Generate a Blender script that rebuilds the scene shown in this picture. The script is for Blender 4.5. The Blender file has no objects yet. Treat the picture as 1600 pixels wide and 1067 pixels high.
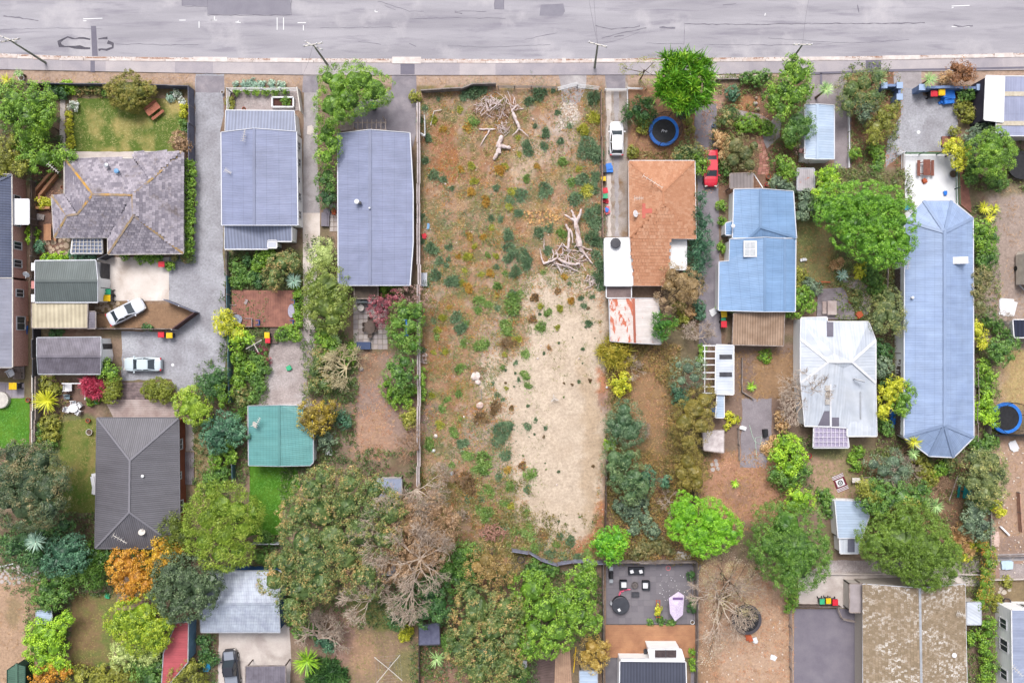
import bpy, math, random, re
import numpy as np
from mathutils import Vector, Matrix
R = random.Random(7)
sc = bpy.context.scene
col = sc.collection
S = 0.078          # metres per photo pixel on the ground
H = 95.0           # height of the drone
# ---------------------------------------------------------------- camera, sky, sun, exposure
cam = bpy.data.cameras.new('camera'); camo = bpy.data.objects.new('camera', cam); col.objects.link(camo)
camo.location = (0, 0, H); camo.rotation_euler = (0, 0, 0)
cam.sensor_width = 36; cam.lens = 36*H/(1600*S); cam.clip_start = 1; cam.clip_end = 3000
sc.camera = camo
world = bpy.data.worlds.new('World'); sc.world = world; world.use_nodes = True
wn = world.node_tree; wn.nodes.clear()
sky = wn.nodes.new('ShaderNodeTexSky'); sky.sky_type = 'NISHITA'; sky.sun_disc = False
SUN_EL, SUN_AZ = math.radians(58), math.radians(-12)
sky.sun_elevation = SUN_EL; sky.sun_rotation = SUN_AZ
sky.air_density = 1.0; sky.dust_density = 6.0; sky.ozone_density = 1.5
hs = wn.nodes.new('ShaderNodeHueSaturation'); hs.inputs['Saturation'].default_value = 0.42
bg = wn.nodes.new('ShaderNodeBackground'); bg.inputs['Strength'].default_value = 0.15
wo = wn.nodes.new('ShaderNodeOutputWorld')
wn.links.new(sky.outputs[0], hs.inputs['Color']); wn.links.new(hs.outputs[0], bg.inputs[0]); wn.links.new(bg.outputs[0], wo.inputs[0])
sun = bpy.data.lights.new('sun', 'SUN'); sun.energy = 1.5; sun.angle = math.radians(20); sun.color = (1, .975, .95)
suno = bpy.data.objects.new('sun', sun); col.objects.link(suno)
sd = Vector((math.sin(SUN_AZ)*math.cos(SUN_EL), math.cos(SUN_AZ)*math.cos(SUN_EL), math.sin(SUN_EL)))
suno.rotation_euler = sd.to_track_quat('Z', 'Y').to_euler()
sc.view_settings.view_transform = 'Standard'; sc.view_settings.look = 'None'
sc.view_settings.exposure = 0.62; sc.view_settings.gamma = 1; sc.view_settings.use_curve_mapping = False
try:
    sc.cycles.max_bounces = 6; sc.cycles.transparent_max_bounces = 8
except Exception: pass

# ---------------------------------------------------------------- helpers
def W(px, py, h=0.0):
    k = S*(1-h/H)
    return Vector(((px-800)*k, (533.5-py)*k, h))
GAIN = 1.55
def lin(c):
    c /= 255.0
    return c/12.92 if c <= .04045 else ((c+.055)/1.055)**2.4
def K(r, g, b, k=1.0):
    return tuple(min(.86, lin(v)*k/GAIN) for v in (r, g, b)) + (1,)

class NT:
    def __init__(s, name):
        s.m = bpy.data.materials.new(name); s.m.use_nodes = True
        s.t = s.m.node_tree; s.b = s.t.nodes['Principled BSDF']
    def n(s, k, **kw):
        o = s.t.nodes.new(k)
        for a, v in kw.items(): setattr(o, a, v)
        return o
    def l(s, a, b): s.t.links.new(a, b)
    def mix(s, f, a, b, mode='MIX'):
        o = s.n('ShaderNodeMix', data_type='RGBA', blend_type=mode)
        for sk, v in ((o.inputs[0], f), (o.inputs[6], a), (o.inputs[7], b)):
            if hasattr(v, 'is_linked'): s.l(v, sk)
            else: sk.default_value = v
        return o.outputs[2]
    def noise(s, vec, scale, detail=3, rough=.55, dist=0):
        o = s.n('ShaderNodeTexNoise'); o.inputs['Scale'].default_value = scale
        o.inputs['Detail'].default_value = detail; o.inputs['Roughness'].default_value = rough; o.inputs['Distortion'].default_value = dist
        s.l(vec, o.inputs['Vector']); return o.outputs[0]
    def ramp(s, f, a, b, lo=(0, 0, 0, 1), hi=(1, 1, 1, 1)):
        o = s.n('ShaderNodeValToRGB'); e = o.color_ramp.elements
        e[0].position = a; e[1].position = b; e[0].color = lo; e[1].color = hi
        s.l(f, o.inputs[0]); return o.outputs[0]
    def pos(s, st=(1, 1, 1), rot=0):
        g = s.n('ShaderNodeNewGeometry'); mp = s.n('ShaderNodeMapping')
        mp.inputs['Scale'].default_value = st; mp.inputs['Rotation'].default_value = (0, 0, rot)
        s.l(g.outputs['Position'], mp.inputs[0]); return mp.outputs[0]
    def bump(s, h, strength, dist=.05):
        o = s.n('ShaderNodeBump'); o.inputs['Strength'].default_value = strength; o.inputs['Distance'].default_value = dist
        s.l(h, o.inputs['Height']); s.l(o.outputs[0], s.b.inputs['Normal'])
    def out(s, c, rough=.8, metal=0, spec=.3):
        if hasattr(c, 'is_linked'): s.l(c, s.b.inputs['Base Color'])
        else: s.b.inputs['Base Color'].default_value = c
        s.b.inputs['Roughness'].default_value = rough; s.b.inputs['Metallic'].default_value = metal
        s.b.inputs['Specular IOR Level'].default_value = spec
        return s.m
MC = {}
def mat(name, c1, c2=None, scale=.6, fine=6, amt=.25, rough=.85, bump=0.0, st=(1, 1, 1), metal=0, spec=.3, lo=.35, hi=.65, c3=None, s3=.25):
    """world-space mottled colour: broad patches of c1 and c2 (and c3), plus fine grain"""
    if name in MC: return MC[name]
    t = NT(name); p = t.pos(st); c = c1
    if c2: c = t.mix(t.ramp(t.noise(p, scale, 4), lo, hi), c1, c2)
    if c3: c = t.mix(t.ramp(t.noise(p, s3, 5, .6, .4), .5, .68), c, c3)
    f = t.noise(p, fine, 4, .7)
    g = t.ramp(f, .25, .75, (1-amt,)*3+(1,), (1+amt*.8,)*3+(1,))
    c = t.mix(1.0, c, g, 'MULTIPLY')
    if bump: t.bump(f, bump)
    MC[name] = t.out(c, rough, metal, spec); return MC[name]
def ribs(name, c1, c2, spacing=.25, con=.16, rough=.5, scale=.35, bump=.6, bands=0, metal=0, rust=None, lo=.35, hi=.65, spec=.4, rlo=.55, st=(1,1,1)):
    """pressed metal sheet: UV.x runs across the ribs, UV.y down the slope, both in metres"""
    if name in MC: return MC[name]
    t = NT(name); p = t.pos(st)
    c = t.mix(t.ramp(t.noise(p, scale, 5, .6), lo, hi), c1, c2)
    uv = t.n('ShaderNodeUVMap'); sx = t.n('ShaderNodeSeparateXYZ'); t.l(uv.outputs[0], sx.inputs[0])
    m = t.n('ShaderNodeMath', operation='MULTIPLY'); m.inputs[1].default_value = 2*math.pi/spacing; t.l(sx.outputs[0], m.inputs[0])
    q = t.n('ShaderNodeMath', operation='SINE'); t.l(m.outputs[0], q.inputs[0])
    q2 = t.n('ShaderNodeMath', operation='MULTIPLY_ADD'); q2.inputs[1].default_value = .5; q2.inputs[2].default_value = .5; t.l(q.outputs[0], q2.inputs[0])
    c = t.mix(1.0, c, t.ramp(q2.outputs[0], .2, .8, (1-con,)*3+(1,), (1,1,1,1)), 'MULTIPLY')
    # grime streaks running down the sheets and laps across them
    cm = t.n('ShaderNodeMapping'); cm.inputs['Scale'].default_value = (2.2, .12, 1); t.l(uv.outputs[0], cm.inputs[0])
    sk = t.noise(cm.outputs[0], 1.0, 4, .6)
    c = t.mix(1.0, c, t.ramp(sk, .3, .7, (.82,)*3+(1,), (1.06,)*3+(1,)), 'MULTIPLY')
    c = t.mix(1.0, c, t.ramp(t.noise(p, .22, 5, .7, .5), .35, .7, (1.04,)*3+(1,), (.86,.85,.84,1)), 'MULTIPLY')
    if bands:
        b = t.n('ShaderNodeMath', operation='MODULO'); b.inputs[1].default_value = bands; t.l(sx.outputs[1], b.inputs[0])
        b2 = t.n('ShaderNodeMath', operation='ABSOLUTE'); t.l(b.outputs[0], b2.inputs[0])
        c = t.mix(1.0, c, t.ramp(b2.outputs[0], .02, .1, (.84,)*3+(1,), (1,1,1,1)), 'MULTIPLY')
    if rust:
        cm2 = t.n('ShaderNodeMapping'); cm2.inputs['Scale'].default_value = (.35, .9, 1); t.l(uv.outputs[0], cm2.inputs[0])
        c = t.mix(t.ramp(t.noise(cm2.outputs[0], 1.3, 6, .65, .3), rlo, rlo+.05), c, rust)
    t.bump(q2.outputs[0], bump*.6, .03)
    MC[name] = t.out(c, rough, metal, spec); return MC[name]
def leafmat(name, c1, c2, c3, clump=.7):
    if name in MC: return MC[name]
    t = NT(name); p = t.pos()
    a = t.n('ShaderNodeAttribute', attribute_name='tint')
    r = t.n('ShaderNodeValToRGB'); e = r.color_ramp.elements
    g_ = lambda c: tuple(v*1.32+.004 for v in c[:3])+(1,)
    e[0].position = .0; e[0].color = g_(c1); e[1].position = 1; e[1].color = g_(c3); x = e.new(.5); x.color = g_(c2)
    ad = t.n('ShaderNodeMath', operation='MULTIPLY_ADD'); ad.inputs[1].default_value = .9
    nz = t.noise(p, clump, 3, .6); m = t.n('ShaderNodeMath', operation='MULTIPLY_ADD'); m.inputs[1].default_value = 1.4; m.inputs[2].default_value = -.64
    t.l(nz, m.inputs[0]); t.l(a.outputs['Fac'], ad.inputs[0]); t.l(m.outputs[0], ad.inputs[2]); t.l(ad.outputs[0], r.inputs[0])
    MC[name] = t.out(r.outputs[0], .5, 0, .5); return MC[name]

class MB:
    """collects shapes for one mesh object"""
    def __init__(s): s.v = []; s.f = []; s.uv = None; s.sm = False
    def q(s, pts, uv=None):
        i = len(s.v); s.v += [tuple(p) for p in pts]; s.f.append(tuple(range(i, i+len(pts))))
        if uv is not None:
            if s.uv is None: s.uv = {}
            s.uv[len(s.f)-1] = uv
        return s
    def box(s, c, d, rz=0.0, tilt=0.0, taper=1.0):
        cx, cy, cz = c; hx, hy, hz = d[0]/2, d[1]/2, d[2]/2
        i = len(s.v); ca, sa = math.cos(rz), math.sin(rz); ct, st_ = math.cos(tilt), math.sin(tilt)
        for z in (-1, 1):
            k = 1 if z > 0 else taper
            for x, y in ((-1, -1), (1, -1), (1, 1), (-1, 1)):
                X, Y, Z = x*hx*k, y*hy*k, z*hz
                X, Z = X*ct-Z*st_, X*st_+Z*ct
                s.v.append((cx+X*ca-Y*sa, cy+X*sa+Y*ca, cz+Z))
        for f in ((3,2,1,0),(4,5,6,7),(0,1,5,4),(1,2,6,5),(2,3,7,6),(3,0,4,7)): s.f.append(tuple(i+k for k in f))
        return s
    def beam(s, a, b, w, h=None):
        a, b = Vector(a), Vector(b); h = h or w; d = b-a
        if d.length < 1e-6: return s
        d.normalize(); up = Vector((0,0,1)) if abs(d.z) < .95 else Vector((1,0,0))
        x = d.cross(up).normalized()*w/2; y = x.cross(d).normalized()*h/2
        i = len(s.v)
        for p in (a, b):
            for u, v in ((-1,-1),(1,-1),(1,1),(-1,1)): s.v.append(tuple(p+x*u+y*v))
        for f in ((3,2,1,0),(4,5,6,7),(0,1,5,4),(1,2,6,5),(2,3,7,6),(3,0,4,7)): s.f.append(tuple(i+k for k in f))
        return s
    def tube(s, pts, rad, n=6, cap=True):
        i0 = len(s.v); m = len(pts); pts = [Vector(p) for p in pts]
        for k, p in enumerate(pts):
            d = (pts[min(k+1, m-1)]-pts[max(k-1, 0)])
            d = d.normalized() if d.length > 1e-6 else Vector((0,0,1))
            up = Vector((0,0,1)) if abs(d.z) < .9 else Vector((1,0,0))
            x = d.cross(up).normalized(); y = x.cross(d); r = rad[k] if hasattr(rad, '__len__') else rad
            for j in range(n):
                a = 2*math.pi*j/n; s.v.append(tuple(p+(x*math.cos(a)+y*math.sin(a))*r))
        for k in range(m-1):
            for j in range(n):
                a, b = i0+k*n+j, i0+k*n+(j+1) % n; s.f.append((a, b, b+n, a+n))
        if cap: s.f.append(tuple(i0+j for j in range(n))[::-1]); s.f.append(tuple(i0+(m-1)*n+j for j in range(n)))
        return s
    def lathe(s, c, prof, n=20, sx=1, sy=1):
        i0 = len(s.v); m = len(prof)
        for r, z in prof:
            for j in range(n):
                a = 2*math.pi*j/n; s.v.append((c[0]+r*sx*math.cos(a), c[1]+r*sy*math.sin(a), c[2]+z))
        for k in range(m-1):
            for j in range(n):
                a, b = i0+k*n+j, i0+k*n+(j+1) % n; s.f.append((a, b, b+n, a+n))
        s.f.append(tuple(i0+j for j in range(n))[::-1]); s.f.append(tuple(i0+(m-1)*n+j for j in range(n)))
        return s
    def prism(s, pts, z0, z1):
        i = len(s.v); n = len(pts)
        ar = sum(pts[k][0]*pts[(k+1) % n][1]-pts[(k+1) % n][0]*pts[k][1] for k in range(n))
        if ar < 0: pts = pts[::-1]
        for z in (z0, z1):
            for p in pts: s.v.append((p[0], p[1], z))
        s.f.append(tuple(i+k for k in range(n))[::-1]); s.f.append(tuple(i+n+k for k in range(n)))
        for k in range(n):
            a, b = i+k, i+(k+1) % n; s.f.append((a, b, b+n, a+n))
        return s
    def build(s, name, m, parent=None, origin=(0,0,0), smooth=False):
        me = bpy.data.meshes.new(name)
        o = Vector(origin)
        me.from_pydata([(v[0]-o.x, v[1]-o.y, v[2]-o.z) for v in s.v], [], s.f)
        if s.uv:
            ul = me.uv_layers.new(name='UVMap')
            for p in me.polygons:
                if p.index in s.uv:
                    for k, li in enumerate(p.loop_indices): ul.data[li].uv = s.uv[p.index][k]
        if m: me.materials.append(m)
        if smooth: me.shade_smooth()
        ob = bpy.data.objects.new(name, me); col.objects.link(ob)
        if parent: ob.parent = parent
        else: ob.location = o
        return ob
USED = {}
def tag(o, label, cat, group=None):
    o['label'] = label; o['category'] = cat
    if group: o['group'] = group
    return o
def thing(name, label, cat, loc=(0,0,0), rz=0.0, group=None):
    o = bpy.data.objects.new(name, None); o.empty_display_size = .3; col.objects.link(o); o.location = loc; o.rotation_euler = (0,0,rz)
    return tag(o, label, cat, group)
def struct(o): o['kind'] = 'structure'; return o
def stuff(o, label=None, cat=None):
    o['kind'] = 'stuff'
    if label: o['label'] = label; o['category'] = cat
    return o
# where a small plant stands, in words one can follow in the picture
LM = []
def dist(a, b): return math.hypot(a[0]-b[0], a[1]-b[1])
SEEN = set()
def where(desc, px, py):
    c = sorted(LM, key=lambda l: dist(l, (px, py)))[:7]
    opts = []
    for i in range(len(c)):
        for j in range(i+1, len(c)):
            a, b = c[i], c[j]
            va = Vector((a[0]-px, a[1]-py)); vb = Vector((b[0]-px, b[1]-py))
            if va.length < 1 or vb.length < 1: continue
            opts.append((va.angle(vb) < 1.9, va.length+vb.length, f"{desc} between the {a[2]} and the {b[2]}"))
    opts.sort()
    for o in opts:
        if o[0]: break
        if o[2] not in SEEN and len(o[2].split()) <= 16: SEEN.add(o[2]); return o[2]
    for pre in ('close to', 'some way from', 'farther out from'):
        for l in c[:3]:
            t = f"{desc} {pre} the {l[2]}"
            if t not in SEEN and len(t.split()) <= 16: SEEN.add(t); return t
    return opts[0][2]

# value noise on the ground plane, for painting soil colours
rng = np.random.default_rng(11)
def vnoise(x, y, cell, seed=0):
    g = np.random.default_rng(seed+int(cell*97)).random((257, 257))
    u = np.asarray(x)/cell; v = np.asarray(y)/cell
    i = np.floor(u).astype(int); j = np.floor(v).astype(int); a = u-i; b = v-j
    a = a*a*(3-2*a); b = b*b*(3-2*b); i %= 256; j %= 256
    return (g[i, j]*(1-a)+g[i+1, j]*a)*(1-b)+(g[i, j+1]*(1-a)+g[i+1, j+1]*a)*b
def fbm(x, y, cell, n=4, seed=0):
    t = 0; w = 0
    for k in range(n):
        t = t+vnoise(x, y, cell/2**k, seed+k)*.6**k; w += .6**k
    return t/w
def in_poly(x, y, P):
    x = np.asarray(x, float); y = np.asarray(y, float); c = np.zeros(x.shape, bool); n = len(P)
    for i in range(n):
        x0, y0 = P[i]; x1, y1 = P[(i+1) % n]
        if y0 == y1: continue
        k = (y0 > y) != (y1 > y)
        c ^= k & (x < (x1-x0)*(y-y0)/(y1-y0)+x0)
    return c
def np_quads(name, V, m, tint=None, parent=None, loc=None, smooth=False):
    """V: (n,4,3) array of quads -> one mesh object"""
    n = len(V); me = bpy.data.meshes.new(name)
    me.vertices.add(n*4); me.vertices.foreach_set('co', np.ascontiguousarray(V, dtype=np.float32).ravel())
    me.loops.add(n*4); me.loops.foreach_set('vertex_index', np.arange(n*4, dtype=np.int32))
    me.polygons.add(n); me.polygons.foreach_set('loop_start', np.arange(0, n*4, 4, dtype=np.int32))
    try: me.polygons.foreach_set('loop_total', np.full(n, 4, dtype=np.int32))
    except Exception: pass
    me.update(calc_edges=True)
    if tint is not None:
        a = me.attributes.new('tint', 'FLOAT', 'FACE'); a.data.foreach_set('value', np.asarray(tint, dtype=np.float32))
    if m: me.materials.append(m)
    ob = bpy.data.objects.new(name, me); col.objects.link(ob)
    if parent: ob.parent = parent
    if loc is not None: ob.location = loc
    return ob

# ---------------------------------------------------------------- foliage
def leaf_quads(P, N, size, asp=.55, g=None):
    """quads at points P facing N with random spin"""
    g = g or rng; n = len(P)
    N = N/np.maximum(np.linalg.norm(N, axis=1, keepdims=True), 1e-6)
    r = g.normal(size=(n, 3)); u = np.cross(N, r); u /= np.maximum(np.linalg.norm(u, axis=1, keepdims=True), 1e-6)
    v = np.cross(N, u); s = (size*g.uniform(.6, 1.25, n))[:, None]
    u = u*s*.5; v = v*s*.5*asp
    return np.stack([P-u*1.0, P-v-u*.1, P+u*1.0, P+v-u*.1], 1)
def crown_arrays(lobes, leaf, cl, per, seed, style='leaf', asp=.55, up=.35):
    """lobes (x,y,z,r,rz); clumps of radius cl on each lobe's surface, per leaves in each"""
    g = np.random.default_rng(seed); Ps = []; Ns = []; Ts = []
    L = np.array(lobes, float)
    for (x, y, z, r, rz) in lobes:
        cl_ = min(cl, r*.5); k = max(9, int(3.9*r*r/(cl_*cl_)))
        d = g.normal(size=(int(k*1.5), 3)); d /= np.linalg.norm(d, axis=1, keepdims=True)
        d = d[d[:, 2] > -.35][:k]
        bump = 1+.11*np.sin(d[:, 0]*5+seed)+.09*np.sin(d[:, 1]*7+seed*2)+.06*g.normal(size=len(d))
        rr = np.array([r, r, rz])
        c = d*rr*(bump[:, None])*(1-.45*cl/max(r, cl))+np.array([x, y, z])
        keep = np.ones(len(c), bool)
        for (x2, y2, z2, r2, q2) in lobes:
            if (x2, y2, z2) == (x, y, z): continue
            e = (c-np.array([x2, y2, z2]))/np.array([r2, r2, q2])
            keep &= (e**2).sum(1) > .62
        c = c[keep]; d = d[keep]
        if not len(c): continue
        n = len(c)*per
        ci = np.repeat(c, per, 0); di = np.repeat(d, per, 0)
        e = g.normal(size=(n, 3)); e /= np.linalg.norm(e, axis=1, keepdims=True)
        e += di*.55+np.array([0, 0, up*.5]); e /= np.linalg.norm(e, axis=1, keepdims=True)
        cs = min(cl, r*.5)*g.uniform(.6, 1.35, len(c)).repeat(per)[:, None]
        P = ci+e*cs*g.uniform(.55, 1.08, n)[:, None]*np.array([1, 1, .85])
        ct = g.random(len(c)).repeat(per)
        Ps.append(P); Ns.append(e+g.normal(size=(n, 3))*.38+np.array([0, 0, up])); Ts.append(ct*.45+g.random(n)*.55)
    P = np.concatenate(Ps); N = np.concatenate(Ns); T = np.concatenate(Ts)
    P[:, 2] = np.maximum(P[:, 2], .04)
    if style == 'spike':
        N2 = N/np.linalg.norm(N, axis=1, keepdims=True); n = len(P)
        s = np.cross(N2, g.normal(size=(n, 3))); s /= np.linalg.norm(s, axis=1, keepdims=True)
        ln = (leaf*g.uniform(.6, 1.3, n))[:, None]; D = N2*.75+g.normal(size=(n, 3))*.3; wv = s*leaf*asp*.5
        Q = np.stack([P-wv, P+wv, P+D*ln+wv*.25, P+D*ln-wv*.25], 1)
    else: Q = leaf_quads(P, N, leaf, asp, g)
    Q[..., 2] = np.maximum(Q[..., 2], .03)
    return Q, T
def core_mesh(name, lobes, m, parent, k=.74, seed=1):
    """uneven inner mass of the crown, leaf colour painted dark as inner shade, so that no ground shows through the middle"""
    mb = MB(); g = random.Random(seed)
    for (x, y, z, r, rz) in lobes:
        i0 = len(mb.v); n = 12; rows = 6
        for a in range(rows+1):
            th = math.pi*a/rows
            for b in range(n):
                ph = 2*math.pi*b/n; q = k*g.uniform(.84, 1.1)
                mb.v.append((x+r*q*math.sin(th)*math.cos(ph), y+r*q*math.sin(th)*math.sin(ph), max(.02, z+rz*q*math.cos(th))))
        for a in range(rows):
            for b in range(n):
                p, q_ = i0+a*n+b, i0+a*n+(b+1) % n; mb.f.append((p, p+n, q_+n, q_))
    o = mb.build(name, m, parent); a = o.data.attributes.new('tint', 'FLOAT', 'FACE')
    a.data.foreach_set('value', np.full(len(o.data.polygons), .12, dtype=np.float32)); return o  # low tint everywhere: the crown's inner shade is put into the colour
BARK = None
def trunk_mb(h, r, lobes, seed=0, lean=(0, 0)):
    g = random.Random(seed); mb = MB(); pts = []; rad = []
    for k in range(5):
        t = k/4; pts.append((lean[0]*t+g.uniform(-.06, .06)*h*.2*(k > 0), lean[1]*t+g.uniform(-.06, .06)*h*.2*(k > 0), h*t)); rad.append(r*(1.15-.5*t)*(1.35 if k == 0 else 1))
    mb.tube(pts, rad, 8)
    top = Vector(pts[-1]); mid = Vector(pts[3])
    for (x, y, z, rr, rz) in lobes[:8]:
        e = Vector((x, y, z+rz*.2)); s_ = mid.lerp(top, g.random()); m_ = s_.lerp(e, .5)+Vector((0, 0, g.uniform(-.2, .1)*rr))
        mb.tube([s_, m_, e], [r*.55, r*.4, r*.15], 6)
        for _ in range(3):
            e2 = e+Vector((g.uniform(-1, 1)*rr*.6, g.uniform(-1, 1)*rr*.6, g.uniform(0, .5)*rz)); mb.tube([m_.lerp(e, .5), e2], [r*.2, r*.06], 5)
    return mb
seedc = [100]
def tree(name, label, m, lobes_px, h=None, leaf=.2, cl=.42, per=26, style='leaf', asp=.55, cat='tree', group=None, flat=.8, up=.35, trunk=True, tr=None):
    """lobes_px: (px, py, radius px[, top height]) as seen in the photograph; h: height of the crown's top in metres"""
    seedc[0] += 1; sd_ = seedc[0]
    rm = max(l[2] for l in lobes_px)*S
    h = h or (1.45*rm+1.2 if trunk else 1.25*rm+.15)
    ws = []
    for l in lobes_px:
        r = l[2]*S*1.17; th = l[3] if len(l) > 3 else h*(1-.12*(1-r/rm))
        rz = min(r*flat, th*.48 if trunk else th*.8); zc = max(th-rz, rz*.25); r *= (1-zc/H)
        p = W(l[0], l[1], zc); ws.append((p.x, p.y, zc, r, rz))
    A = sum(w[3]**2 for w in ws); bx = sum(w[0]*w[3]**2 for w in ws)/A; by = sum(w[1]*w[3]**2 for w in ws)/A
    lob = [(x-bx, y-by, z, r, rz) for x, y, z, r, rz in ws]
    t = thing(name, label, cat, (bx, by, 0), 0, group)
    Q, T = crown_arrays(lob, leaf, cl, per, sd_, style, asp, up)
    cr = np_quads('crown' if trunk else 'foliage', Q, m, T, t)
    if cl < .8 and (per > 12 or not trunk): core_mesh('inner_foliage', lob, m, cr, (.58 if style != 'spike' else .5) if per > 21 or not trunk else .42, sd_)
    if trunk or True:
        zc = lob[0][2]; trunk_mb(max(zc, .15), tr or max(.05, min(.32, rm*.07)), lob, sd_).build('trunk' if trunk else 'stem', BARK, t)
    return t
def shrub(label, m, lobes_px, name='shrub', cat='shrub', **kw):
    kw.setdefault('trunk', False); kw.setdefault('leaf', .17); kw.setdefault('cl', .24); kw.setdefault('per', 20)
    return tree(name, label, m, lobes_px, cat=cat, **kw)
def bare_tree(name, label, m, base, reach, h, seed, r0=.16, depth=5, dirs=None, group=None, spread=.55, cat='tree', droop=.0, base_h=.0):
    """leafless tree: base px, branches reaching `reach` px out"""
    g = random.Random(seed); b = W(base[0], base[1], 0); t = thing(name, label, cat, b, 0, group)
    Rm = reach*S; tk = MB(); br = MB(); tw = MB()
    top = Vector((g.uniform(-.3, .3), g.uniform(-.3, .3), h*.38))
    tk.tube([(0, 0, 0), top*.5+Vector((.1, -.05, 0)), top], [r0*1.3, r0, r0*.85], 8)
    def grow(p, d, ln, r, k):
        q = p+d*ln*.5+Vector((g.uniform(-1, 1), g.uniform(-1, 1), g.uniform(-.6, .6)))*ln*.09; e = q+(d+Vector((g.uniform(-1, 1), g.uniform(-1, 1), g.uniform(-.5, .5)))*.25).normalized()*ln*.5
        (br if k > 2 else tw).tube([p, q, e], [r, r*.8, r*.62], 5 if k > 2 else 3, False)
        if k <= 0: return
        for _ in range(3 if k > 1 else 2):
            nd = (d+Vector((g.uniform(-1, 1), g.uniform(-1, 1), g.uniform(-.5, .55)-droop))*spread*1.5).normalized()
            grow(e if g.random() < .6 else q.lerp(e, g.random()), nd, ln*g.uniform(.6, .85), max(r*.6, .018), k-1)
    n = len(dirs) if dirs else 5
    for i in range(n):
        a = math.radians(dirs[i]) if dirs else 2*math.pi*i/n+g.uniform(-.4, .4)
        grow(top.copy(), Vector((math.cos(a), math.sin(a), g.uniform(.25, .6))).normalized(), Rm*.34, r0*.6, depth)
    tk.build('trunk', m, t); br.build('branches', m, t)
    if tw.f: stuff(tw.build('twigs', m, t))
    return t
def blades(label, m, px, py, rpx, h=1.0, n=60, wid=.07, name='cabbage_tree', cat='tree', stalk=True, lift=.5, group=None, seed=None, curl=.5):
    """strap-leaved plant: a head of arching blades"""
    seedc[0] += 1; g = np.random.default_rng(seed or seedc[0]); r = rpx*S
    t = thing(name, label, cat, Vector((W(px, py, h).x, W(px, py, h).y, 0)), 0, group)
    az = g.uniform(0, 2*math.pi, n); el = g.uniform(-.1, 1.45, n)*lift+.1*lift; ln = r*g.uniform(.8, 1.12, n)
    Qs = []; T = []
    for i in range(n):
        d = np.array([math.cos(az[i]), math.sin(az[i]), 0]); s = np.array([-d[1], d[0], 0])*wid*.5
        pts = []
        for k in range(4):
            u = k/3*ln[i]; z = h+math.sin(el[i])*u-curl*u*u/max(r, .1)*.35; pts.append(d*u*math.cos(el[i]*.75)+np.array([0, 0, max(.04, z)]))
        wd = (1, 1.1, .8, .15)
        for k in range(3): Qs.append([pts[k]-s*wd[k], pts[k]+s*wd[k], pts[k+1]+s*wd[k+1], pts[k+1]-s*wd[k+1]]); T.append(g.random()*.6+el[i]*.25)
    np_quads('leaves', np.array(Qs), m, T, t)
    if stalk and h > .3: MB().tube([(0, 0, 0), (.04, .03, h*.5), (0, 0, h+.05)], [.16, .12, .1], 8).build('trunk', BARK, t)
    return t
# ---------------------------------------------------------------- materials
BARK = mat('bark', K(120,100,85), K(90,75,62), 3, 20, .3)
M_white = mat('white_paint', K(246,246,248), K(232,232,238), 1, 8, .05, .5)
M_offwhite = mat('offwhite_paint', K(228,222,214), K(205,198,192), 2, 8, .1, .6)
M_black = mat('black_plastic', K(34,34,38), K(48,48,52), 4, 20, .1, .5)
M_dark = mat('dark_steel', K(62,62,70), K(80,80,86), 2, 9, .1, .5)
M_galv = mat('galvanised', K(205,208,215), K(180,183,190), 2, 9, .1, .35, 0, metal=.3)
M_glass = NT('window_glass').out((.035,.045,.055,1), .08, 0, .6)
M_rubber = mat('rubber', K(45,45,48), None, 1, 9, .1, .8)
M_timber = mat('weathered_timber', K(178,164,158), K(142,128,120), 2.5, 14, .22, .85)
M_timberd = mat('dark_timber', K(96,84,78), K(120,104,96), 2, 14, .25, .85)
M_timberg = mat('grey_fence_timber', K(165,155,152), K(128,116,112), 1.2, 12, .25, .9)
M_deckred = mat('red_deck_timber', K(168,116,100), K(142,96,84), 1.5, 12, .15, .75)
M_deckora = mat('orange_deck_timber', K(192,142,106), K(166,118,90), .6, 12, .15, .75)
M_deckgrey = mat('grey_deck_timber', K(150,142,148), K(122,112,116), 1, 12, .2, .8)
M_deckpale = mat('pale_deck_timber', K(196,182,178), K(168,150,146), .8, 12, .18, .85)
M_brick = mat('red_brick', K(240,190,176), K(214,160,148), 6, 18, .3, .9)
M_conc = mat('pale_concrete', K(226,216,210), K(206,194,188), .5, 7, .1, .85, .1, c3=K(188,176,170), s3=.35)
M_concw = mat('bright_concrete', K(240,230,224), K(222,210,202), .5, 7, .08, .85, .1, c3=K(205,190,180), s3=.35)
M_conco = mat('old_concrete', K(178,172,174), K(158,150,152), .8, 7, .16, .9, .15, c3=K(196,190,190), s3=.4)
M_asph = mat('grey_drive_asphalt', K(150,144,152), K(134,128,136), .8, 9, .14, .9, .15, c3=K(166,158,164), s3=.5)
M_asphd = mat('dark_seal', K(136,130,140), K(124,118,130), .6, 9, .12, .9, .15)
M_gravel = mat('grey_gravel', K(176,176,184), K(156,154,161), .5, 4, .34, .95, .6, c3=K(190,191,198), s3=.2)
M_gravelb = mat('brown_gravel', K(182,170,168), K(160,148,146), .6, 5, .35, .95, .5, c3=K(196,188,188), s3=.3)
M_paver = mat('patio_pavers', K(188,178,174), K(168,156,152), 1.2, 9, .12, .85)
M_paverg = mat('grey_pavers', K(128,124,130), K(112,108,114), .7, 8, .1, .8)
M_lawnT = mat('patchy_lawn_grass', K(94,114,46), K(182,164,104), .22, 5, .28, .95, .4, lo=.46, hi=.6, c3=K(82,110,34), s3=.12)
M_lawnG = mat('green_lawn_grass', K(74,128,30), K(96,140,40), .5, 5, .25, .95, .4)
M_lawnO = mat('olive_lawn_grass', K(92,122,44), K(146,132,80), .3, 5, .28, .95, .4, c3=K(84,112,40), s3=.3)
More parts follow.
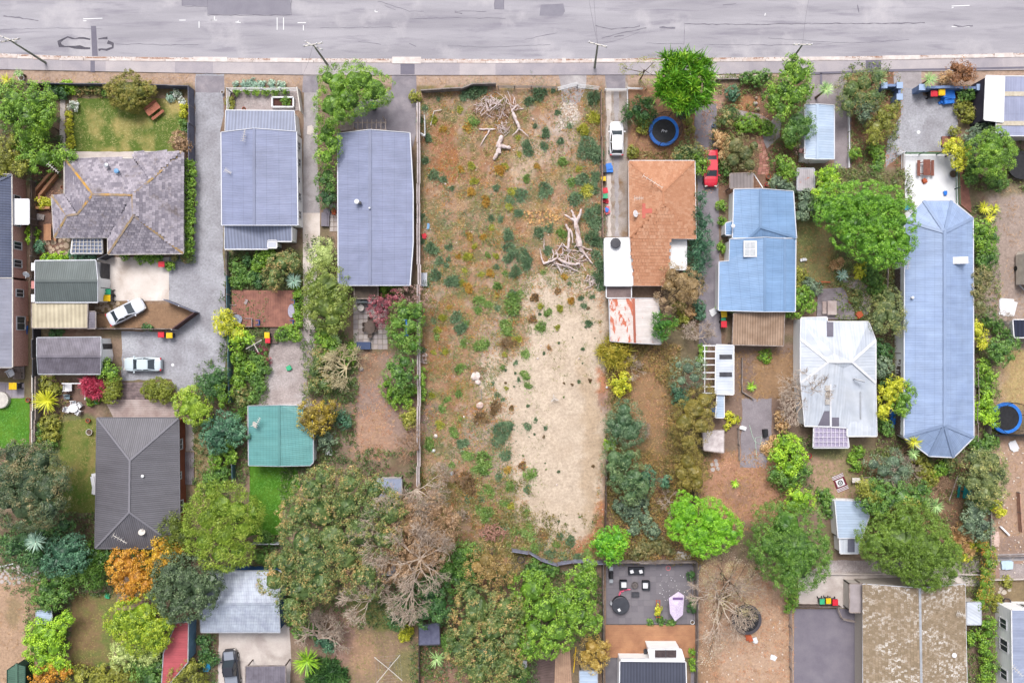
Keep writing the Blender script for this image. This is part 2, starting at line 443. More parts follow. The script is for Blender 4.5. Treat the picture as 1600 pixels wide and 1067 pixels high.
M_lawnB = mat('dry_lawn_grass', K(84,124,46), K(146,122,88), .16, 5, .28, .95, .4, lo=.42, hi=.55, c3=K(128,104,76), s3=.4)
M_blue = mat('blue_paint', K(40,120,225), K(60,140,235), 2, 9, .05, .5)
M_sky = mat('pale_blue_paint', K(120,170,215), None, 2, 9, .05, .5)
M_red = mat('red_plastic', K(228,50,68), K(214,40,58), 2, 9, .05, .45)
M_yel = mat('yellow_plastic', K(250,208,20), K(238,192,14), 2, 9, .05, .45)
M_grn = mat('green_plastic', K(70,190,140), K(60,175,125), 2, 9, .05, .45)
M_grnd = mat('dark_green_plastic', K(30,64,54), None, 2, 9, .05, .5)
M_ora = mat('terracotta', K(200,100,60), K(180,90,60), 2, 9, .1, .7)
M_pink = mat('faded_pink_plastic', K(235,120,130), None, 2, 9, .05, .6)
M_drift = mat('bleached_wood', K(240,224,222), K(212,192,188), 2.2, 12, .22, .85, .3, c3=K(180,152,140), s3=1.2)
M_driftb = mat('brown_root_wood', K(196,150,132), K(142,104,88), 2, 12, .25, .85, .3)
M_greyfence = mat('blue_grey_fence', K(120,122,138), K(104,104,120), 1, 9, .12, .8)
M_tealf = mat('teal_fence_paint', K(96,132,140), K(80,112,122), 1, 9, .12, .7)
M_wallblue = mat('blue_rendered_wall', K(126,148,190), K(112,132,172), 1, 9, .06, .8)
M_purple = mat('lavender_tarpaulin', K(196,178,214), K(170,156,190), 5, 14, .2, .7)
M_clear = NT('clear_roofing').out(K(196,200,214), .25, 0, .5)
M_steel = mat('stainless', K(200,204,208), None, 2, 9, .05, .25, 0, metal=.6)
L_lime = leafmat('leaf_lime', K(72,112,10,.9), K(132,176,30,1.15), K(178,210,52,1.2))
L_brig = leafmat('leaf_bright_green', K(56,92,14,.9), K(106,148,34,1.05), K(152,184,60,1.1))
L_mid = leafmat('leaf_mid_green', K(42,78,24,.95), K(82,122,42,1.1), K(124,158,66,1.1))
L_dark = leafmat('leaf_dark_green', K(26,62,30,1), K(56,98,44,1.1), K(98,136,66,1.1))
L_grey = leafmat('leaf_grey_green', K(60,78,62,1), K(98,120,92,1.1), K(150,168,130,1.1))
L_blue = leafmat('leaf_blue_green', K(34,72,52,1), K(64,108,78,1.1), K(104,150,110,1.1))
L_olive = leafmat('leaf_olive', K(84,88,22,1), K(128,132,40,1.1), K(168,166,66,1.1))
L_brown = leafmat('leaf_rusty_brown', K(112,86,58), K(160,126,92), K(196,166,130))
L_mix = leafmat('leaf_green_and_rust', K(62,88,42), K(108,128,64), K(192,152,96), .45)
L_oran = leafmat('leaf_orange', K(146,94,16), K(198,138,30), K(222,178,66))
L_yell = leafmat('leaf_yellow_green', K(120,130,14,1), K(184,186,34,1.15), K(222,214,70,1.15))
L_pale = leafmat('leaf_pale_sage', K(118,138,66,1), K(170,186,104,1.1), K(208,216,148,1.1))
L_red = leafmat('leaf_maroon', K(92,38,50,1), K(136,64,76,1.1), K(184,110,110,1.1))
L_pink = leafmat('leaf_crimson', K(140,30,56,1), K(190,60,90,1.1), K(220,110,130,1.1))
L_straw = leafmat('leaf_dry_straw', K(150,110,66,1), K(194,156,104,1.1), K(220,190,146,1.1))
L_cab = leafmat('leaf_cabbage', K(84,120,66,1), K(142,176,104,1.1), K(196,214,150,1.1))
L_silver = leafmat('leaf_silver', K(80,118,100,1), K(140,170,150,1.1), K(196,214,190,1.1))
M_bare = mat('pale_dead_wood', K(214,198,182), K(170,148,130), 2.5, 12, .2, .85)
M_bareb = mat('brown_dead_wood', K(184,152,126), K(150,120,96), 2.5, 12, .2, .85)
M_barey = mat('cream_dead_wood', K(226,214,176), K(190,172,130), 2.5, 12, .2, .85)

# ---------------------------------------------------------------- landmarks for labels
LM = [(238,170,'picnic table'),(190,320,'grey tiled house'),(10,350,'brick house'),(103,440,'green ribbed garage'),(93,493,'cream carport'),
(198,487,'white angled sedan'),(224,569,'silver sedan'),(108,556,'dark grey shed'),(215,750,'charcoal hip roof'),(115,640,'white garden chairs'),
(405,280,'blue grey gable house'),(412,154,'walled courtyard'),(585,320,'long slate blue roof'),(410,482,'red timber deck'),(438,680,'teal roof'),
(415,780,'bright lawn strip'),(380,938,'silver garage roof'),(280,1015,'red roof'),(362,1040,'dark pickup'),(205,895,'orange tree'),(577,515,'oval patio table'),
(652,600,'long paling fence'),(765,170,'bleached root heap'),(780,232,'forked pale log'),(895,370,'big dead stump'),(770,832,'brown root heap'),
(743,590,'white rock'),(750,634,'pink boulder'),(880,640,'open bare sand'),(962,217,'white hatchback'),(1037,205,'blue rimmed trampoline'),
(1036,330,'brown hip roof'),(966,410,'flat white roof'),(990,500,'rusted roof'),(1110,264,'red car'),(1190,350,'sky blue house'),(1185,512,'thatched lean-to'),
(1280,205,'pale blue garage'),(1435,190,'gravel court'),(1448,262,'picnic set on white patio'),(1466,520,'long blue roof'),(1310,590,'white iron roof'),
(1312,754,'patterned rug'),(1325,825,'white garden shed'),(1125,580,'white slatted carport'),(1180,680,'grey gravel pad'),(1018,925,'paved terrace'),
(1018,1000,'orange deck'),(1290,1010,'grey asphalt court'),(1430,990,'mossy tiled roof'),(1573,653,'netted trampoline'),(1590,420,'parked caravan'),
(1590,1000,'white house with blue roof'),(600,1030,'crossed clothesline'),(170,637,'pale timber ramp'),(68,962,'tiny white shed'),(710,265,'rusty weed patch'),
(690,395,'teal bin lid'),(845,420,'dead branch tangle'),(820,790,'sand edge'),(900,170,'broken concrete entry'),(655,170,'leaning wire panel'),
(1570,125,'lavender carport'),(30,115,'white pot'),(1510,768,'teal bench'),(665,385,'red plastic tub'),(30,900,'rubble heap')]

# ---------------------------------------------------------------- the ground, soil colours painted per point
def poly_c(*v): return K(*v)[:3]
gx = np.concatenate([[-6000, -2500, -900], np.arange(-300, -60, 12), np.arange(-60, 1661, 4), np.arange(1672, 1900, 12), [2500, 4100, 7600]]).astype(float)
gy = np.concatenate([[-6000, -2500, -900], np.arange(-300, -40, 12), np.arange(-40, 1108, 4), np.arange(1120, 1400, 12), [2000, 3600, 7000]]).astype(float)
GX, GY = np.meshgrid(gx, gy); shp = GX.shape
def wob(a, seed): return (fbm(GX, GY, 26, 4, seed)-.5)*a
def paint(c, P, edge=18, alpha=1.0, seed=1, ell=False):
    global GC
    m = 0; bx = wob(edge*2, seed); by = wob(edge*2, seed+50); f1 = (fbm(GX, GY, 9, 2, seed+7)-.5); f2 = (fbm(GX, GY, 9, 2, seed+8)-.5)
    for q, (u, v) in enumerate(((0,0),(1,.4),(-1,-.4),(.4,-1),(-.4,1))):
        x = GX+bx+u*edge*.45+f1*edge*1.6; y = GY+by+v*edge*.45+f2*edge*1.6
        if ell: cx, cy, rx, ry = P; k = (((x-cx)/rx)**2+((y-cy)/ry)**2 < 1)
        else: k = in_poly(x, y, P)
        m = m+k/5
    m = m[..., None]*alpha; GC = GC*(1-m)+np.array(poly_c(*c))*m
GC = np.zeros(shp+(3,))+np.array(poly_c(146,124,104))
n1 = fbm(GX, GY, 60, 5, 3)[..., None]; n2 = fbm(GX, GY, 24, 4, 9)[..., None]
def blend(c, w):
    global GC
    GC = GC*(1-w)+np.array(poly_c(*c))*w
blend((104,100,58), np.clip((n1-.5)*7, 0, 1)*.7); blend((120,84,68), np.clip((.42-n2)*8, 0, 1)*.6)
rect = lambda a, b, c, d: [(a, b), (c, b), (c, d), (a, d)]
paint((184,160,142), rect(-400,112,2100,134), 5, 1, 2)
# vacant lot
lot = rect(652,134,944,880)
paint((170,140,112), lot, 4, 1, 3)
lm = in_poly(GX, GY, lot)[..., None]
nA = fbm(GX, GY, 34, 5, 21)[..., None]; nB = fbm(GX, GY, 20, 5, 31)[..., None]; nC = fbm(GX, GY, 12, 4, 41)[..., None]
blend((156,106,64), lm*np.clip((nA-.47)*8, 0, 1)*.75); blend((112,112,58), lm*np.clip((nB-.5)*10, 0, 1)*.8); blend((188,166,152), lm*np.clip((.42-nC)*9, 0, 1)*.6)
blend((164,136,60), lm*np.clip((fbm(GX, GY, 16, 4, 77)[..., None]-.6)*10, 0, 1)*.6)
paint((162,98,54), (692,238,24,55), 12, .7, 5, True); paint((176,112,60), (700,260,14,28), 8, .6, 6, True)
paint((150,100,54), (680,560,26,50), 12, .45, 15, True); paint((128,106,106), (672,655,16,26), 6, .7, 16, True)
paint((190,168,152), [(836,178),(880,170),(915,190),(900,225),(860,270),(830,240)], 10, .8, 7)
paint((202,180,156), [(815,215),(840,200),(856,250),(820,285),(790,300),(800,262)], 8, .75, 8)
paint((222,214,206), (888,176,16,22), 6, .85, 9, True); paint((204,196,192), (872,200,18,10), 6, .6, 9, True)
paint((204,168,120), [(810,330),(870,322),(880,350),(850,360),(818,348)], 8, .6, 10)
sandp = [(824,430),(880,424),(925,440),(944,470),(946,700),(946,780),(930,820),(905,850),(872,852),(830,842),(812,812),(806,780),(800,752),(778,742),(770,715),(806,690),(800,655),(772,640),(756,612),(750,575),(768,548),(800,560),(826,540),(826,500),(812,478)]
paint((192,172,150), sandp, 26, .85, 10)
paint((212,196,176), sandp, 16, 1, 11)
sm = in_poly(GX+wob(14,11), GY+wob(14,61), sandp)[..., None]
blend((198,180,158), sm*np.clip((fbm(GX, GY, 44, 5, 51)[..., None]-.5)*6, 0, 1)*.6); blend((216,200,180), sm*np.clip((fbm(GX, GY, 30, 5, 58)[..., None]-.52)*7, 0, 1)*.6)
paint((188,164,132), [(905,560),(925,560),(940,700),(938,800),(915,840),(912,700)], 12, .6, 12)
paint((186,116,72), [(930,575),(950,585),(950,640),(936,632)], 7, .9, 13); paint((150,130,120), (944,630,10,16), 5, .7, 13, True)
paint((188,118,74), [(936,790),(950,780),(946,850),(905,872),(890,858),(918,842),(932,820)], 8, .85, 14)
paint((182,164,152), [(745,505),(790,495),(800,530),(770,545),(750,570),(740,540)], 10, .7, 17)
paint((180,160,148), [(726,640),(765,655),(760,700),(800,735),(770,740),(738,705),(722,670)], 9, .75, 18)
# other yards
paint((92,80,48), rect(-60,134,92,300), 14, .8, 20)
paint((126,112,70), rect(95,135,300,153), 6, .9, 21)
paint((110,74,60), rect(50,250,90,470), 6, .8, 22)
paint((150,118,86), rect(150,472,300,514), 4, 1, 23); paint((124,112,56), (180,480,26,10), 8, .6, 24, True)
paint((120,92,78), rect(55,590,150,650), 6, .9, 25)
paint((98,122,48), rect(60,650,150,800), 8, .9, 26); paint((158,132,84), (112,690,20,40), 14, .6, 27, True)
paint((160,140,92), rect(300,660,325,790), 6, .8, 28)
paint((98,104,46), rect(352,392,475,455), 6, .9, 29); paint((84,92,40), rect(345,455,430,630), 8, .8, 30)
paint((158,134,122), [(556,552),(650,552),(650,660),(640,700),(560,720),(530,690),(548,640)], 8, 1, 31)
paint((188,150,122), [(540,655),(600,640),(620,700),(560,725)], 10, .7, 32); paint((150,118,64), (575,575,20,30), 10, .4, 33, True)
paint((150,126,98), rect(508,900,655,1080), 8, 1, 34); paint((122,130,52), [(535,930),(610,930),(625,985),(590,990),(560,955)], 8, .85, 35)
paint((158,124,112), [(515,950),(545,950),(560,1000),(560,1030),(520,1040)], 8, .8, 36); paint((186,150,116), (570,1020,24,34), 9, .6, 37, True); paint((108,122,52), (640,1040,24,26), 10, .6, 37, True)
paint((130,98,78), rect(655,900,840,1080), 10, .9, 38); paint((158,128,104), (710,1040,28,24), 8, .7, 38, True)
paint((164,120,88), rect(982,136,1088,252), 4, 1, 39); paint((140,98,66), (1030,160,40,20), 10, .5, 40, True)
paint((138,114,70), rect(950,538,1062,730), 6, 1, 41); paint((120,100,36), rect(1000,700,1090,780), 10, .7, 42); paint((166,128,88), (1010,620,26,60), 12, .6, 42, True)
paint((136,112,96), rect(1095,535,1245,700), 6, 1, 43); paint((184,138,108), [(1090,715),(1240,690),(1240,800),(1200,820),(1100,800)], 9, 1, 44)
paint((160,126,84), rect(1180,555,1240,625), 6, .8, 45); paint((148,116,96), (1160,770,26,20), 8, .6, 46, True)
paint((130,96,72), rect(1110,130,1260,310), 6, 1, 47); paint((186,132,80), (1155,160,34,14), 8, .8, 48, True); paint((188,158,142), (1120,160,18,14), 8, .7, 48, True)
paint((136,98,70), rect(1325,100,1410,262), 6, 1, 49); paint((110,104,60), rect(1240,262,1420,420), 10, .9, 50)
paint((132,130,72), [(1246,350),(1300,350),(1310,420),(1300,450),(1246,450)], 8, 1, 51); paint((96,122,46), (1265,372,14,30), 8, .6, 52, True); paint((168,150,100), (1285,390,16,30), 8, .5, 52, True)
paint((96,100,52), rect(1300,410,1412,520), 8, .9, 53)
paint((96,78,52), rect(1365,500,1412,700), 6, .9, 54)
paint((176,146,120), [(1266,712),(1330,700),(1345,800),(1268,800)], 8, 1, 55); paint((98,112,52), (1300,705,36,14), 8, .8, 56, True); paint((112,116,58), (1324,740,12,30), 8, .5, 56, True)
paint((134,106,76), rect(1340,720,1550,860), 8, .9, 57)
paint((168,152,142), rect(1540,286,1700,545), 8, 1, 58); paint((120,112,66), (1570,295,60,14), 8, .7, 59, True)
paint((184,164,108), rect(1550,545,1700,640), 10, 1, 60); paint((180,156,134), (1558,590,14,40), 10, .7, 60, True)
paint((182,154,132), rect(1548,678,1700,880), 8, 1, 61); paint((150,128,116), rect(1562,838,1700,866), 4, .8, 62)
paint((172,140,126), rect(1548,880,1700,905), 4, 1, 63); paint((140,122,86), rect(1540,905,1600,945), 6, .9, 64); paint((130,108,90), rect(1510,930,1570,1080), 6, 1, 65)
paint((186,156,128), rect(-60,885,62,1080), 10, 1, 66); paint((120,112,58), (22,955,14,24), 10, .5, 67, True)
paint((190,158,130), rect(1092,880,1242,1080), 8, 1, 68); paint((196,168,144), (1160,1030,60,40), 14, .6, 69, True); paint((150,112,70), (1108,1050,16,24), 8, .5, 69, True)
paint((122,92,68), rect(945,735,1060,880), 8, .9, 70)
paint((100,84,58), rect(0,800,150,900), 10, .8, 71)
paint((120,110,70), rect(400,860,460,890), 6, .8, 72)
paint((140,122,100), rect(1240,870,1540,900), 4, .6, 73)
far = (GX < -290) | (GX > 1890) | (GY < -290) | (GY > 1390); GC[far] = np.array(poly_c(128,118,92))
K_ = S
verts = np.stack([(GX-800)*K_, (533.5-GY)*K_, np.zeros(shp)], -1).reshape(-1, 3)
ny, nx = shp; idx = np.arange(ny*nx).reshape(ny, nx)
F = np.stack([idx[1:, :-1], idx[1:, 1:], idx[:-1, 1:], idx[:-1, :-1]], -1).reshape(-1, 4)
me = bpy.data.meshes.new('ground'); me.vertices.add(len(verts)); me.vertices.foreach_set('co', verts.astype(np.float32).ravel())
me.loops.add(len(F)*4); me.loops.foreach_set('vertex_index', F.astype(np.int32).ravel()); me.polygons.add(len(F))
me.polygons.foreach_set('loop_start', np.arange(0, len(F)*4, 4, dtype=np.int32)); me.update(calc_edges=True)
at = me.attributes.new('soil', 'FLOAT_COLOR', 'POINT'); at.data.foreach_set('color', np.concatenate([GC.reshape(-1, 3), np.ones((len(verts), 1))], 1).astype(np.float32).ravel())
t = NT('soil'); a = t.n('ShaderNodeAttribute', attribute_name='soil'); p = t.pos()
f = t.noise(p, 3.2, 8, .72); f2 = t.noise(p, 14, 5, .75); f3 = t.noise(p, .9, 5, .6, .6)
c = t.mix(1.0, a.outputs['Color'], t.ramp(f, .3, .7, (.66,.64,.60,1), (1.26,1.24,1.22,1)), 'MULTIPLY')
c = t.mix(1.0, c, t.ramp(f2, .3, .7, (.74,)*3+(1,), (1.22,)*3+(1,)), 'MULTIPLY')
c = t.mix(1.0, c, t.ramp(f3, .35, .65, (.88,.86,.84,1), (1.08,1.07,1.06,1)), 'MULTIPLY')
v = t.n('ShaderNodeTexVoronoi'); v.inputs['Scale'].default_value = 2.6; t.l(p, v.inputs['Vector'])
gl = t.mix(.16, c, K(150,140,140)); c = t.mix(1.0, gl, (1.1,1.1,1.12,1), 'MULTIPLY'); c = t.mix(t.ramp(v.outputs['Distance'], .05, .09, (.6,)*3+(1,), (0,0,0,1)), c, K(232,222,210))
t.bump(f, .5, .08); me.materials.append(t.out(c, .95, 0, .15))
ground = bpy.data.objects.new('ground', me); col.objects.link(ground); struct(ground)

# ---------------------------------------------------------------- flat surfaces on it
def sheet(name, pts, m, z=.012, jit=0.0, seed=0, step=8, parent=None):
    g = random.Random(seed); P = []
    n = len(pts)
    for i in range(n):
        a, b = pts[i], pts[(i+1) % n]; d = dist(a, b); k = max(1, int(d/step)) if jit else 1
        for j in range(k):
            u = j/k; P.append((a[0]+(b[0]-a[0])*u+g.uniform(-jit, jit), a[1]+(b[1]-a[1])*u+g.uniform(-jit, jit)))
    P = [W(x, y, z) for x, y in P]
    ar = sum(P[k].x*P[(k+1) % len(P)].y-P[(k+1) % len(P)].x*P[k].y for k in range(len(P)))
    if ar < 0: P = P[::-1]
    mb = MB(); mb.q(P); o = mb.build(name, m, parent)
    return o if parent else struct(o)
t = NT('road_seal'); p = t.pos((.12, 1, 1)); p2 = t.pos()
c = t.mix(t.ramp(t.noise(p, .5, 6, .62), .35, .65), K(160,157,165), K(181,178,185))
c = t.mix(t.ramp(t.noise(p, 1.1, 5, .6, .3), .52, .7), c, K(148,144,155))
c = t.mix(t.ramp(t.noise(p2, .16, 6, .6), .55, .7), c, K(194,190,195))
fn = t.noise(p2, 9, 4, .8); c = t.mix(1.0, c, t.ramp(fn, .3, .7, (.9,)*3+(1,), (1.08,)*3+(1,)), 'MULTIPLY')
ck = t.noise(t.pos((.06, .6, 1)), 1.2, 8, .7, 1.2); c = t.mix(t.ramp(ck, .497, .503, (0,0,0,1), (0,0,0,1)), c, K(120,116,130))
t.bump(fn, .2, .02); M_road = t.out(c, .9, 0, .2)
sheet('road', [(-900,-320),(2500,-320),(2500,87),(1600,86),(1400,89),(1100,92),(800,93),(400,92),(110,90),(0,86),(-900,82)], M_road, .012)
sheet('far_verge', [(-900,-360),(2500,-360),(2500,-322),(-900,-322)], M_conco, .012)
M_patch = mat('road_patch_seal', K(146,143,154), K(138,135,147), .8, 8, .1, .9)
M_patchd = mat('dark_road_patch_seal', K(126,122,136), K(116,112,126), .8, 8, .12, .9)
M_tarl = mat('old_tar', K(112,108,120), K(140,136,147), 2, 10, .25)
M_tar = mat('tar', K(72,68,80), K(96,92,104), 3, 14, .3, .7)
sheet('road_patch', [(324,-30),(454,-30),(454,24),(325,23)], M_patch, .017); sheet('road_patch', [(284,-30),(324,-30),(324,10),(284,9)], M_patch, .017)
sheet('road_patch', [(142,41),(150,41),(153,88),(144,88)], M_patchd, .022)
sheet('road_patch', [(773,-10),(787,-10),(787,15),(773,15)], M_patch, .017); sheet('road_patch', [(845,8),(880,6),(883,18),(878,26),(843,25)], M_patch, .017)
def strip(name, pts, w, m, z=.02, parent=None, jit=0.0, seed=0):
    g = random.Random(seed); mb = MB(); P = []
    for i in range(len(pts)-1):
        a, b = pts[i], pts[i+1]; k = max(1, int(dist(a, b)/6)) if jit else 1
        for j in range(k): P.append((a[0]+(b[0]-a[0])*j/k+g.uniform(-jit, jit), a[1]+(b[1]-a[1])*j/k+g.uniform(-jit, jit)))
    P.append(pts[-1]); L = []
    for i, p_ in enumerate(P):
        a = P[max(0, i-1)]; b = P[min(len(P)-1, i+1)]; d = Vector((b[0]-a[0], b[1]-a[1]))
        d = d.normalized() if d.length else Vector((1, 0)); ww = w*(g.uniform(.4, 1.3) if jit else 1)/2
        L.append((W(p_[0]-d.y*ww, p_[1]+d.x*ww, z), W(p_[0]+d.y*ww, p_[1]-d.x*ww, z)))
    for i in range(len(L)-1):
        q = [L[i][0], L[i+1][0], L[i+1][1], L[i][1]]
        n = (q[1]-q[0]).cross(q[2]-q[0])
        mb.q(q if n.z > 0 else q[::-1])
    o = mb.build(name, m, parent); return o if parent else struct(o)
# tar ring, patch edges, cracks, tyre marks
strip('tar_stain', [(98,62),(92,66),(94,72),(108,74),(124,75),(141,76)], 5, M_tar, .019, jit=.8, seed=1)
strip('tar_stain', [(153,78),(166,78),(176,75),(176,69),(168,66)], 4.5, M_tar, .019, jit=.8, seed=2)
strip('tar_stain', [(97,63),(106,58),(112,61),(130,60),(141,62)], 2.6, M_tar, .019, jit=.8, seed=3); strip('tar_stain', [(154,62),(168,60)], 3.5, M_tar, .019, jit=.8, seed=4)
for k_, (pts, w_) in enumerate([([(324,24),(455,24),(455,-30)],1.3),([(284,-30),(284,10),(324,11)],1),([(324,-20),(324,24)],1.2),([(773,-12),(773,15),(787,15),(787,-12)],1),
    ([(180,70),(225,69),(260,71),(310,70)],.9),([(930,40),(955,46),(990,43),(1000,41)],1.6),([(1030,43),(1055,44)],3.6),([(1070,38),(1200,39)],1.5),([(1200,38),(1300,37),(1390,37),(1445,36)],1.8),
    ([(1490,40),(1505,42),(1520,41)],3),([(1069,36),(1069,69),(1010,68)],.8),([(640,30),(700,28),(790,29)],.7),([(500,44),(620,43)],.7),([(560,65),(595,70)],.8),([(640,68),(650,73)],1),([(710,20),(722,22)],1.6),
    ([(1340,8),(1342,20)],2.2),([(940,60),(980,50),(1010,44)],1.4),([(960,58),(975,56)],1.6),([(820,62),(870,52)],.8),([(5,25),(30,28),(60,33)],2.4),([(1130,8),(1150,6)],1),([(710,18),(760,18)],.7),
    ([(590,2),(640,18),(662,18)],.7),([(600,8),(618,16)],.7),([(1100,70),(1200,71),(1300,69)],.6),([(1200,60),(1330,68),(1420,62)],.6),([(0,47),(90,44),(160,46)],.6),([(700,72),(770,74),(860,70)],.6)]):
    strip('road_crack', pts, w_*.8, M_tarl if w_ > 1.2 else M_patchd, .026, jit=.7, seed=k_)
M_mark = mat('survey_paint', K(250,250,252), None, 1, 9, .05, .7)
for q in ([(130,30),(160,29)],[(130,33),(135,33)],[(335,26),(335,32),(330,32),(339,32)],[(371,35),(373,33)],[(586,16),(586,19),(590,19)],[(433,28),(433,47)],[(443,28),(443,47)],[(465,36),(478,36)],[(474,40),(474,48)],[(1195,25),(1196,21)],
          [(1487,10),(1515,9)],[(1487,13),(1490,12)],[(368,35),(376,36)],[(1487,42),(1515,42)],[(311,34),(311,44)],[(280,32),(290,32)]): strip('survey_mark', q, 1.1, M_mark, .024)
# kerb and gutter, in blocks
t = NT('gutter_concrete'); p = t.pos((.5, 1.6, 1)); c = t.mix(t.ramp(t.noise(p, 1.1, 5, .65), .5, .6), K(222,212,208), K(176,142,124)); c = t.mix(t.ramp(t.noise(t.pos(), 5, 4, .7), .5, .62), c, K(150,112,92))
M_gutter = t.out(c, .9, 0, .2)
M_kerb = [mat('kerb_concrete_a', K(236,226,222), K(212,200,196), 1.5, 9, .12), mat('kerb_concrete_b', K(222,212,210), K(196,182,176), 1.5, 9, .14), mat('kerb_concrete_c', K(204,184,176), K(224,212,206), 1.5, 9, .14)]
def ky(x): return float(np.interp(x, [-900,0,110,400,800,1100,1400,1600,2500], [84,87.5,92,95,96.5,94.5,91.5,87,84]))
kb = bpy.data.objects.new('kerb', None); col.objects.link(kb); struct(kb)
strip('gutter', [(x, ky(x)-1.6) for x in range(-800, 2401, 50)], 4.2, M_gutter, .03, jit=.0)
x = -800
while x < 2400:
    L = R.uniform(22, 60); y = ky(x+L/2)+1.4; a, b = W(x+.3, y), W(x+L-.3, ky(x+L)+1.4); a.z = b.z = .07
    MB().beam(a, b, .27 if x % 3 else .3, .14).build('kerb_stone', R.choice(M_kerb), kb); x += L
for (a, b, w_) in ((303,356,7),(613,658,10),(878,884,7),(423,472,6),(1378,1437,6),(1450,1550,4),(1553,1582,6.5),(1247,1318,5),(925,960,5)):
    MB().prism([W(a,ky(a)-w_*.6),W(b,ky(b)-w_*.6),W(b,ky(b)+w_*.45),W(a,ky(a)+w_*.45)], .0, .155).build('crossing_slab', M_kerb[0], kb)
# footpath in bays
fp = bpy.data.objects.new('footpath', None); col.objects.link(fp); struct(fp)
def fbot(x): return float(np.interp(x, [-900,0,250,500,800,1100,1200,1600,2500], [106,109,114,118,118,117,115,110,104]))
FM = [mat('path_seal_a', K(172,166,173), K(186,178,182), .6, 8, .1, .9, .1), mat('path_seal_b', K(182,175,179), K(196,187,189), .6, 8, .1, .9, .1), mat('path_seal_c', K(164,158,166), K(180,172,177), .6, 8, .12, .9, .1), mat('path_seal_d', K(190,182,185), K(174,167,172), .5, 8, .1, .9, .1)]
x = -800
while x < 2400:
    L = R.uniform(30, 85); P = [W(x, ky(x)+3.2), W(x+L, ky(x+L)+3.2), W(x+L, fbot(x+L)), W(x, fbot(x))]
    MB().prism(P, 0, .10).build('path_slab', R.choice(FM), fp); x += L
for (a, b, y0, y1) in ((142,149,95,113),(626,648,98,117),(1352,1376,95,111),):
    MB().prism([W(a, y0), W(b, y0), W(b, y1), W(a, y1)], .02, .105).build('path_patch', M_patchd, fp)
strip('service_trench', [(1266,115),(1400,110),(1600,106)], 3.2, M_patchd, .112); strip('service_trench', [(1283,114),(1283,132)], 3, M_patchd, .112)
def conc(name, pts, m, z=.014, jit=.5, seed=0): return sheet(name, pts, m, z, jit, seed or len(bpy.data.objects))
# drives, paths, pads (px)
conc('gravel_driveway', [(306,116),(350,116),(349,180),(345,205),(348,300),(348,392),(352,430),(352,500),(354,560),(348,592),(318,604),(276,612),(268,592),(190,594),(190,518),(270,518),(305,490),(264,468),(264,402),(300,398),(304,380),(305,145)], M_gravel, .014, 1.2)
conc('driveway_apron', [(307,119),(350,119),(350,145),(305,145)], M_asph, .02)
conc('concrete_pad', [(152,402),(264,402),(264,470),(150,470)], M_concw, .022, .2)
conc('garden_path', [(94,152),(102,152),(102,232),(114,237),(285,237),(285,250),(100,250),(93,236)], M_conc, .018, .3)
conc('lawn', [(122,154),(293,154),(293,200),(284,237),(114,237),(114,170)], M_lawnT, .022, .8)
conc('driveway', [(475,118),(497,118),(496,250),(500,333),(473,333),(474,250)], M_conco, .016, .4)
conc('concrete_driveway', [(473,333),(500,333),(500,380),(474+20,440),(482,475),(500,514),(474,515)], M_concw, .02, .2)
conc('apron', [(474,119),(497,119),(497,145),(472,145)], M_asph, .022)
conc('driveway', [(612,118),(651,118),(650,210),(645,230),(590,230),(560,206),(545,190),(560,160),(596,150),(612,140)], M_asph, .016, .5)
conc('concrete_entry', [(873,117),(916,117),(916,136),(905,160),(892,165),(878,158),(876,136)], M_conco, .018, .8)
conc('driveway', [(946,117),(981,117),(980,250),(980,370),(946,370)], mat('cracked_drive_concrete', K(186,176,170), K(160,148,140), .7, 7, .2, .9, .2, c3=K(140,112,84), s3=.5), .016, .6)
conc('apron', [(945,117),(978,117),(977,139),(948,139)], M_asph, .022)
for xx in (951, 963): strip('wheel_strip', [(xx, 142), (xx+1, 370)], 7, M_conc if xx == 951 else M_conco, .022, jit=.3)
conc('driveway', [(1086,163),(1119,163),(1122,240),(1123,295),(1124,400),(1124,487),(1128,540),(1092,540),(1092,430),(1090,290),(1085,240)], M_asph, .016, .8)
conc('footway', [(1118,118),(1200,116),(1200,124),(1118,125)], M_conc, .02)
conc('garage_court', [(1268,112),(1330,110),(1330,262),(1303,264),(1303,165),(1258,165),(1262,140)], mat('mauve_concrete', K(170,160,164), K(148,138,142), .6, 8, .16, .9, .15), .02, .3)
conc('gravel_court', [(1395,112),(1438,110),(1442,150),(1496,156),(1496,235),(1410,240),(1384,262),(1386,220),(1408,180),(1404,140),(1396,130)], M_gravel, .016, .8)
conc('apron', [(1396,112),(1440,110),(1440,138),(1400,138)], M_conco, .022)
conc('white_patio', [(1414,240),(1498,240),(1500,300),(1497,350),(1414,350)], M_white, .02)
conc('concrete_yard', [(1248,897),(1540,897),(1540,915),(1350,915),(1347,950),(1246,948)], M_conc, .018, .4)
conc('gravel_path', [(1290,875),(1530,875),(1530,897),(1262,897)], M_gravelb, .016, .6)
conc('asphalt_court', [(1241,951),(1347,951),(1347,1090),(1240,1090)], M_asphd, .018, .3)
conc('concrete_pad', [(342,985),(452,975),(455,1028),(452,1090),(340,1090)], M_conc, .018, .4)
conc('gravel_yard', [(430,516),(492,514),(490,560),(478,600),(488,634),(404,634),(412,600),(418,560)], M_gravelb, .016, 1.2)
conc('lawn', [(390,727),(462,727),(470,760),(440,800),(440,836),(388,836)], M_lawnG, .02, 1)
conc('lawn', [(-20,622),(46,622),(46,700),(-20,700)], M_lawnG, .02, .6)
conc('lawn', [(92,660),(150,652),(151,800),(100,800)], M_lawnO, .016, 2)
conc('lawn', [(113,926),(184,926),(176,980),(180,1040),(108,1044)], M_lawnB, .016, 2)
conc('paved_path', [(-20,596),(38,598),(38,622),(-20,622)], M_paver, .02, .2)
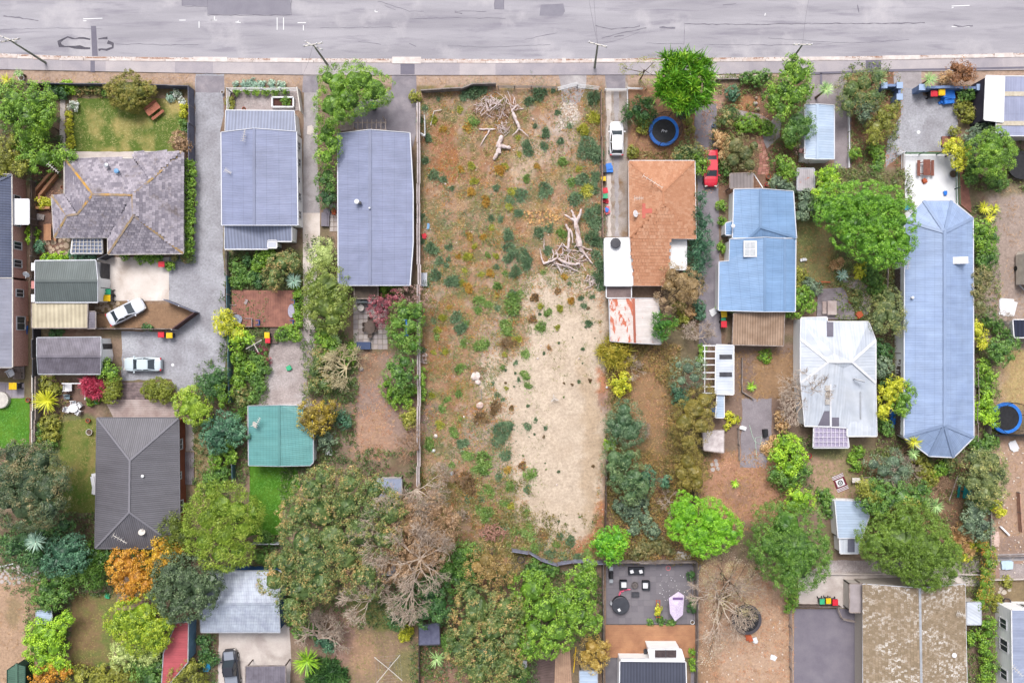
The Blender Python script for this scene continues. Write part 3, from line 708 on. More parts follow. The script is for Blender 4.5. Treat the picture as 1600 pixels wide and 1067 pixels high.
conc('garden_path', [(290,655),(303,655),(303,705),(290,705)], M_paver, .012, .8)
conc('gravel_pad', [(1160,622),(1205,622),(1207,700),(1196,730),(1157,730)], mat('dull_gravel', K(160,152,158), K(142,134,140), .6, 6, .25, .95, .3), .016, 1.2)
conc('terrace', [(947,880),(1084,880),(1084,975),(947,975)], M_paverg, .02, .1)
conc('terrace', [(946,1026),(966,1026),(966,1090),(946,1090)], M_paverg, .02, .1)
conc('curved_path', [(1316,430),(1340,432),(1356,448),(1362,470),(1356,492),(1340,498),(1344,470),(1336,452),(1318,446)], M_gravelb, .016, .8)
conc('concrete_pad', [(1562,900-20),(1562,905),(1700,905),(1700,880)], M_gravelb, .014, .5)
conc('concrete_edge', [(1548,866),(1700,860),(1700,870),(1548,878)], M_conco, .02, .2)
conc('side_path', [(1095,880),(1092,900),(1085,1090),(1078,1090),(1086,900)], M_asph, .014, .3)
conc('gravel_path', [(1152,172),(1186,178),(1200,186),(1210,195),(1206,215),(1192,222),(1190,210),(1200,196),(1180,186),(1152,184)], M_gravelb, .016, .6)
conc('gravel_path', [(1198,196),(1216,178),(1222,184),(1218,215),(1198,232),(1192,218),(1204,212)], M_conco, .02, .6)

# individually laid units: pavers, flagstones, bricks in the path
def pavers(name, quad, nx_, ny_, m, z=.05, gap=.06, parent_name=None, ms=None, unit='paver'):
    root = bpy.data.objects.new(name, None); col.objects.link(root); struct(root)
    a, b, c_, d = [W(*q) for q in quad]; base = {}
    for i in range(nx_):
        for j in range(ny_):
            def at_(u, v): return (a*(1-u)+b*u)*(1-v)+(d*(1-u)+c_*u)*v
            u0, u1, v0, v1 = (i+gap/2)/nx_, (i+1-gap/2)/nx_, (j+gap/2)/ny_, (j+1-gap/2)/ny_
            P = [at_(u0, v0), at_(u1, v0), at_(u1, v1), at_(u0, v1)]; cc = sum(P, Vector())/4; mm = R.choice(ms or [m])
            if (mm.name) not in base:
                base[mm.name] = MB().prism([p_-cc for p_ in P], 0, z).build(unit, mm, root); o = base[mm.name]
            else: o = base[mm.name].copy(); col.objects.link(o)
            o.location = (cc.x, cc.y, R.uniform(0, .012)); o.parent = root
    return root
MP = [mat('paver_a', K(196,186,182), None, 1, 9, .14), mat('paver_b', K(182,170,166), None, 1, 9, .14), mat('paver_c', K(172,162,162), None, 1, 9, .14)]
pavers('patio_paving', [(552,468),(606,466),(606,546),(552,546)], 7, 10, None, .05, .08, ms=MP)
pavers('side_paving', [(515,318),(528,318),(528,362),(515,362)], 2, 6, None, .05, .1, ms=MP)
MG = [mat('terrace_paver_a', K(134,129,135), None, .8, 8, .08), mat('terrace_paver_b', K(126,121,128), None, .8, 8, .08)]
pavers('terrace_paving', [(948,881),(1083,881),(1083,974),(948,974)], 14, 10, None, .035, .03, ms=MG)
MPG = [mat('grey_slab_a', K(170,162,172), None, 1, 9, .1), mat('grey_slab_b', K(158,150,160), None, 1, 9, .1)]
pavers('yard_paving', [(0,598),(38,598),(38,621),(0,621)], 4, 2, None, .05, .06, ms=MPG)
MBK = [mat('path_brick_a', K(190,134,120), None, 2, 9, .16), mat('path_brick_b', K(170,116,104), None, 2, 9, .16), mat('path_brick_c', K(200,150,134), None, 2, 9, .16)]
for qd, a_, b_ in (([(1181,214),(1191,212),(1198,240),(1186,246)], 2, 5), ([(1186,246),(1198,240),(1203,256),(1186,258)], 3, 3), ([(1186,258),(1203,256),(1201,273),(1183,273)], 3, 4)):
    pavers('brick_path', qd, a_, b_, None, .05, .1, ms=MBK, unit='brick')
pavers('stepping_stones', [(293,667),(303,667),(303,676),(293,676)], 1, 1, None, .06, .1, ms=MP); pavers('stepping_stones', [(294,689),(303,689),(303,704),(294,704)], 1, 2, None, .06, .2, ms=MP)
def flags(name, pts, n, r, m, seed):
    g = random.Random(seed); root = bpy.data.objects.new(name, None); col.objects.link(root); struct(root); done = []
    xs = [p_[0] for p_ in pts]; ys = [p_[1] for p_ in pts]; tries = 0
    while len(done) < n and tries < 4000:
        tries += 1; x_, y_ = g.uniform(min(xs), max(xs)), g.uniform(min(ys), max(ys)); rr = r*g.uniform(.75, 1.2)
        if not in_poly([x_], [y_], pts)[0] or any(dist((x_, y_), d) < (rr+d[2])*.86 for d in done): continue
        done.append((x_, y_, rr)); k = g.randint(5, 7); a0 = g.random()*6
        MB().prism([W(x_+rr*g.uniform(.85, 1.1)*math.cos(a0+2*math.pi*i/k), y_+rr*g.uniform(.85, 1.1)*math.sin(a0+2*math.pi*i/k)) for i in range(k)], 0, g.uniform(.03, .06)).build('flagstone', m, root)
MF = mat('sandstone_flags', K(206,182,156), K(176,156,138), .8, 9, .15)
flags('flagstone_patio', [(70,378),(108,372),(110,398),(68,400)], 34, 4.2, MF, 3)
flags('flagstone_path', [(150,472),(184,472),(184,482),(150,486)], 14, 3.6, MF, 4)
flags('stepping_stones', [(1550,918),(1580,918),(1580,927),(1550,927)], 4, 4, mat('pale_stepping_stone', K(206,194,180), None, 1, 9, .15), 5)
flags('crazy_paving', [(1112,395+325),(1122,718),(1125,735),(1108,735)], 6, 3.6, MP[0], 6)
flags('rubble_paving', [(0,885),(60,885),(62,905),(20,912),(0,908)], 46, 3, MP[0], 9)

def deck(name, label, quad, m, h=.35, bw=.17, along='u', cat='deck', unit='plank'):
    """quad in px (seen at deck height); planks run from edge a-d side to b-c side when along='u'"""
    a, b, c_, d = [W(q[0], q[1], h) for q in quad]
    if along == 'v': a, b, c_, d = b, c_, d, a
    n = max(2, int((d-a).length/bw)); o = (a+c_)/2; o.z = 0; root = thing(name, label, cat, o)
    mbf = MB(); first = None
    for q, w_ in (((a+b)/2, 0), ((c_+d)/2, 0)): pass
    mbf.prism([((p_.x-o.x)*.99, (p_.y-o.y)*.99) for p_ in (a, b, c_, d)], 0, h-.06); mbf.build('deck_frame', M_timberd, root)
    for i in range(n):
        v0, v1 = (i+.04)/n, (i+.96)/n
        P = [a.lerp(d, v0), b.lerp(c_, v0), b.lerp(c_, v1), a.lerp(d, v1)]; cc = sum(P, Vector())/4
        par = abs(((b-a)-(c_-d)).length) < .15
        if first is None or not par: pl = MB().prism([p_-cc for p_ in P], -.045, 0).build(unit, m, root); first = first or pl
        else: pl = first.copy(); col.objects.link(pl); pl.parent = root
        pl.location = (cc.x-o.x, cc.y-o.y, h-.004*R.random())
    return root
# ---------------------------------------------------------------- buildings
M_gut = mat('pale_gutter', K(226,228,236), None, 1, 6, .05, .5)
def building(name, label, vs, faces, rm, wm, over=.35, gutter=M_gut, ridge=None, wins=(), tiles=None, cat='house', base=0.0, thick=.14, valley=True, walls=True, ridge_w=.28, nogut=False, roof_name='roof', posts=False, inset=None):
    """vs: {id:(px,py,height)} as seen in the photograph; faces: strings of ids. Roof shell, walls under it, caps, gutters, windows"""
    Vw = {k: W(*v) for k, v in vs.items()}; n = len(vs); o = sum(Vw.values(), Vector())/n; o.z = 0
    root = thing(name, label, cat, o)
    L = {k: v-o for k, v in Vw.items()}; FF = []
    for f in faces:
        ids = list(f); nn = Vector()
        for i in range(len(ids)):
            p, q = L[ids[i]], L[ids[(i+1) % len(ids)]]; nn += p.cross(q)
        if nn.z < 0: ids = ids[::-1]; nn = -nn
        FF.append((ids, nn.normalized()))
    roofs = []
    for fi, (ids, nn) in enumerate(FF):
        e = Vector((0,0,1)).cross(nn)
        if e.length < .03:
            xs = [L[i].x for i in ids]; ys = [L[i].y for i in ids]; e = Vector((1,0,0)) if (max(xs)-min(xs)) > (max(ys)-min(ys)) else Vector((0,1,0))
        e.normalize(); g = nn.cross(e)
        mb = MB(); P = [L[i] for i in ids]; z = max(p.dot(g) for p in P)
        mb.q(P, [(p.dot(e), z-p.dot(g)) for p in P]); mb.q([p-Vector((0,0,thick)) for p in P][::-1])
        m_ = rm[fi] if isinstance(rm, (list, tuple)) else rm
        ro = mb.build(roof_name, m_, root); roofs.append(ro)
    # boundary and inner edges
    ed = {}
    for fi, (ids, nn) in enumerate(FF):
        for i in range(len(ids)): ed.setdefault(frozenset((ids[i], ids[(i+1) % len(ids)])), []).append((fi, ids[i], ids[(i+1) % len(ids)]))
    bnd = [v[0] for v in ed.values() if len(v) == 1]; nxt = {a: b for _, a, b in bnd}
    st = bnd[0][1]; loop = [st]
    while nxt.get(loop[-1]) and nxt[loop[-1]] != st and len(loop) < 40: loop.append(nxt[loop[-1]])
    fas = MB(); gt = MB()
    for _, a, b in bnd:
        A, B = L[a], L[b]; dn = Vector((0,0,thick)); fas.q([A-dn, B-dn, B, A])
        d = (B-A).normalized(); out = Vector((d.y, -d.x, 0)).normalized() if abs(d.z) < .99 else Vector((0,0,0))
        if abs(A.z-B.z) < .12 and not nogut: gt.beam(A+out*.05-Vector((0,0,.02)), B+out*.05-Vector((0,0,.02)), .11, .1)
        elif not nogut: gt.beam(A+out*.02+Vector((0,0,.01)), B+out*.02+Vector((0,0,.01)), .07, .12)
    fas.build('fascia', gutter or wm, root)
    if gt.f: gt.build('gutter', gutter, root)
    for k_, v in ed.items():
        if len(v) != 2: continue
        a, b = v[0][1], v[0][2]; A, B = L[a], L[b]; f1, f2 = FF[v[0][0]], FF[v[1][0]]
        c2 = sum((L[i] for i in f2[0]), Vector())/len(f2[0])
        if (B-A).length > .4 and f1[1].dot(f2[1]) < .9995:
            up = Vector((0,0,.035))
            if (c2-A).dot(f1[1]) < -.01: MB().beam(A+up, B+up, ridge_w, .05).build('ridge_cap', ridge or (rm[0] if isinstance(rm, (list, tuple)) else rm), root)
            elif valley: MB().beam(A+up*.3, B+up*.3, .16, .02).build('valley_gutter', M_dark, root)
    if walls:
        P = [L[i] for i in loop]; m = len(P)
        ar = sum(P[k].x*P[(k+1) % m].y-P[(k+1) % m].x*P[k].y for k in range(m)); sg = 1 if ar > 0 else -1
        ins = []
        for k in range(m):
            p0, p1, p2 = P[k-1], P[k], P[(k+1) % m]
            d1 = Vector((p1.x-p0.x, p1.y-p0.y)).normalized(); d2 = Vector((p2.x-p1.x, p2.y-p1.y)).normalized()
            n1 = Vector((-d1.y, d1.x))*sg; n2 = Vector((-d2.y, d2.x))*sg; s_ = n1+n2; den = max(.3, 1+n1.dot(n2))
            q = s_/den*over; ins.append(Vector((p1.x+q.x, p1.y+q.y, p1.z-thick-.02)))
        if posts:
            for q in ins: MB().box((q.x, q.y, q.z/2), (.12, .12, q.z)).build('post', M_timberd, root)
        else:
            for k in range(m):
                A, B = ins[k], ins[(k+1) % m]
                if (B-A).length < .1: continue
                t_ = (B-A); t_.z = 0; t_.normalize(); no = Vector((t_.y, -t_.x, 0))*sg; th = .12
                pts = [(A.x, A.y, base), (B.x, B.y, base), (B.x, B.y, B.z), (A.x, A.y, A.z)]
                inn = [tuple(Vector(p)-no*th) for p in pts]
                mb = MB(); mb.q(pts if sg > 0 else pts[::-1]); mb.q(inn[::-1] if sg > 0 else inn); 
                for e1, e2 in ((0,1),(1,2),(2,3),(3,0)): mb.q([pts[e2], pts[e1], inn[e1], inn[e2]])
                mb.build('wall', wm, root)
                for (lk, u, wd, ht, sill, kind) in wins:
                    if lk != loop[(k+1) % m]: continue
                    cc = B.lerp(A, u); c0 = Vector((cc.x, cc.y, sill+ht/2))
                    ang = math.atan2(t_.y, t_.x)
                    if kind == 'door':
                        MB().box(c0+no*.05, (wd, .08, ht), ang).build('door', M_dark, root); continue
                    fr = MB()
                    for dx, dz, sx_, sz_ in ((0, ht/2, wd, .08), (0, -ht/2, wd+.1, .08), (-wd/2, 0, .08, ht), (wd/2, 0, .08, ht), (0, 0, .05, ht)):
                        q = c0+t_*dx+Vector((0,0,dz))+no*.05; fr.box(q, (sx_, .12, sz_), ang)
                    wo_ = fr.build('window', M_white, root)
                    for s_ in (-1, 1): MB().box(c0+t_*(s_*wd/4)+no*.03, (wd/2-.08, .03, ht-.08), ang).build('pane', M_glass, wo_)
    root['loop'] = ''.join(loop); del root['loop']
    if tiles:
        tw, tl, tm, jit = tiles
        for fi, (ids, nn) in enumerate(FF):
            e = Vector((0,0,1)).cross(nn)
            if e.length < .03: continue
            e.normalize(); g = nn.cross(e); P = [L[i] for i in ids]
            uv = [(p.dot(e), p.dot(g)) for p in P]; us = [u for u, v in uv]; vs_ = [v for u, v in uv]
            nu, nv = int((max(us)-min(us))/tw)+2, int((max(vs_)-min(vs_))/tl)+2
            U, Vv = np.meshgrid(np.arange(nu), np.arange(nv)); off = (Vv % 2)*.5
            uc = min(us)+(U+off)*tw; vc = min(vs_)+(Vv+.5)*tl
            k = in_poly(uc, vc, uv); uc = uc[k]; vc = vc[k]; n_ = len(uc)
            if not n_: continue
            E, G_, N_ = np.array(e), np.array(g), np.array(nn); h0 = P[0].dot(nn)
            g_ = np.random.default_rng(fi+3); w2 = tw*.5*(1-.1*g_.random(n_)); a = .012+.02*g_.random(n_); b = .05+jit*g_.random(n_)
            def pt(du, dv, hh): return (uc+du)[:, None]*E+(vc+dv)[:, None]*G_+(h0+hh)[:, None]*N_
            lo_, hi_ = -tl*.55, tl*.5      # g points up the slope
            q1, q2, q3, q4 = pt(-w2, lo_, b), pt(w2, lo_, b), pt(w2, hi_, a), pt(-w2, hi_, a)
            top = np.stack([q1, q2, q3, q4], 1)
            f1_ = pt(-w2, lo_, b*0); f2_ = pt(w2, lo_, b*0); front = np.stack([f1_, f2_, q2, q1], 1)
            side = np.stack([q2, f2_, pt(w2, hi_, a*0), q3], 1)
            ob = np_quads('roof_tiles', np.concatenate([top, front, side]), tm, np.tile(g_.random(n_), 3), roofs[fi]); stuff(ob)
    return root
def tilemat(name, c1, c2, c3=None, s3=.5, rough=.8, lo=.52, hi=.62, patch=None, big=False):
    t = NT(name); p = t.pos(); a = t.n('ShaderNodeAttribute', attribute_name='tint')
    c = t.mix(a.outputs['Fac'], c1, c2)
    if patch: c = t.mix(t.ramp(t.noise(p, .35, 5, .65), .5, .62), c, patch)
    if c3:
        f = t.noise(p, s3, 6, .7)
        m = t.n('ShaderNodeMath', operation='MULTIPLY_ADD'); m.inputs[1].default_value = .22; t.l(a.outputs['Fac'], m.inputs[0]); t.l(f, m.inputs[2])
        fac = t.ramp(m.outputs[0], lo, hi)
        if big: fac = t.mix(1.0, fac, t.ramp(t.noise(p, .3, 4, .6), .4, .62), 'MULTIPLY')
        c = t.mix(fac, c, c3)
    c = t.mix(1.0, c, t.ramp(t.noise(p, 7, 4, .7), .3, .7, (.82,)*3+(1,), (1.12,)*3+(1,)), 'MULTIPLY')
    return t.out(c, rough, 0, .3)
TM_grey = tilemat('weathered_slate_tiles', K(132,126,138), K(188,180,190), K(122,112,114), .5, lo=.68, hi=.85)
TM_brown = tilemat('brown_pressed_tiles', K(192,136,104), K(204,150,118), K(210,162,132), .3, lo=.6, hi=.9)
TM_gold = tilemat('mossy_golden_tiles', K(146,128,104), K(172,152,128), K(226,220,214), 5.5, .5, lo=.65, hi=.72, big=True)
RB_navy = ribs('navy_shingle_sheet', K(88,98,128), K(104,112,140), .3, .3, .6, bands=.34)
RB_grey = ribs('pale_grey_iron', K(168,170,188), K(150,152,170), .16, .14, .5)
RB_green = ribs('green_grey_iron', K(112,122,122), K(100,110,110), .26, .24, .6, bands=0)
RB_cream = ribs('cream_fibre_sheet', K(226,214,186), K(200,188,162), .5, .2, .8, .6)
RB_shed = ribs('weathered_shed_iron', K(140,134,148), K(112,106,118), .2, .2, .6, .9)
RB_char = ribs('charcoal_iron', K(124,122,130), K(116,114,122), .24, .34, .6)
RB_slate = ribs('slate_blue_iron', K(152,160,192), K(144,152,184), .2, .07, .55, .5, bands=1.4)
RB_slat2 = ribs('slate_blue_wide_rib', K(150,158,184), K(142,150,176), .38, .24, .55, .5)
RB_teal = ribs('teal_iron', K(112,174,172), K(102,164,164), .22, .08, .38, .6, bands=.4)
RB_silver = ribs('silver_iron', K(214,224,240), K(186,194,214), .2, .14, .35, 1.2, bands=.45)
RB_white = ribs('white_iron', K(226,232,242), K(206,214,228), .34, .07, .4, .4)
RB_sky = ribs('sky_blue_iron', K(142,178,222), K(132,168,212), .2, .09, .5, .4, bands=1.1)
RB_long = ribs('pale_blue_iron', K(170,192,230), K(160,182,222), .2, .07, .5, .5, bands=1.0)
RB_ice = ribs('ice_blue_iron', K(198,216,240), K(186,206,232), .3, .06, .5, .4)
RB_rust = ribs('rusted_iron', K(240,230,226), K(228,212,206), .24, .1, .6, 1.2, rust=K(196,104,72), rlo=.5)
RB_rust2 = ribs('rust_streaked_iron', K(206,200,206), K(184,176,182), .24, .16, .6, 1.2, rust=K(186,120,100), rlo=.56)
RB_red = ribs('red_iron', K(206,98,106), K(192,88,96), .2, .18, .6, .6)
RB_dkgrey = ribs('graphite_iron', K(84,88,106), K(76,80,98), .36, .3, .6, .3)
RB_thatch = ribs('weathered_plank_roof', K(186,158,136), K(160,132,110), .3, .3, .9, .8)
RB_lav = ribs('lavender_iron', K(170,176,206), K(158,164,194), .2, .07, .5, .5, bands=2.2)
RB_lot = ribs('pale_bluegrey_iron', K(176,186,212), K(160,170,198), .18, .1, .5, .6)
M_wallw = mat('white_weatherboard', K(255,255,255,1.2), K(246,246,250,1.15), 1, 4, .06, .6, 0, (1, 1, 6))
M_wallc = mat('cream_weatherboard', K(222,214,206), K(200,192,184), 1, 4, .06, .7, 0, (1, 1, 6))
M_wallb = mat('strong_blue_wall', K(56,100,156), K(48,88,140), 1, 6, .08, .6)

# --- brick house on the edge (two roofs)
building('brick_house', 'brick house with navy slab roof and a tall wall of white windows', {'a':(-90,273,2.9),'b':(18,273,2.9),'c':(19,434,2.9),'d':(-90,434,2.9),'e':(-40,300,4.7),'f':(-40,434,4.7)},
    ['abe','bcfe','aefd'], RB_navy, M_brick, .1, M_offwhite, wins=[('b',.22,.9,1.2,1.2,'w'),('b',.45,.9,1.2,1.2,'w'),('b',.68,.9,1.5,1,'w'),('b',.86,.9,1.5,1,'w')])
building('grey_roofed_annexe', 'long grey iron roofed wing joined below the brick house', {'a':(-90,435,3.2),'b':(19,435,3.2),'c':(19,574,3.2),'d':(-90,574,3.2),'e':(-40,435,4.7),'f':(-40,574,4.7)},
    ['bcfe','aefd'], RB_grey, M_brick, .1, M_offwhite, wins=[('b',.15,.9,1.4,1,'w'),('b',.5,1.6,1.6,.7,'w')])
building('box_awning', 'square white flat awning against the brick house wall', {'a':(21,312,2.6),'b':(45,312,2.6),'c':(45,350,2.6),'d':(21,350,2.6)}, ['abcd'], M_white, M_white, .1, M_white, posts=True, cat='awning')
# --- grey tiled house
building('grey_tiled_house', 'old house with weathered grey tiles and orange lichen on its ridges',
    {'a':(101,248,2.6),'b':(209,248,2.6),'c':(209,238,2.6),'d':(285,238,2.6),'e':(286,396,2.6),'f':(169,397,2.6),'g':(169,371,2.6),'h':(85,371,2.6),'i':(81,306,2.6),'j':(101,306,2.6),
     'R':(145,304,4.9),'Q':(207,305,4.9),'N':(236,281,4.2),'S':(209,337,4.9),'w':(105,337,3.8),'x':(121,335,3.9)},
    ['abNQR','bcdN','deSQN','feS','RQghwx','QSfg','aRxj','jxwi','iwh'], TM_grey, M_wallc, .3, M_offwhite, ridge=mat('lichen_ridge', K(176,148,100), K(150,138,134), .7, 9, .2, .9, c3=K(212,160,66), s3=.4), tiles=(.42,.34,TM_grey,.02), ridge_w=.26)
# --- garage B, carport C, sheds
building('ribbed_garage', 'green grey ribbed gable garage with a charcoal roller door', {'a':(55,408,2.5),'b':(150,408,2.5),'c':(153,472,2.5),'d':(55,472,2.5),'e':(55,439,3.2),'f':(153,439,3.2),'b':(150,407,2.5)},
    ['abfe','efcd'], RB_green, M_wallw, .12, M_gut, wins=[('f',.5,.1,.1,1,'w')], cat='garage')
building('open_carport', 'cream sheeted flat carport roof beside the green grey garage', {'a':(50,474,2.3),'b':(137,474,2.3),'c':(136,512,2.2),'d':(50,512,2.2)}, ['abcd'], RB_cream, M_timberd, .15, M_timberg, posts=True, cat='carport')
building('lean_to_porch', 'small grey lean-to at the end of the cream carport', {'a':(137,487,2.1),'b':(149,487,2.0),'c':(149,513,2.0),'d':(137,513,2.1)}, ['abcd'], RB_shed, M_timberd, .1, M_timberg, posts=True, cat='lean-to')
building('grey_shed', 'weathered dark grey gable shed with lichen stained iron', {'a':(58,528,2.4),'b':(158,527,2.4),'c':(157,584,2.4),'d':(60,584,2.4),'e':(58,557,3.1),'f':(158,557,3.1)}, ['abfe','efcd'], RB_shed, M_wallw, .12, M_galv, cat='shed')
# doors on the two garages: real panels proud of the walls
def door_at(bname, p1, p2, m, h=2.1, name='garage_door'):
    """vertical panel on a wall line given by two ground points (px), parented to the building"""
    rt = bpy.data.objects[bname]; A, B = W(*p1)-rt.location, W(*p2)-rt.location; A.z = B.z = 0
    mb = MB(); n = 5
    for k in range(n): z = .05+h*k/n; mb.beam(A+Vector((0,0,z+h/n/2)), B+Vector((0,0,z+h/n/2)), .07, h/n-.03)
    return mb.build(name, m, rt)
# ground x of the wall end: top edge px -> ground px
def gpx(x, h): return 800+(x-800)*(1-h/H)
door_at('ribbed_garage', (gpx(154.5,2.5),413), (gpx(154.5,2.5),452), M_dark)
door_at('grey_shed', (gpx(159,2.4),537), (gpx(159,2.4),572), M_dark)
# --- charcoal hip house
building('charcoal_hip_house', 'charcoal ribbed hip roof house with dishes on its lower hip', {'a':(152,653,2.6),'b':(279,653,2.6),'c':(281,856,2.6),'d':(149,856,2.6),'e':(203,719,4.9),'f':(202,800,4.9)},
    ['abe','bcfe','cdf','daef'], RB_char, mat('red_cladding', K(170,100,76), K(150,88,68), 1, 6, .1), .3, RB_char, ridge=mat('charcoal_cap', K(132,130,138), None, 1, 5, .05), ridge_w=.22, wins=[('b',.2,1.2,1.2,1,'w'),('b',.45,.8,.8,1.4,'w'),('b',.7,1.4,1.2,1,'w')])
# --- blue grey gable house F
building('blue_grey_gable_house', 'blue grey gable house with white walls beside the walled courtyard', {'a':(346,207,2.9),'b':(397,201,3.9),'c':(463,206,2.9),'d':(465,352,2.9),'e':(397,352,3.9),'f':(347,352,2.9)},
    ['abef','bcde'], RB_slate, M_wallw, .12, M_gut, ridge=RB_slate, wins=[('c',.12,.9,1.1,1,'w'),('c',.3,.9,1.1,1,'w'),('c',.5,.6,.8,1.4,'w'),('c',.68,.9,1.2,1,'w'),('c',.88,.9,1.2,1,'w')])
building('front_porch_roof', 'wide ribbed porch roof against the walled courtyard', {'a':(353,173,2.3),'b':(460,174,2.3),'c':(462,205,2.7),'d':(352,205,2.7)}, ['abcd'], RB_slat2, M_wallw, .12, M_gut, cat='porch')
building('rear_porch_roof', 'wide ribbed rear porch roof with a square skylight', {'a':(351,353,2.75),'b':(456,353,2.75),'c':(456,377,2.4),'g':(418,377,2.4),'h':(418,389,2.3),'d':(351,389,2.3)}, ['abcghd'], RB_slat2, M_wallw, .1, M_white, cat='porch')
building('glass_porch_box', 'small white framed glass box at the rear porch corner', {'a':(419,376,2.4),'b':(432,376,2.4),'c':(432,387,2.4),'d':(419,387,2.4)}, ['abcd'], M_clear, M_white, .08, M_white, cat='porch')
# --- long slate house G
building('long_slate_house', 'long house with a smooth slate blue gable roof and central vent', {'a':(528,209,2.7),'b':(578,203,3.7),'c':(640,208,2.7),'d':(645,300,2.65),'g':(645,380,2.65),'h':(640,446,2.7),'e':(578,446,3.7),'f':(529,446,2.7)},
    ['abef','bcdghe'], RB_slate, M_wallw, .15, M_gut, ridge=RB_slate, wins=[('f',.5,1,1,1,'w')], ridge_w=.34)
# --- teal roof
building('teal_shed', 'teal iron gable roof shed with a dish by the bright lawn', {'a':(388,634,2.5),'b':(436,633,3.2),'c':(472,634,2.5),'d':(489,660,2.5),'e':(489,722,2.5),'f':(484,727,2.5),'g':(436,728,3.2),'h':(389,727,2.5)},
    ['abgh','bcdefg'], RB_teal, M_wallw, .15, M_galv, ridge=RB_teal, cat='garage')
# --- silver garage
building('silver_garage', 'silver iron gable garage with a strong blue end wall', {'a':(330,892,2.6),'b':(439,892,2.6),'c':(436,943,3.5),'d':(438,987,2.6),'e':(314,987,2.6),'f':(312,943,3.5)}, ['abcf','cdef'], RB_silver, M_wallb, .14, M_galv, ridge=RB_silver, cat='garage', wins=[('b',.55,1,.8,1.1,'w')])
building('ribbed_carport', 'grey ribbed flat carport roof behind the dark pickup', {'a':(384,1041,2.3),'b':(446,1040,2.3),'c':(446,1095,2.3),'d':(384,1095,2.3)}, ['abcd'], RB_shed, M_timberd, .1, M_timberg, posts=True, cat='carport')
building('red_roofed_shed', 'narrow faded red iron roof with a pale blue side wall', {'a':(276,973,2.7),'b':(294,972,2.7),'c':(293,1034,2.7),'d':(262,1070,2.7),'e':(253,1070,2.7),'f':(256,1020,2.7)}, ['abcdef'], RB_red, mat('pale_blue_wall', K(140,178,206), K(120,156,186), 1, 6, .08), .1, M_galv, cat='shed')
building('tiny_white_shed', 'tiny white roofed garden shed in the lime hedge', {'a':(57,954,1.9),'b':(81,953,1.9),'c':(82,965,2.1),'d':(80,973,1.9),'e':(57,976,1.9)}, ['abcde'], RB_ice, M_dark, .1, M_galv, cat='shed')
building('green_corner_shed', 'small green gable shed by the rubble yard corner', {'a':(12,1046,1.9),'b':(26,1036,2.3),'c':(39,1040,1.9),'d':(39,1075,1.9),'e':(26,1075,2.3),'f':(12,1075,1.9)}, ['abef','bcde'], ribs('dull_green_iron', K(92,128,110), K(82,116,100), .25, .2), M_grnd, .08, M_grnd, cat='shed')
# --- brown hip roof J
building('brown_hip_house', 'brown pressed tile hip roof with antennas and a red painted cross', {'a':(983,252,2.7),'b':(1085,252,2.7),'c':(1087,373,2.7),'d':(1046,373,2.7),'g':(1045,446,2.2),'h':(989,446,2.2),'i':(984,372,2.7),'e':(1036,300,4.5),'f':(1037,318,4.5)},
    ['abe','bcfe','cdghif','aefi'], TM_brown, M_wallc, .2, M_white, ridge=TM_brown, tiles=(.34,.4,TM_brown,.012), valley=False, ridge_w=.2)
building('flat_roofed_annexe', 'bright white flat roof with a small chimney cowl beside the tiled wing', {'a':(945,373,2.5),'b':(988,372,2.5),'c':(988,446,2.5),'d':(946,446,2.5)}, ['abcd'], mat('white_membrane', K(250,250,252), K(240,240,244), 1, 6, .04, .6), M_wallw, .06, M_white, cat='annexe')
building('white_porch_roof', 'small white flat porch roof with leaves beside the feathery hedge', {'a':(1046,374,2.5),'b':(1072,374,2.5),'c':(1072,421,2.5),'d':(1045,421,2.5)}, ['abcd'], mat('leafy_white_membrane', K(246,246,248), K(232,230,230), 2, 9, .08, .6), M_wallw, .06, M_white, cat='porch')
building('rusted_shed', 'shed with white iron roof streaked with orange rust', {'a':(952,467,2.2),'b':(990,466,2.6),'c':(1028,466,2.2),'d':(1032,538,2.2),'e':(992,536,2.6),'f':(954,533,2.2)}, ['abef','bcde'], [RB_rust, ribs('light_rust_iron', K(244,236,234), K(232,220,216), .24, .1, .6, 1.2, rust=K(206,140,112), rlo=.6)], M_wallc, .12, M_galv, cat='shed', ridge=ribs('rusty_ridge_iron', K(196,110,84), K(178,94,70), .3, .2))
building('rust_streaked_hut', 'tiny hut with a rust streaked iron roof among bushes', {'a':(1246,264,2),'b':(1272,264,2),'c':(1272,297,1.9),'d':(1246,297,1.9)}, ['abcd'], RB_rust2, M_wallc, .1, M_galv, cat='hut')
# --- sky blue house K
building('sky_blue_house', 'sky blue iron house with stepped roofs and a skylight', {'a':(1147,296,2.7),'b':(1188,295,3.5),'c':(1239,299,2.8),'d':(1244,372,2.8),'e':(1188,355,3.5),'f':(1145,372,2.7),'k':(1170,372,3.0)},
    ['abekf','bcde','ekd'], RB_sky, M_wallw, .14, M_gut, ridge=RB_sky)
building('lower_blue_wing', 'lower wing with sky blue iron and a white framed skylight', {'a':(1140,374,2.9),'b':(1195,371,3.5),'c':(1226,373,3.0),'l':(1243,373,2.7),'d':(1242,487,2.7),'m':(1226,487,3.0),'e':(1195,487,3.4),'f':(1123,485,2.4),'g':(1124,409,2.4),'h':(1139,408,2.6)},
    ['abefgh','bcme','cldm'], RB_sky, M_wallw, .14, M_gut, ridge=RB_sky)
building('thatched_lean_to', 'brown weathered plank lean-to roof below the blue wing', {'a':(1146,490,2.4),'b':(1226,487,2.4),'c':(1224,540,2.1),'d':(1144,538,2.1)}, ['abcd'], RB_thatch, M_timberd, .12, M_timber, posts=True, cat='lean-to')
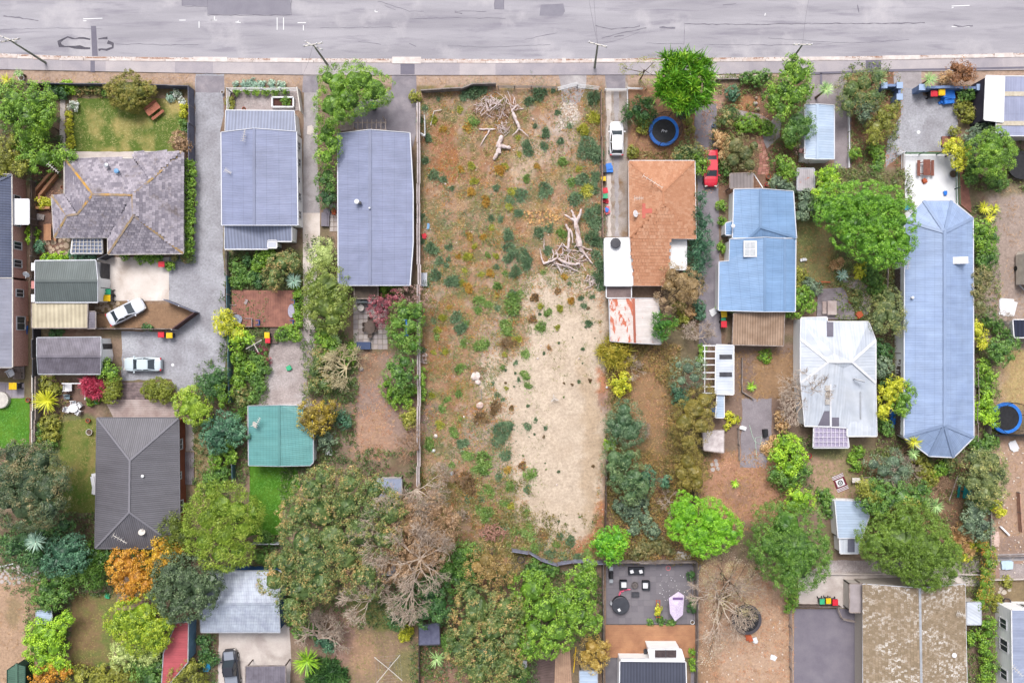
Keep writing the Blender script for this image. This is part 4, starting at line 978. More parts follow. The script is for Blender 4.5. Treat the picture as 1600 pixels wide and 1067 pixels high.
building('grey_plank_canopy', 'low grey plank canopy at the street end of the blue house', {'a':(1141,272,2.3),'b':(1176,271,2.3),'c':(1176,294,2.3),'d':(1141,294,2.3)}, ['abcd'], ribs('old_grey_planks', K(150,140,140), K(130,120,120), .4, .2), M_timberd, .1, M_timber, posts=True, cat='canopy')
building('bay_window_box', 'small projecting bay on the side of the sky blue house', {'a':(1134,349,2.3),'b':(1145,346,2.3),'c':(1145,367,2.3),'d':(1134,367,2.3)}, ['abcd'], RB_sky, M_wallw, .06, M_gut, cat='bay')
# --- pale blue garage, street corner carport
building('pale_blue_garage', 'long narrow pale blue gable garage under the leaning tree', {'a':(1258,164,2.4),'b':(1277,163,2.8),'c':(1303,165,2.4),'d':(1303,249,2.4),'e':(1277,249,2.8),'f':(1258,248,2.4)}, ['abef','bcde'], RB_ice, M_wallw, .1, M_gut, ridge=RB_ice, cat='garage')
building('white_flat_garage', 'white flat roof with dark side wall at the street corner', {'a':(1541,119,3.1),'b':(1569,120,3.1),'c':(1567,191,3.1),'d':(1538,187,3.1)}, ['abcd'], M_white, mat('charcoal_cladding', K(72,68,84), K(62,58,74), 1, 6, .1), .08, M_white, cat='garage')
building('lavender_carport', 'lavender grey iron roof running off the street corner', {'a':(1569,120,2.9),'b':(1690,120,2.9),'c':(1690,212,2.9),'d':(1557,212,2.9),'e':(1557,192,2.9),'f':(1568,192,2.9)}, ['abcdef'], RB_lav, M_wallc, .1, M_gut, cat='carport')
# --- long blue house L
building('long_blue_house', 'very long pale blue hip roof with faceted ends', {'a':(1443,314,2.8),'b':(1487,314,2.8),'c':(1520,341,2.8),'d':(1521,683,2.8),'e':(1490,714,2.8),'f':(1452,712,2.8),'g':(1413,682,2.8),'h':(1414,345,2.8),'p':(1476,363,4.9),'q':(1476,664,4.9)},
    ['abp','bcp','cdqp','deq','efq','fgq','ghpq','hap'], RB_long, M_wallw, .2, M_gut, ridge=RB_long, ridge_w=.36)
# --- white iron house M
building('white_iron_house', 'white iron hip roof house with patched panels and chimney pipe', {'a':(1252,497,2.8),'b':(1292,496,2.8),'n':(1292,503,2.8),'c':(1357,503,2.8),'d':(1368,532,2.8),'e':(1368,598,2.8),'o':(1370,681,2.5),'p':(1324,681,2.5),'q':(1324,668,2.5),'r':(1298,666,2.5),'g':(1257,665,2.5),'h':(1251,598,2.8),'i':(1251,530,2.8),'u':(1295,565,4.2),'v':(1331,565,4.2)},
    ['iabncdvu','dev','hiu','uveopqrgh'], RB_white, M_wallw, .12, M_white, ridge=M_white, valley=False)
building('clear_pergola', 'lavender clear roofing on a white gridded pergola', {'a':(1272,666,2.3),'b':(1323,667,2.3),'c':(1326,699,2.2),'d':(1271,699,2.2)}, ['abcd'], mat('lavender_polycarbonate', K(184,174,200), K(164,156,184), 3, 9, .1, .3), M_white, .1, M_white, posts=True, cat='pergola')
building('garden_shed', 'white garden shed with ice blue iron and glazed end under trees', {'a':(1305,782,2.2),'b':(1344,783,2.2),'c':(1358,806,2.2),'d':(1346,840,2.2),'e':(1310,840,2.2)}, ['abcde'], RB_ice, M_wallw, .1, M_gut, cat='shed')
building('shed_porch', 'small white porch at the lower end of the garden shed', {'a':(1312,841,2.0),'b':(1343,841,2.0),'c':(1341,864,1.9),'d':(1313,864,1.9)}, ['abcd'], RB_white, M_wallw, .1, M_white, cat='porch')
# --- slatted carport
building('white_slatted_carport', 'white slatted carport roof with dark gaps between its panels', {'a':(1119,539,2.3),'b':(1146,540,2.3),'c':(1146,616,2.3),'d':(1118,615,2.3)}, ['abcd'], RB_white, M_timberd, .12, M_white, posts=True, cat='carport')
building('glasshouse_strip', 'narrow ice blue lean-to strip below the slatted carport', {'a':(1121,617,2),'b':(1131,617,2),'c':(1131,652,2),'d':(1118,652,2)}, ['abcd'], RB_ice, M_timberd, .06, M_white, posts=True, cat='lean-to')
building('worn_white_hut', 'worn white flat roofed hut half under brown branches', {'a':(1098,674,1.9),'b':(1131,672,1.9),'c':(1131,707,1.9),'d':(1100,703,1.9)}, ['abcd'], mat('worn_white_sheet', K(226,216,216), K(190,178,178), 1.6, 9, .2), M_timberd, .1, M_timber, cat='hut')
# --- mossy garage N
building('mossy_tiled_house', 'large roof of golden mossy tiles with pale worn patches', {'a':(1349,912,2.8),'b':(1437,918,4.7),'c':(1507,912,2.8),'d':(1511,1110,2.8),'e':(1440,1110,4.7),'f':(1349,1110,2.8)}, ['abef','bcde'], TM_gold, mat('stucco_wall', K(196,186,176), None, 1, 6, .1), .2, M_gut, ridge=M_galv, tiles=(.3,.34,TM_gold,.02))
building('tilted_lean_to', 'pale ribbed lean-to against the side of the mossy roof', {'a':(1511,941,2.1),'b':(1532,941,2.1),'c':(1533,975,2.0),'d':(1511,975,2.1)}, ['abcd'], RB_white, M_wallc, .08, M_galv, cat='lean-to')
# --- white house bottom right
building('white_corner_house', 'white house with blue roof and tall side windows at the corner', {'a':(1581,953,3.4),'b':(1700,953,3.4),'c':(1700,1110,3.4),'d':(1583,1110,3.4)}, ['abcd'], RB_lot, M_wallw, .1, M_white, wins=[('d',.3,1.2,1.3,1,'w'),('d',.6,1.4,1.5,1,'w'),('d',.82,1.2,1.3,1,'w'),('a',.3,1.2,1.3,1,'w'),('a',.5,1.4,1.5,1,'w')])
# --- dark house O
building('graphite_roofed_house', 'dark graphite ribbed roof with white upstand below the orange deck', {'a':(969,1033,3),'b':(1071,1034,3),'c':(1073,1110,3),'d':(968,1110,3)}, ['abcd'], RB_dkgrey, M_wallw, .1, M_white)
building('white_roof_frame', 'white framed roof box with dark glass beside the deck', {'a':(1013,1014,3.1),'b':(1064,1014,3.1),'c':(1069,1031,3.1),'d':(1017,1031,3.1)}, ['abcd'], M_white, M_wallw, .08, M_white, cat='roof box')
# --- bits under trees
building('white_hidden_shed', 'white corrugated shed roof half hidden under the big rusty tree', {'a':(586,890,2.2),'b':(604,879,2.2),'c':(622,881,2.2),'d':(634,900,2.2),'e':(586,896,2.2)}, ['abcde'], RB_white, M_wallc, .1, M_galv, cat='shed')
building('hidden_roof', 'grey roof corner glimpsed beside the rusty tree', {'a':(590,748,2.2),'b':(627,748,2.2),'c':(627,776,2.2),'d':(590,776,2.2)}, ['abcd'], RB_lot, M_wallc, .1, M_galv, cat='shed')
building('dark_tarp_hut', 'small hut roofed with blue grey tarp beside the dark tree', {'a':(655,978,2),'b':(686,972,2),'c':(687,1006,2),'d':(655,1007,2)}, ['abcd'], mat('slate_tarp', K(112,114,140), K(94,96,122), 2, 9, .15, .6), M_timberd, .08, M_dark, cat='hut')
building('small_edge_shed', 'pale roofed hut at the bottom beside the orange deck fence', {'a':(906,1048,2),'b':(933,1048,2),'c':(933,1095,2),'d':(906,1095,2)}, ['abcd'], RB_ice, M_wallc, .08, M_galv, cat='shed')
building('slatted_blind_roof', 'glass gridded pergola roof against the grey tiled house', {'a':(114,372,2.2),'b':(159,372,2.2),'c':(160,396,2.1),'d':(111,396,2.1)}, ['abcd'], mat('smoky_glass_roof', K(132,142,168), K(118,128,152), 2, 9, .1, .25), M_white, .08, M_white, posts=True, cat='pergola')
building('rear_verandah', 'dark plank verandah behind the long slate blue house', {'a':(554,448,2.1),'b':(590,448,2.1),'c':(590,466,2.0),'d':(554,466,2.0)}, ['abcd'], mat('dark_plank', K(104,92,82), K(86,76,68), 2, 9, .2), M_timberd, .06, M_timber, posts=True, cat='verandah')
building('dark_yard_roof', 'dark flat roof over the gap between the annexe and rusted shed', {'a':(948,448,1.9),'b':(986,448,1.9),'c':(986,465,1.9),'d':(948,465,1.9)}, ['abcd'], mat('dull_brown_concrete', K(138,120,118), K(118,102,102), 1, 7, .2), M_wallw, .08, M_white, cat='yard roof')  # flat cover over the gap in a mottled dull brown
building('flat_white_canopy', 'white canopy on the edge of the plain yard by the brick house', {'a':(-20,536,2.4),'b':(18,536,2.4),'c':(18,574,2.4),'d':(-20,574,2.4)}, ['abcd'], RB_ice, M_white, .08, M_white, posts=True, cat='canopy')
building('bottom_white_car_roof', 'solar panelled little roof beside the bare branches', {'a':(1583,500,2.2),'b':(1640,500,2.2),'c':(1640,527,2.2),'d':(1585,527,2.2)}, ['abcd'], ribs('solar_glass', K(56,62,84), K(48,54,76), .5, .3, .2), M_white, .08, M_white, cat='shed')
building('grey_side_porch', 'mauve concrete porch cover beside the mossy roof', {'a':(1328,912,2.1),'b':(1348,912,2.1),'c':(1348,956,2.1),'d':(1328,956,2.1)}, ['abcd'], mat('mauve_sheet', K(178,168,170), K(164,154,156), 1, 8, .1), M_wallc, .08, M_timber, cat='porch')

def roof_item(name, label, px, py, h, fn, cat): 
    p = W(px, py, h); t = thing(name, label, cat, p); fn(t); return t
def sub(parent_name, name, mb, m):
    rt = bpy.data.objects[parent_name]; o = mb.build(name, m, rt, origin=rt.location); return o
# pergola grids, roof details as parts of their buildings
mb = MB()
for k in range(9): x = 1273+k*6.4; mb.beam(W(x,667,2.37), W(x,698,2.3), .07)
for k in range(5): y = 668+k*7.4; mb.beam(W(1271,y,2.37), W(1325,y,2.33), .07)
sub('clear_pergola', 'rafters', mb, mat('lilac_rafters', K(224,216,230), None, 1, 5, .05))
mb = MB()
for k in range(9): mb.beam(W(114+k*5.6,372,2.28), W(112+k*6,396,2.2), .06)
for k in range(5): mb.beam(W(113,373+k*5.6,2.28), W(160,373+k*5.6,2.26), .06)
sub('slatted_blind_roof', 'rafters', mb, M_offwhite)
mb = MB()
for y in (557.5, 585): sub('white_slatted_carport', 'gap_panel', MB().box(W(1134,y,2.345), (1.5,.55,.03)), M_dark)
for k, y in enumerate((540,549,560,570,582,592,604,614)): sub('white_slatted_carport', 'slat', MB().beam(W(1098,y,2.25), W(1121,y,2.25), .12, .05), M_white)
sub('white_slatted_carport', 'beam', MB().beam(W(1101,540,2.2), W(1101,614,2.2), .1, .1), M_white)
sub('lower_blue_wing', 'skylight_frame', MB().box(W(1172,389,3.3), (1.55,1.9,.16)), M_white)
for dx in (-4.4, 4.4):
    for dy in (-5.5, 5.5): sub('lower_blue_wing', 'skylight_pane', MB().box(W(1172+dx,389+dy,3.4), (.58,.72,.05)), mat('skylight_glass', K(206,210,214), K(190,194,200), 3, 9, .05, .2))
sub('long_blue_house', 'roof_skylight', MB().box(W(1494,407,4.35), (2.5,.8,.08), tilt=.28), M_white)
def patch(parent, name, quad, m, t_=.03):
    rt = bpy.data.objects[parent]; P = [W(*q)-rt.location for q in quad]; up = Vector((0,0,t_)); mb = MB(); mb.q([p+up for p in P][::-1] if (P[1]-P[0]).cross(P[2]-P[0]).z < 0 else [p+up for p in P])
    for i in range(4): mb.q([P[i], P[(i+1) % 4], P[(i+1) % 4]+up, P[i]+up])
    return mb.build(name, m, rt)
hM = lambda y: 4.2-(y-565)*(1.7/100)+.02
hN = lambda y: 2.8+(y-500)*(1.4/65)+.04
patch('white_iron_house', 'grey_sheet', [(1288,642,hM(642)),(1296,642,hM(642)),(1296,665,hM(665)),(1278,665,hM(665))], M_patchd)
patch('white_iron_house', 'grey_sheet', [(1300,652,hM(652)),(1311,652,hM(652)),(1311,666,hM(666)),(1300,666,hM(666))], M_patchd)
patch('white_iron_house', 'grey_sheet', [(1292,503,hN(503)),(1302,503,hN(503)),(1302,526,hN(526)),(1292,526,hN(526))], M_patchd)
for k in range(3): patch('white_iron_house', 'box_vent', [(1289,602+k*11,hM(602+k*11)),(1296,602+k*11,hM(602+k*11)),(1296,610+k*11,hM(610+k*11)),(1289,610+k*11,hM(610+k*11))], M_offwhite, .12)
patch('white_iron_house', 'flashing', [(1296.5,600,hM(600)),(1299,600,hM(600)),(1299,666,hM(666)),(1296.5,666,hM(666))], M_white, .06)
patch('white_iron_house', 'flashing', [(1343.5,612,hM(612)),(1345.5,612,hM(612)),(1345.5,655,hM(655)),(1343.5,655,hM(655))], M_galv, .05)
mb = MB(); q = W(1334,592,3.7); mb.tube([q, q+Vector((0,0,.5)), q+Vector((.9,-.25,.9))], .13, 10); sub('white_iron_house', 'flue_pipe', mb, M_galv)
t = NT('faded_red_paint'); M_cross = t.out(K(206,112,98), .7)
hJ = lambda x: 2.7+(x-984)*(1.8/53)+.09
patch('brown_hip_house', 'red_painted_cross', [(1003,331-4,hJ(1003)),(1019,326,hJ(1019)),(1019,333,hJ(1019)),(1003,334,hJ(1003))], M_cross, .012)
patch('brown_hip_house', 'red_painted_cross', [(1003.5,318,hJ(1003.5)),(1008.5,318,hJ(1008.5)),(1008.5,341,hJ(1008.5)),(1003.5,341,hJ(1003.5))], M_cross, .018)
# white box window above the dark house
sub('white_roof_frame', 'glass_panel', MB().box(W(1040,1021,3.2), (2.5,.85,.06)), mat('brown_glass', K(92,80,80), K(74,64,66), 3, 8, .1, .2))
for x in (1040.3,): sub('white_roof_frame', 'glazing_bar', MB().box(W(x,1021,3.25), (.08,.9,.05)), M_dark)
sub('graphite_roofed_house', 'upstand', MB().beam(W(970,1030,3.2), W(1069,1031,3.2), .35, .3), M_white)
sub('shed_porch', 'glass_panel', MB().box(W(1330,852,2.03), (.8,1.5,.06)), M_greyfence)
# translucent strips on the lavender roof
for y in (147, 193): patch('lavender_carport', 'clear_strip', [(1569 if y<150 else 1558,y-3.5,2.93),(1690,y-3.5,2.93),(1690,y+3.5,2.93),(1569 if y<150 else 1558,y+3.5,2.93)], mat('yellowed_clear_sheet', K(214,204,186), K(196,184,164), 3, 9, .1, .4), .03)
for y in (417,445,466): patch('ribbed_garage', 'end_sheet', [(49,y-6,1.9),(55,y-6,1.9),(55,y+6,1.9),(49,y+6,1.9)], mat('pinkish_sheet', K(216,150,146), None, 2, 8, .1) if y == 445 else M_white, .04)
# ---------------------------------------------------------------- fences
fence_base = {}
def bay_mesh(kind, h):
    k_ = (kind, h)
    if k_ in fence_base: return fence_base[k_]
    g = random.Random(5); mb = MB()
    if kind == 'paling':
        for i in range(16): hh = h*g.uniform(.95, 1.03); mb.box(((i+.5)*.15, g.uniform(-.01, .01), hh/2), (.138, .022, hh))
        mb.beam((0, .05, h*.85), (2.4, .05, h*.85), .05, .08); mb.beam((0, .05, h*.3), (2.4, .05, h*.3), .05, .08)
    elif kind == 'sheet':
        for i in range(12): mb.box(((i+.5)*.2, .012*(i % 2), h/2), (.19, .025, h))
        mb.beam((0, 0, h+.02), (2.4, 0, h+.02), .07, .06)
    elif kind == 'board':
        n = int(h/.16)
        for i in range(n): mb.box((1.2, g.uniform(-.006, .006), (i+.5)*h/n), (2.38, .03, h/n-.012))
        mb.beam((0, 0, h+.02), (2.4, 0, h+.02), .12, .04)
    elif kind == 'rail':
        for z in (.35, .7, 1.0): mb.beam((0, 0, h*z-.05), (2.4, 0, h*z-.05), .05, .09)
    elif kind == 'wire':
        for z in (.05, .5, 1.0): mb.beam((0, 0, max(.03, h*z)), (2.4, 0, max(.03, h*z)), .04, .04)
        for i in range(25): mb.beam((i*.1, 0, .03), (i*.1, 0, h), .008, .008)
        for i in range(10): mb.beam((0, 0, h*(i+.5)/10), (2.4, 0, h*(i+.5)/10), .008, .008)
    elif kind == 'capped':
        for i in range(16): mb.box(((i+.5)*.15, 0, h/2), (.138, .05, h))
        mb.box((1.2, 0, h+.02), (2.4, .17, .05)); mb.box((1.2, .24, h-.12), (2.4, .17, .05)); mb.box((1.2, .12, h*.6), (.1, .3, .08))
    elif kind == 'wall':
        mb.box((1.2, 0, h/2), (2.4, .22, h)); mb.box((1.2, 0, h+.03), (2.4, .3, .06))
    me = bpy.data.meshes.new('fence_panel'); me.from_pydata(mb.v, [], mb.f); fence_base[k_] = me; return me
FM_ = {}
def fence(label, pts, h, m, kind='paling', post=None, wob_=.03, name='fence', cat='fence', seed=1):
    """pts: px of the top of the fence"""
    g = random.Random(seed+len(pts)); P = [W(x, y, h) for x, y in pts]; o = P[0].copy(); o.z = 0
    root = thing(name, label, cat, o); post = post or M_timberg
    pm = MB().box((0, 0, h*.5+.03), (.1, .1, h+.06)); pk = ('post', h, post.name)
    for i in range(len(P)-1):
        a, b = P[i]-o, P[i+1]-o; a.z = b.z = 0; L = (b-a).length; n = max(1, round(L/2.4)); ang = math.atan2(b.y-a.y, b.x-a.x)
        for k in range(n):
            q = a.lerp(b, k/n); mk = (kind, h, m.name)
            if mk not in FM_:
                me = bay_mesh(kind, h).copy(); me.materials.append(m); FM_[mk] = me
            ob = bpy.data.objects.new('fence_panel', FM_[mk]); col.objects.link(ob); ob.parent = root
            ob.location = q+Vector((g.uniform(-wob_, wob_), g.uniform(-wob_, wob_), 0)); ob.scale = (L/n/2.4, 1, 1); ob.rotation_euler = (g.uniform(-.03, .03), 0, ang+g.uniform(-.012, .012))
            if kind != 'wall':
                if pk not in FM_:
                    p_ = pm.build('fence_post', post, root); FM_[pk] = p_.data; p_.location = q
                else:
                    p_ = bpy.data.objects.new('fence_post', FM_[pk]); col.objects.link(p_); p_.parent = root; p_.location = q
    return root
fence('long weathered paling fence down the near side of the vacant lot', [(652,160),(652.5,350),(653,540),(652,760)], 1.7, mat('silvered_timber', K(206,194,194), K(176,164,162), 1.4, 12, .2), 'capped', seed=2)
fence('pale plank walkway fence doubled beside the long paling fence', [(655,330),(655,470)], 1.2, M_timber, 'rail')
fence('thin timber fence between the vacant lot and the cracked driveway', [(940,141),(941,250),(942,370)], 1.6, mat('pinkish_timber', K(196,166,152), K(170,140,128), 2, 12, .2))
fence('dark paling fence beside the bare sand', [(949,720),(947,800),(945,872)], 1.5, M_timberd)
fence('blue grey fence hiding the patchy lawn from the gravel driveway', [(294,134),(295,250)], 1.8, M_greyfence, 'sheet')
fence('blue grey boards along the verge above the shrub bed', [(66,130),(170,131),(294,134)], 1.5, M_greyfence, 'sheet')
fence('dark fence stub by the pale cabbage tree', [(40,131),(68,130),(86,146)], 1.5, M_dark, 'sheet')
fence('teal painted fence beside the gravel driveway', [(354,430),(356,520),(357,630)], 1.5, M_tealf, 'sheet')
fence('pale timber fence down the green shrub garden', [(352,392),(352,480)], 1.4, M_timber)
fence('teal fence stub by the bright lawn', [(361,700),(362,752)], 1.5, M_tealf, 'sheet')
fence('white topped front wall of the walled courtyard', [(354,138),(464,137)], 1.5, M_white, 'rail', M_white)
fence('white topped side wall of the walled courtyard', [(354,138),(354,172)], 1.5, M_white, 'rail', M_white)
fence('pale slatted side fence of the walled courtyard', [(464,137),(469,174)], 1.5, M_offwhite, 'board', M_white)
fence('old grey fence along the verge of the vacant lot', [(658,141),(720,138),(737,131),(775,130)], 1.2, M_timberg, 'board')
fence('sagging rail fence at the vacant lot edge', [(778,134),(830,134),(870,135)], 1.1, M_timberg, 'rail')
fence('leaning wire gate panel across the broken entry', [(872,137),(903,129)], 1.2, M_galv, 'wire', M_galv, name='wire_gate', cat='gate')
fence('closed wire panel beside the wire gate', [(903,132),(937,136)], 1.2, M_galv, 'wire', M_galv)
fence('leaning mesh fence by the teal tarpaulin', [(651,163),(652,205),(663,212),(662,180)], 1.2, M_galv, 'wire', M_galv)
fence('small white picket across the cracked driveway', [(946,139),(980,139)], .9, M_white, 'rail', M_white, name='gate', cat='gate')
fence('low white edging along the trampoline garden', [(981,137),(1005,138)], .7, M_white, 'rail', M_white)
fence('white low fence between driveway and trampoline garden', [(981,140),(981,170)], .7, M_white, 'rail', M_white)
fence('grey retaining boards over the trampoline garden verge', [(1120,124),(1200,122)], .5, M_timberg, 'board')
fence('silver grey fence between the yards behind the brick house', [(50,470),(51,590)], 1.7, M_dark, 'board')
fence('wide white topped fence by the small green lawn', [(50,586),(50,698)], 1.5, M_offwhite, 'board', wob_=.01)
fence('second pale board of the wide white topped fence', [(55,588),(54,690)], 1.4, M_timber, 'board', wob_=.01)
fence('narrow grey fence alongside the brick house', [(47,282),(47,400),(48,470)], 1.6, M_timberd)
fence('dark paling fence under the parked angled sedan', [(150,514),(268,514)], 1.5, M_timberg)
fence('slanting brown board fence at the driveway corner', [(268,515),(303,489)], 1.6, mat('chocolate_boards', K(104,76,76), K(90,64,66), 2, 9, .15), 'board', M_white)
fence('slanting grey fence running from the pale pad', [(255,468),(304,488)], 1.6, M_greyfence, 'board', M_white)
fence('dark slanted gate fence between the tiled house and pad', [(153,405),(168,397)], 1.8, M_dark, 'board', M_white)
fence('low grey fence below the walled terrace deck', [(392,850),(436,850)], 1.2, M_galv, 'board')
fence('grey timber fence along the top of the paved terrace', [(943,880),(1088,880)], 1.7, M_timberg)
fence('tall timber fence down the dark side of the terrace', [(943,880),(943,975),(943,1080)], 1.7, M_timberg)
fence('tall timber fence between terrace and tan yard', [(1090,880),(1091,975),(1090,1080)], 1.7, M_timberg)
fence('buckled blue grey iron fence at the back of the vacant lot', [(800,860),(826,864),(846,876),(872,884),(896,880),(946,879)], 1.5, mat('buckled_iron', K(160,164,186), K(128,126,148), 1.5, 8, .2, .5), 'sheet', wob_=.12)
fence('thin dark fence beside the crossed clothesline yard', [(654,1005),(653,1080)], 1.5, M_timberd)
fence('wire and post fence at the asphalt court edge', [(1237,950),(1239,1080)], 1.2, M_timberg, 'rail')
fence('low grey boards above the asphalt court', [(1247,947),(1315,948)], .9, M_timberd, 'board')
fence('brown timber handrail beside the recycling bins', [(1310,950),(1318,968),(1338,972)], 1.0, M_timber, 'rail')
fence('green pipe fence around the white patio', [(1416,238),(1499,238),(1501,320)], 1.2, mat('green_pipe', K(70,120,80), None, 1, 9, .05, .4), 'rail', M_grnd)
fence('white railing at the corner of the white patio', [(1406,236),(1414,238),(1414,262)], 1.1, M_white, 'rail', M_white)
fence('white fence line beyond the trampoline and long blue roof', [(1549,560),(1549,690)], 1.4, M_timberg)
fence('black fence below the netted trampoline', [(1550,680),(1700,682)], 1.6, M_black, 'board', M_black)
fence('timber edging of the rubble yard raised bed', [(1549,770),(1549,860)], .7, M_timber, 'board')
fence('pinkish timber edging of the narrow raised bed', [(1594,770),(1597,832)], .7, mat('peach_boards', K(204,160,140), K(176,140,124), 2, 9, .2), 'board')
fence('grey terrace edge behind the dry right yard', [(1549,870),(1700,866)], .6, M_timberg, 'board')
fence('pale timber edge under the reddish soil strip', [(1548,906),(1700,902)], .5, M_conc, 'board')
fence('concrete edge wall under the big round trees', [(1262,896),(1540,898)], .5, M_conc, 'board', M_conc)
fence('thin dark fence between the deep green shrubs and pergola', [(1406,420),(1408,520),(1407,680)], 1.5, M_timberd)
fence('low timber border of the gravel pad garden', [(1160,560),(1160,612),(1178,623)], .4, M_timberg, 'board')
fence('pale edging along the mauve garage court', [(1327,178),(1327,262)], .4, M_white, 'board')
fence('low garden border beside the agave bed', [(1388,420),(1387,455)], .5, M_timber, 'board')
fence('rusty low fence beside the gravel pad', [(1155,670),(1156,720)], .8, M_timber, 'rail')
fence('timber fence between dry yard and white slatted carport', [(1085,755),(1086,790)], 1.4, M_timberd)
for (lb, pts, h) in (('blue rendered wall with square pillars behind the bins', [(1440,137),(1530,137)], 1.5), ('short blue rendered wall at the court entry', [(1381,134),(1405,134)], 1.4), ('short blue wall returning beside the gravel court', [(1405,134),(1405,152)], 1.4)):
    o = fence(lb, pts, h, M_wallblue, 'wall', wob_=0, name='garden_wall', cat='wall')
    for q in (pts[lb.startswith('short blue wall'):]):
        w_ = W(q[0], q[1], h+.15)-o.location; MB().box((w_.x, w_.y, (h+.2)/2), (.62, .62, h+.2)).build('pillar', M_wallblue, o); MB().box((w_.x, w_.y, h+.25), (.74, .74, .09)).build('pillar_cap', mat('pale_blue_cap', K(168,190,226), None, 1, 9, .05), o)
fence('rustic timber rail pergola side by the long blue roof', [(1529,575),(1529,690)], 2.2, M_timber, 'rail')
# ---------------------------------------------------------------- trees (px, py, radius px)
T = tree; Sh = shrub
T('leafy_tree','spreading bright tree at the edge above the blue play shed',L_brig,[(22,160,26),(62,158,24),(45,180,26),(14,180,20),(75,178,14)],h=5.5)
T('leafy_tree','lime crowned small tree below the spreading edge tree',L_lime,[(72,190,15),(60,200,10)],h=4)
T('leafy_tree','bright round tree beside the brown path bed',L_brig,[(48,212,20),(35,222,12)],h=4)
T('leafy_tree','dense green tree touching the tiled house corner',L_brig,[(70,248,20),(45,245,17),(98,245,14),(112,246,8)],h=3.6)
T('olive_tree','yellowish olive tree on the edge by the brick house',L_olive,[(10,245,20),(18,225,14),(5,262,14),(35,262,12)],h=4)
Sh('dark shrub mound beside the fence stub',L_dark,[(85,143,9),(98,146,8)],h=1.2)
T('domed_shrub','large domed rusty olive shrub over the patchy lawn',leafmat('leaf_olive_rust',K(82,90,22),K(126,126,40),K(162,142,66)),[(200,144,25),(182,143,13),(220,145,15),(236,139,9),(203,158,14)],h=2.6,leaf=.14,cl=.24,per=26)
T('domed_shrub','rust coloured round shrub at the tiled house corner',L_brown,[(281,222,13),(290,232,9)],h=2.2,leaf=.15,cl=.25)
T('hedge','narrow bright green hedge along the tiled house',L_brig,[(296,258,8),(297,272,8),(297,287,8),(296,302,8),(297,317,8),(296,332,8),(296,347,8),(295,362,8),(295,378,8),(294,392,8)],h=1.7,leaf=.13,cl=.2,cat='hedge',flat=1)
# courtyard / hedge column / big tree
T('spreading_tree','wide bright green tree overhanging the footpath and driveway',L_brig,[(528,133,24),(556,127,24),(520,165,26),(545,155,26),(585,140,24),(570,125,20),(530,178,17),(596,144,12),(512,122,14),(573,150,11)],h=6,per=40,leaf=.15)
T('hedge_tree','green tree column between driveway and slate roof',L_brig,[(512,205,16),(518,222,16),(505,215,12),(510,245,15),(520,235,10)],h=4.5)
T('hedge_tree','pale green small tree beside the slate roof',L_mid,[(512,274,13),(505,282,10),(515,290,10)],h=3)
T('hedge_tree','dark round shrub by the driveway edge',L_dark,[(512,312,13),(507,305,10)],h=2.4)
T('hedge_tree','pale sage rounded bush beside the slate roof',L_pale,[(505,395,18),(512,405,14),(497,408,12)],h=3,leaf=.15)
T('leafy_tree','wide olive green tree crowding the concrete driveway',leafmat('leaf_soft_olive',K(74,96,30),K(120,138,50),K(158,168,80)),[(510,445,28),(495,450,18),(508,478,28),(530,480,20),(520,500,18),(492,480,14),(535,462,14)],h=5)
T('leafy_tree','green shrub under the wide olive tree',L_brig,[(508,520,12),(500,532,10),(515,532,10)],h=2)
T('maple','maroon leaved maple over the pavers',L_red,[(592,484,15),(605,476,13),(598,500,11),(618,466,10),(585,472,9)],h=3.6,leaf=.16,cl=.3,per=16)
T('maple','dusty pink bare topped maple by the long fence',leafmat('leaf_dusty_pink',K(120,84,84),K(166,130,122),K(196,164,152)),[(630,462,11),(645,458,12),(660,462,12),(672,470,10),(648,472,10)],h=3.2,leaf=.12,cl=.3,per=12)
T('leafy_tree','large green tree leaning over the long fence',leafmat('leaf_fresh',K(54,94,20),K(98,138,42),K(138,168,72)),[(632,488,18),(620,505,14),(640,510,18),(628,530,14),(650,490,14),(618,525,10),(645,540,12)],h=4)
T('leafy_tree','pale crowned green tree beside the dirt track',L_mid,[(622,582,18),(632,565,14),(612,572,10),(638,590,12),(625,600,12)],h=4)
T('hedge_tree','deep green shrub skirting the dirt track',L_brig,[(612,612,13),(622,622,14),(635,625,12),(604,600,9),(642,612,10)],h=1.8)
Sh('yellow green bush against the long fence',L_olive,[(640,660,9),(645,645,8),(630,650,6)],h=1.5)
Sh('trailing green growth on the long fence',L_brig,[(658,600,5),(659,590,5),(658,612,6),(659,622,5),(658,580,5)],h=1.2)
# F rear garden
Sh('dense bright shrub under the rear porch',L_brig,[(412,400,11),(404,415,9),(420,395,8)],h=1.6); T('small_tree','rusty green small tree by the rear porch',L_mix,[(440,412,17),(430,428,14),(452,405,12),(425,440,12),(460,415,9)],h=3.2,leaf=.17)
Sh('dark leafy shrub between garden path and teal fence',L_mid,[(376,425,11),(368,415,8),(372,440,10),(390,435,8)],h=1.3); Sh('rose bed shrub with pale pink blooms',L_dark,[(398,430,9),(404,440,8),(388,405,8)],h=1.1)
blades('blue green fan palm at the edge of the red deck',L_silver,459,439,13,1.4,60,.1)
Sh('trailing bush along the red deck and concrete drive',L_brig,[(466,462,7),(466,478,6),(466,492,7),(467,505,6),(464,450,7)],h=1.1)
Sh('bright hedge below the red deck',L_brig,[(445,521,10),(455,517,9),(462,525,8),(438,525,7)],h=1.3)
T('small_tree','yellow lime small tree at the driveway bend',L_yell,[(350,495,12),(358,510,14),(346,512,10),(368,520,11)],h=2.8); T('small_tree','yellow green fern like tree below the red deck',L_lime,[(378,522,11),(368,535,10),(388,532,9)],h=2.4)
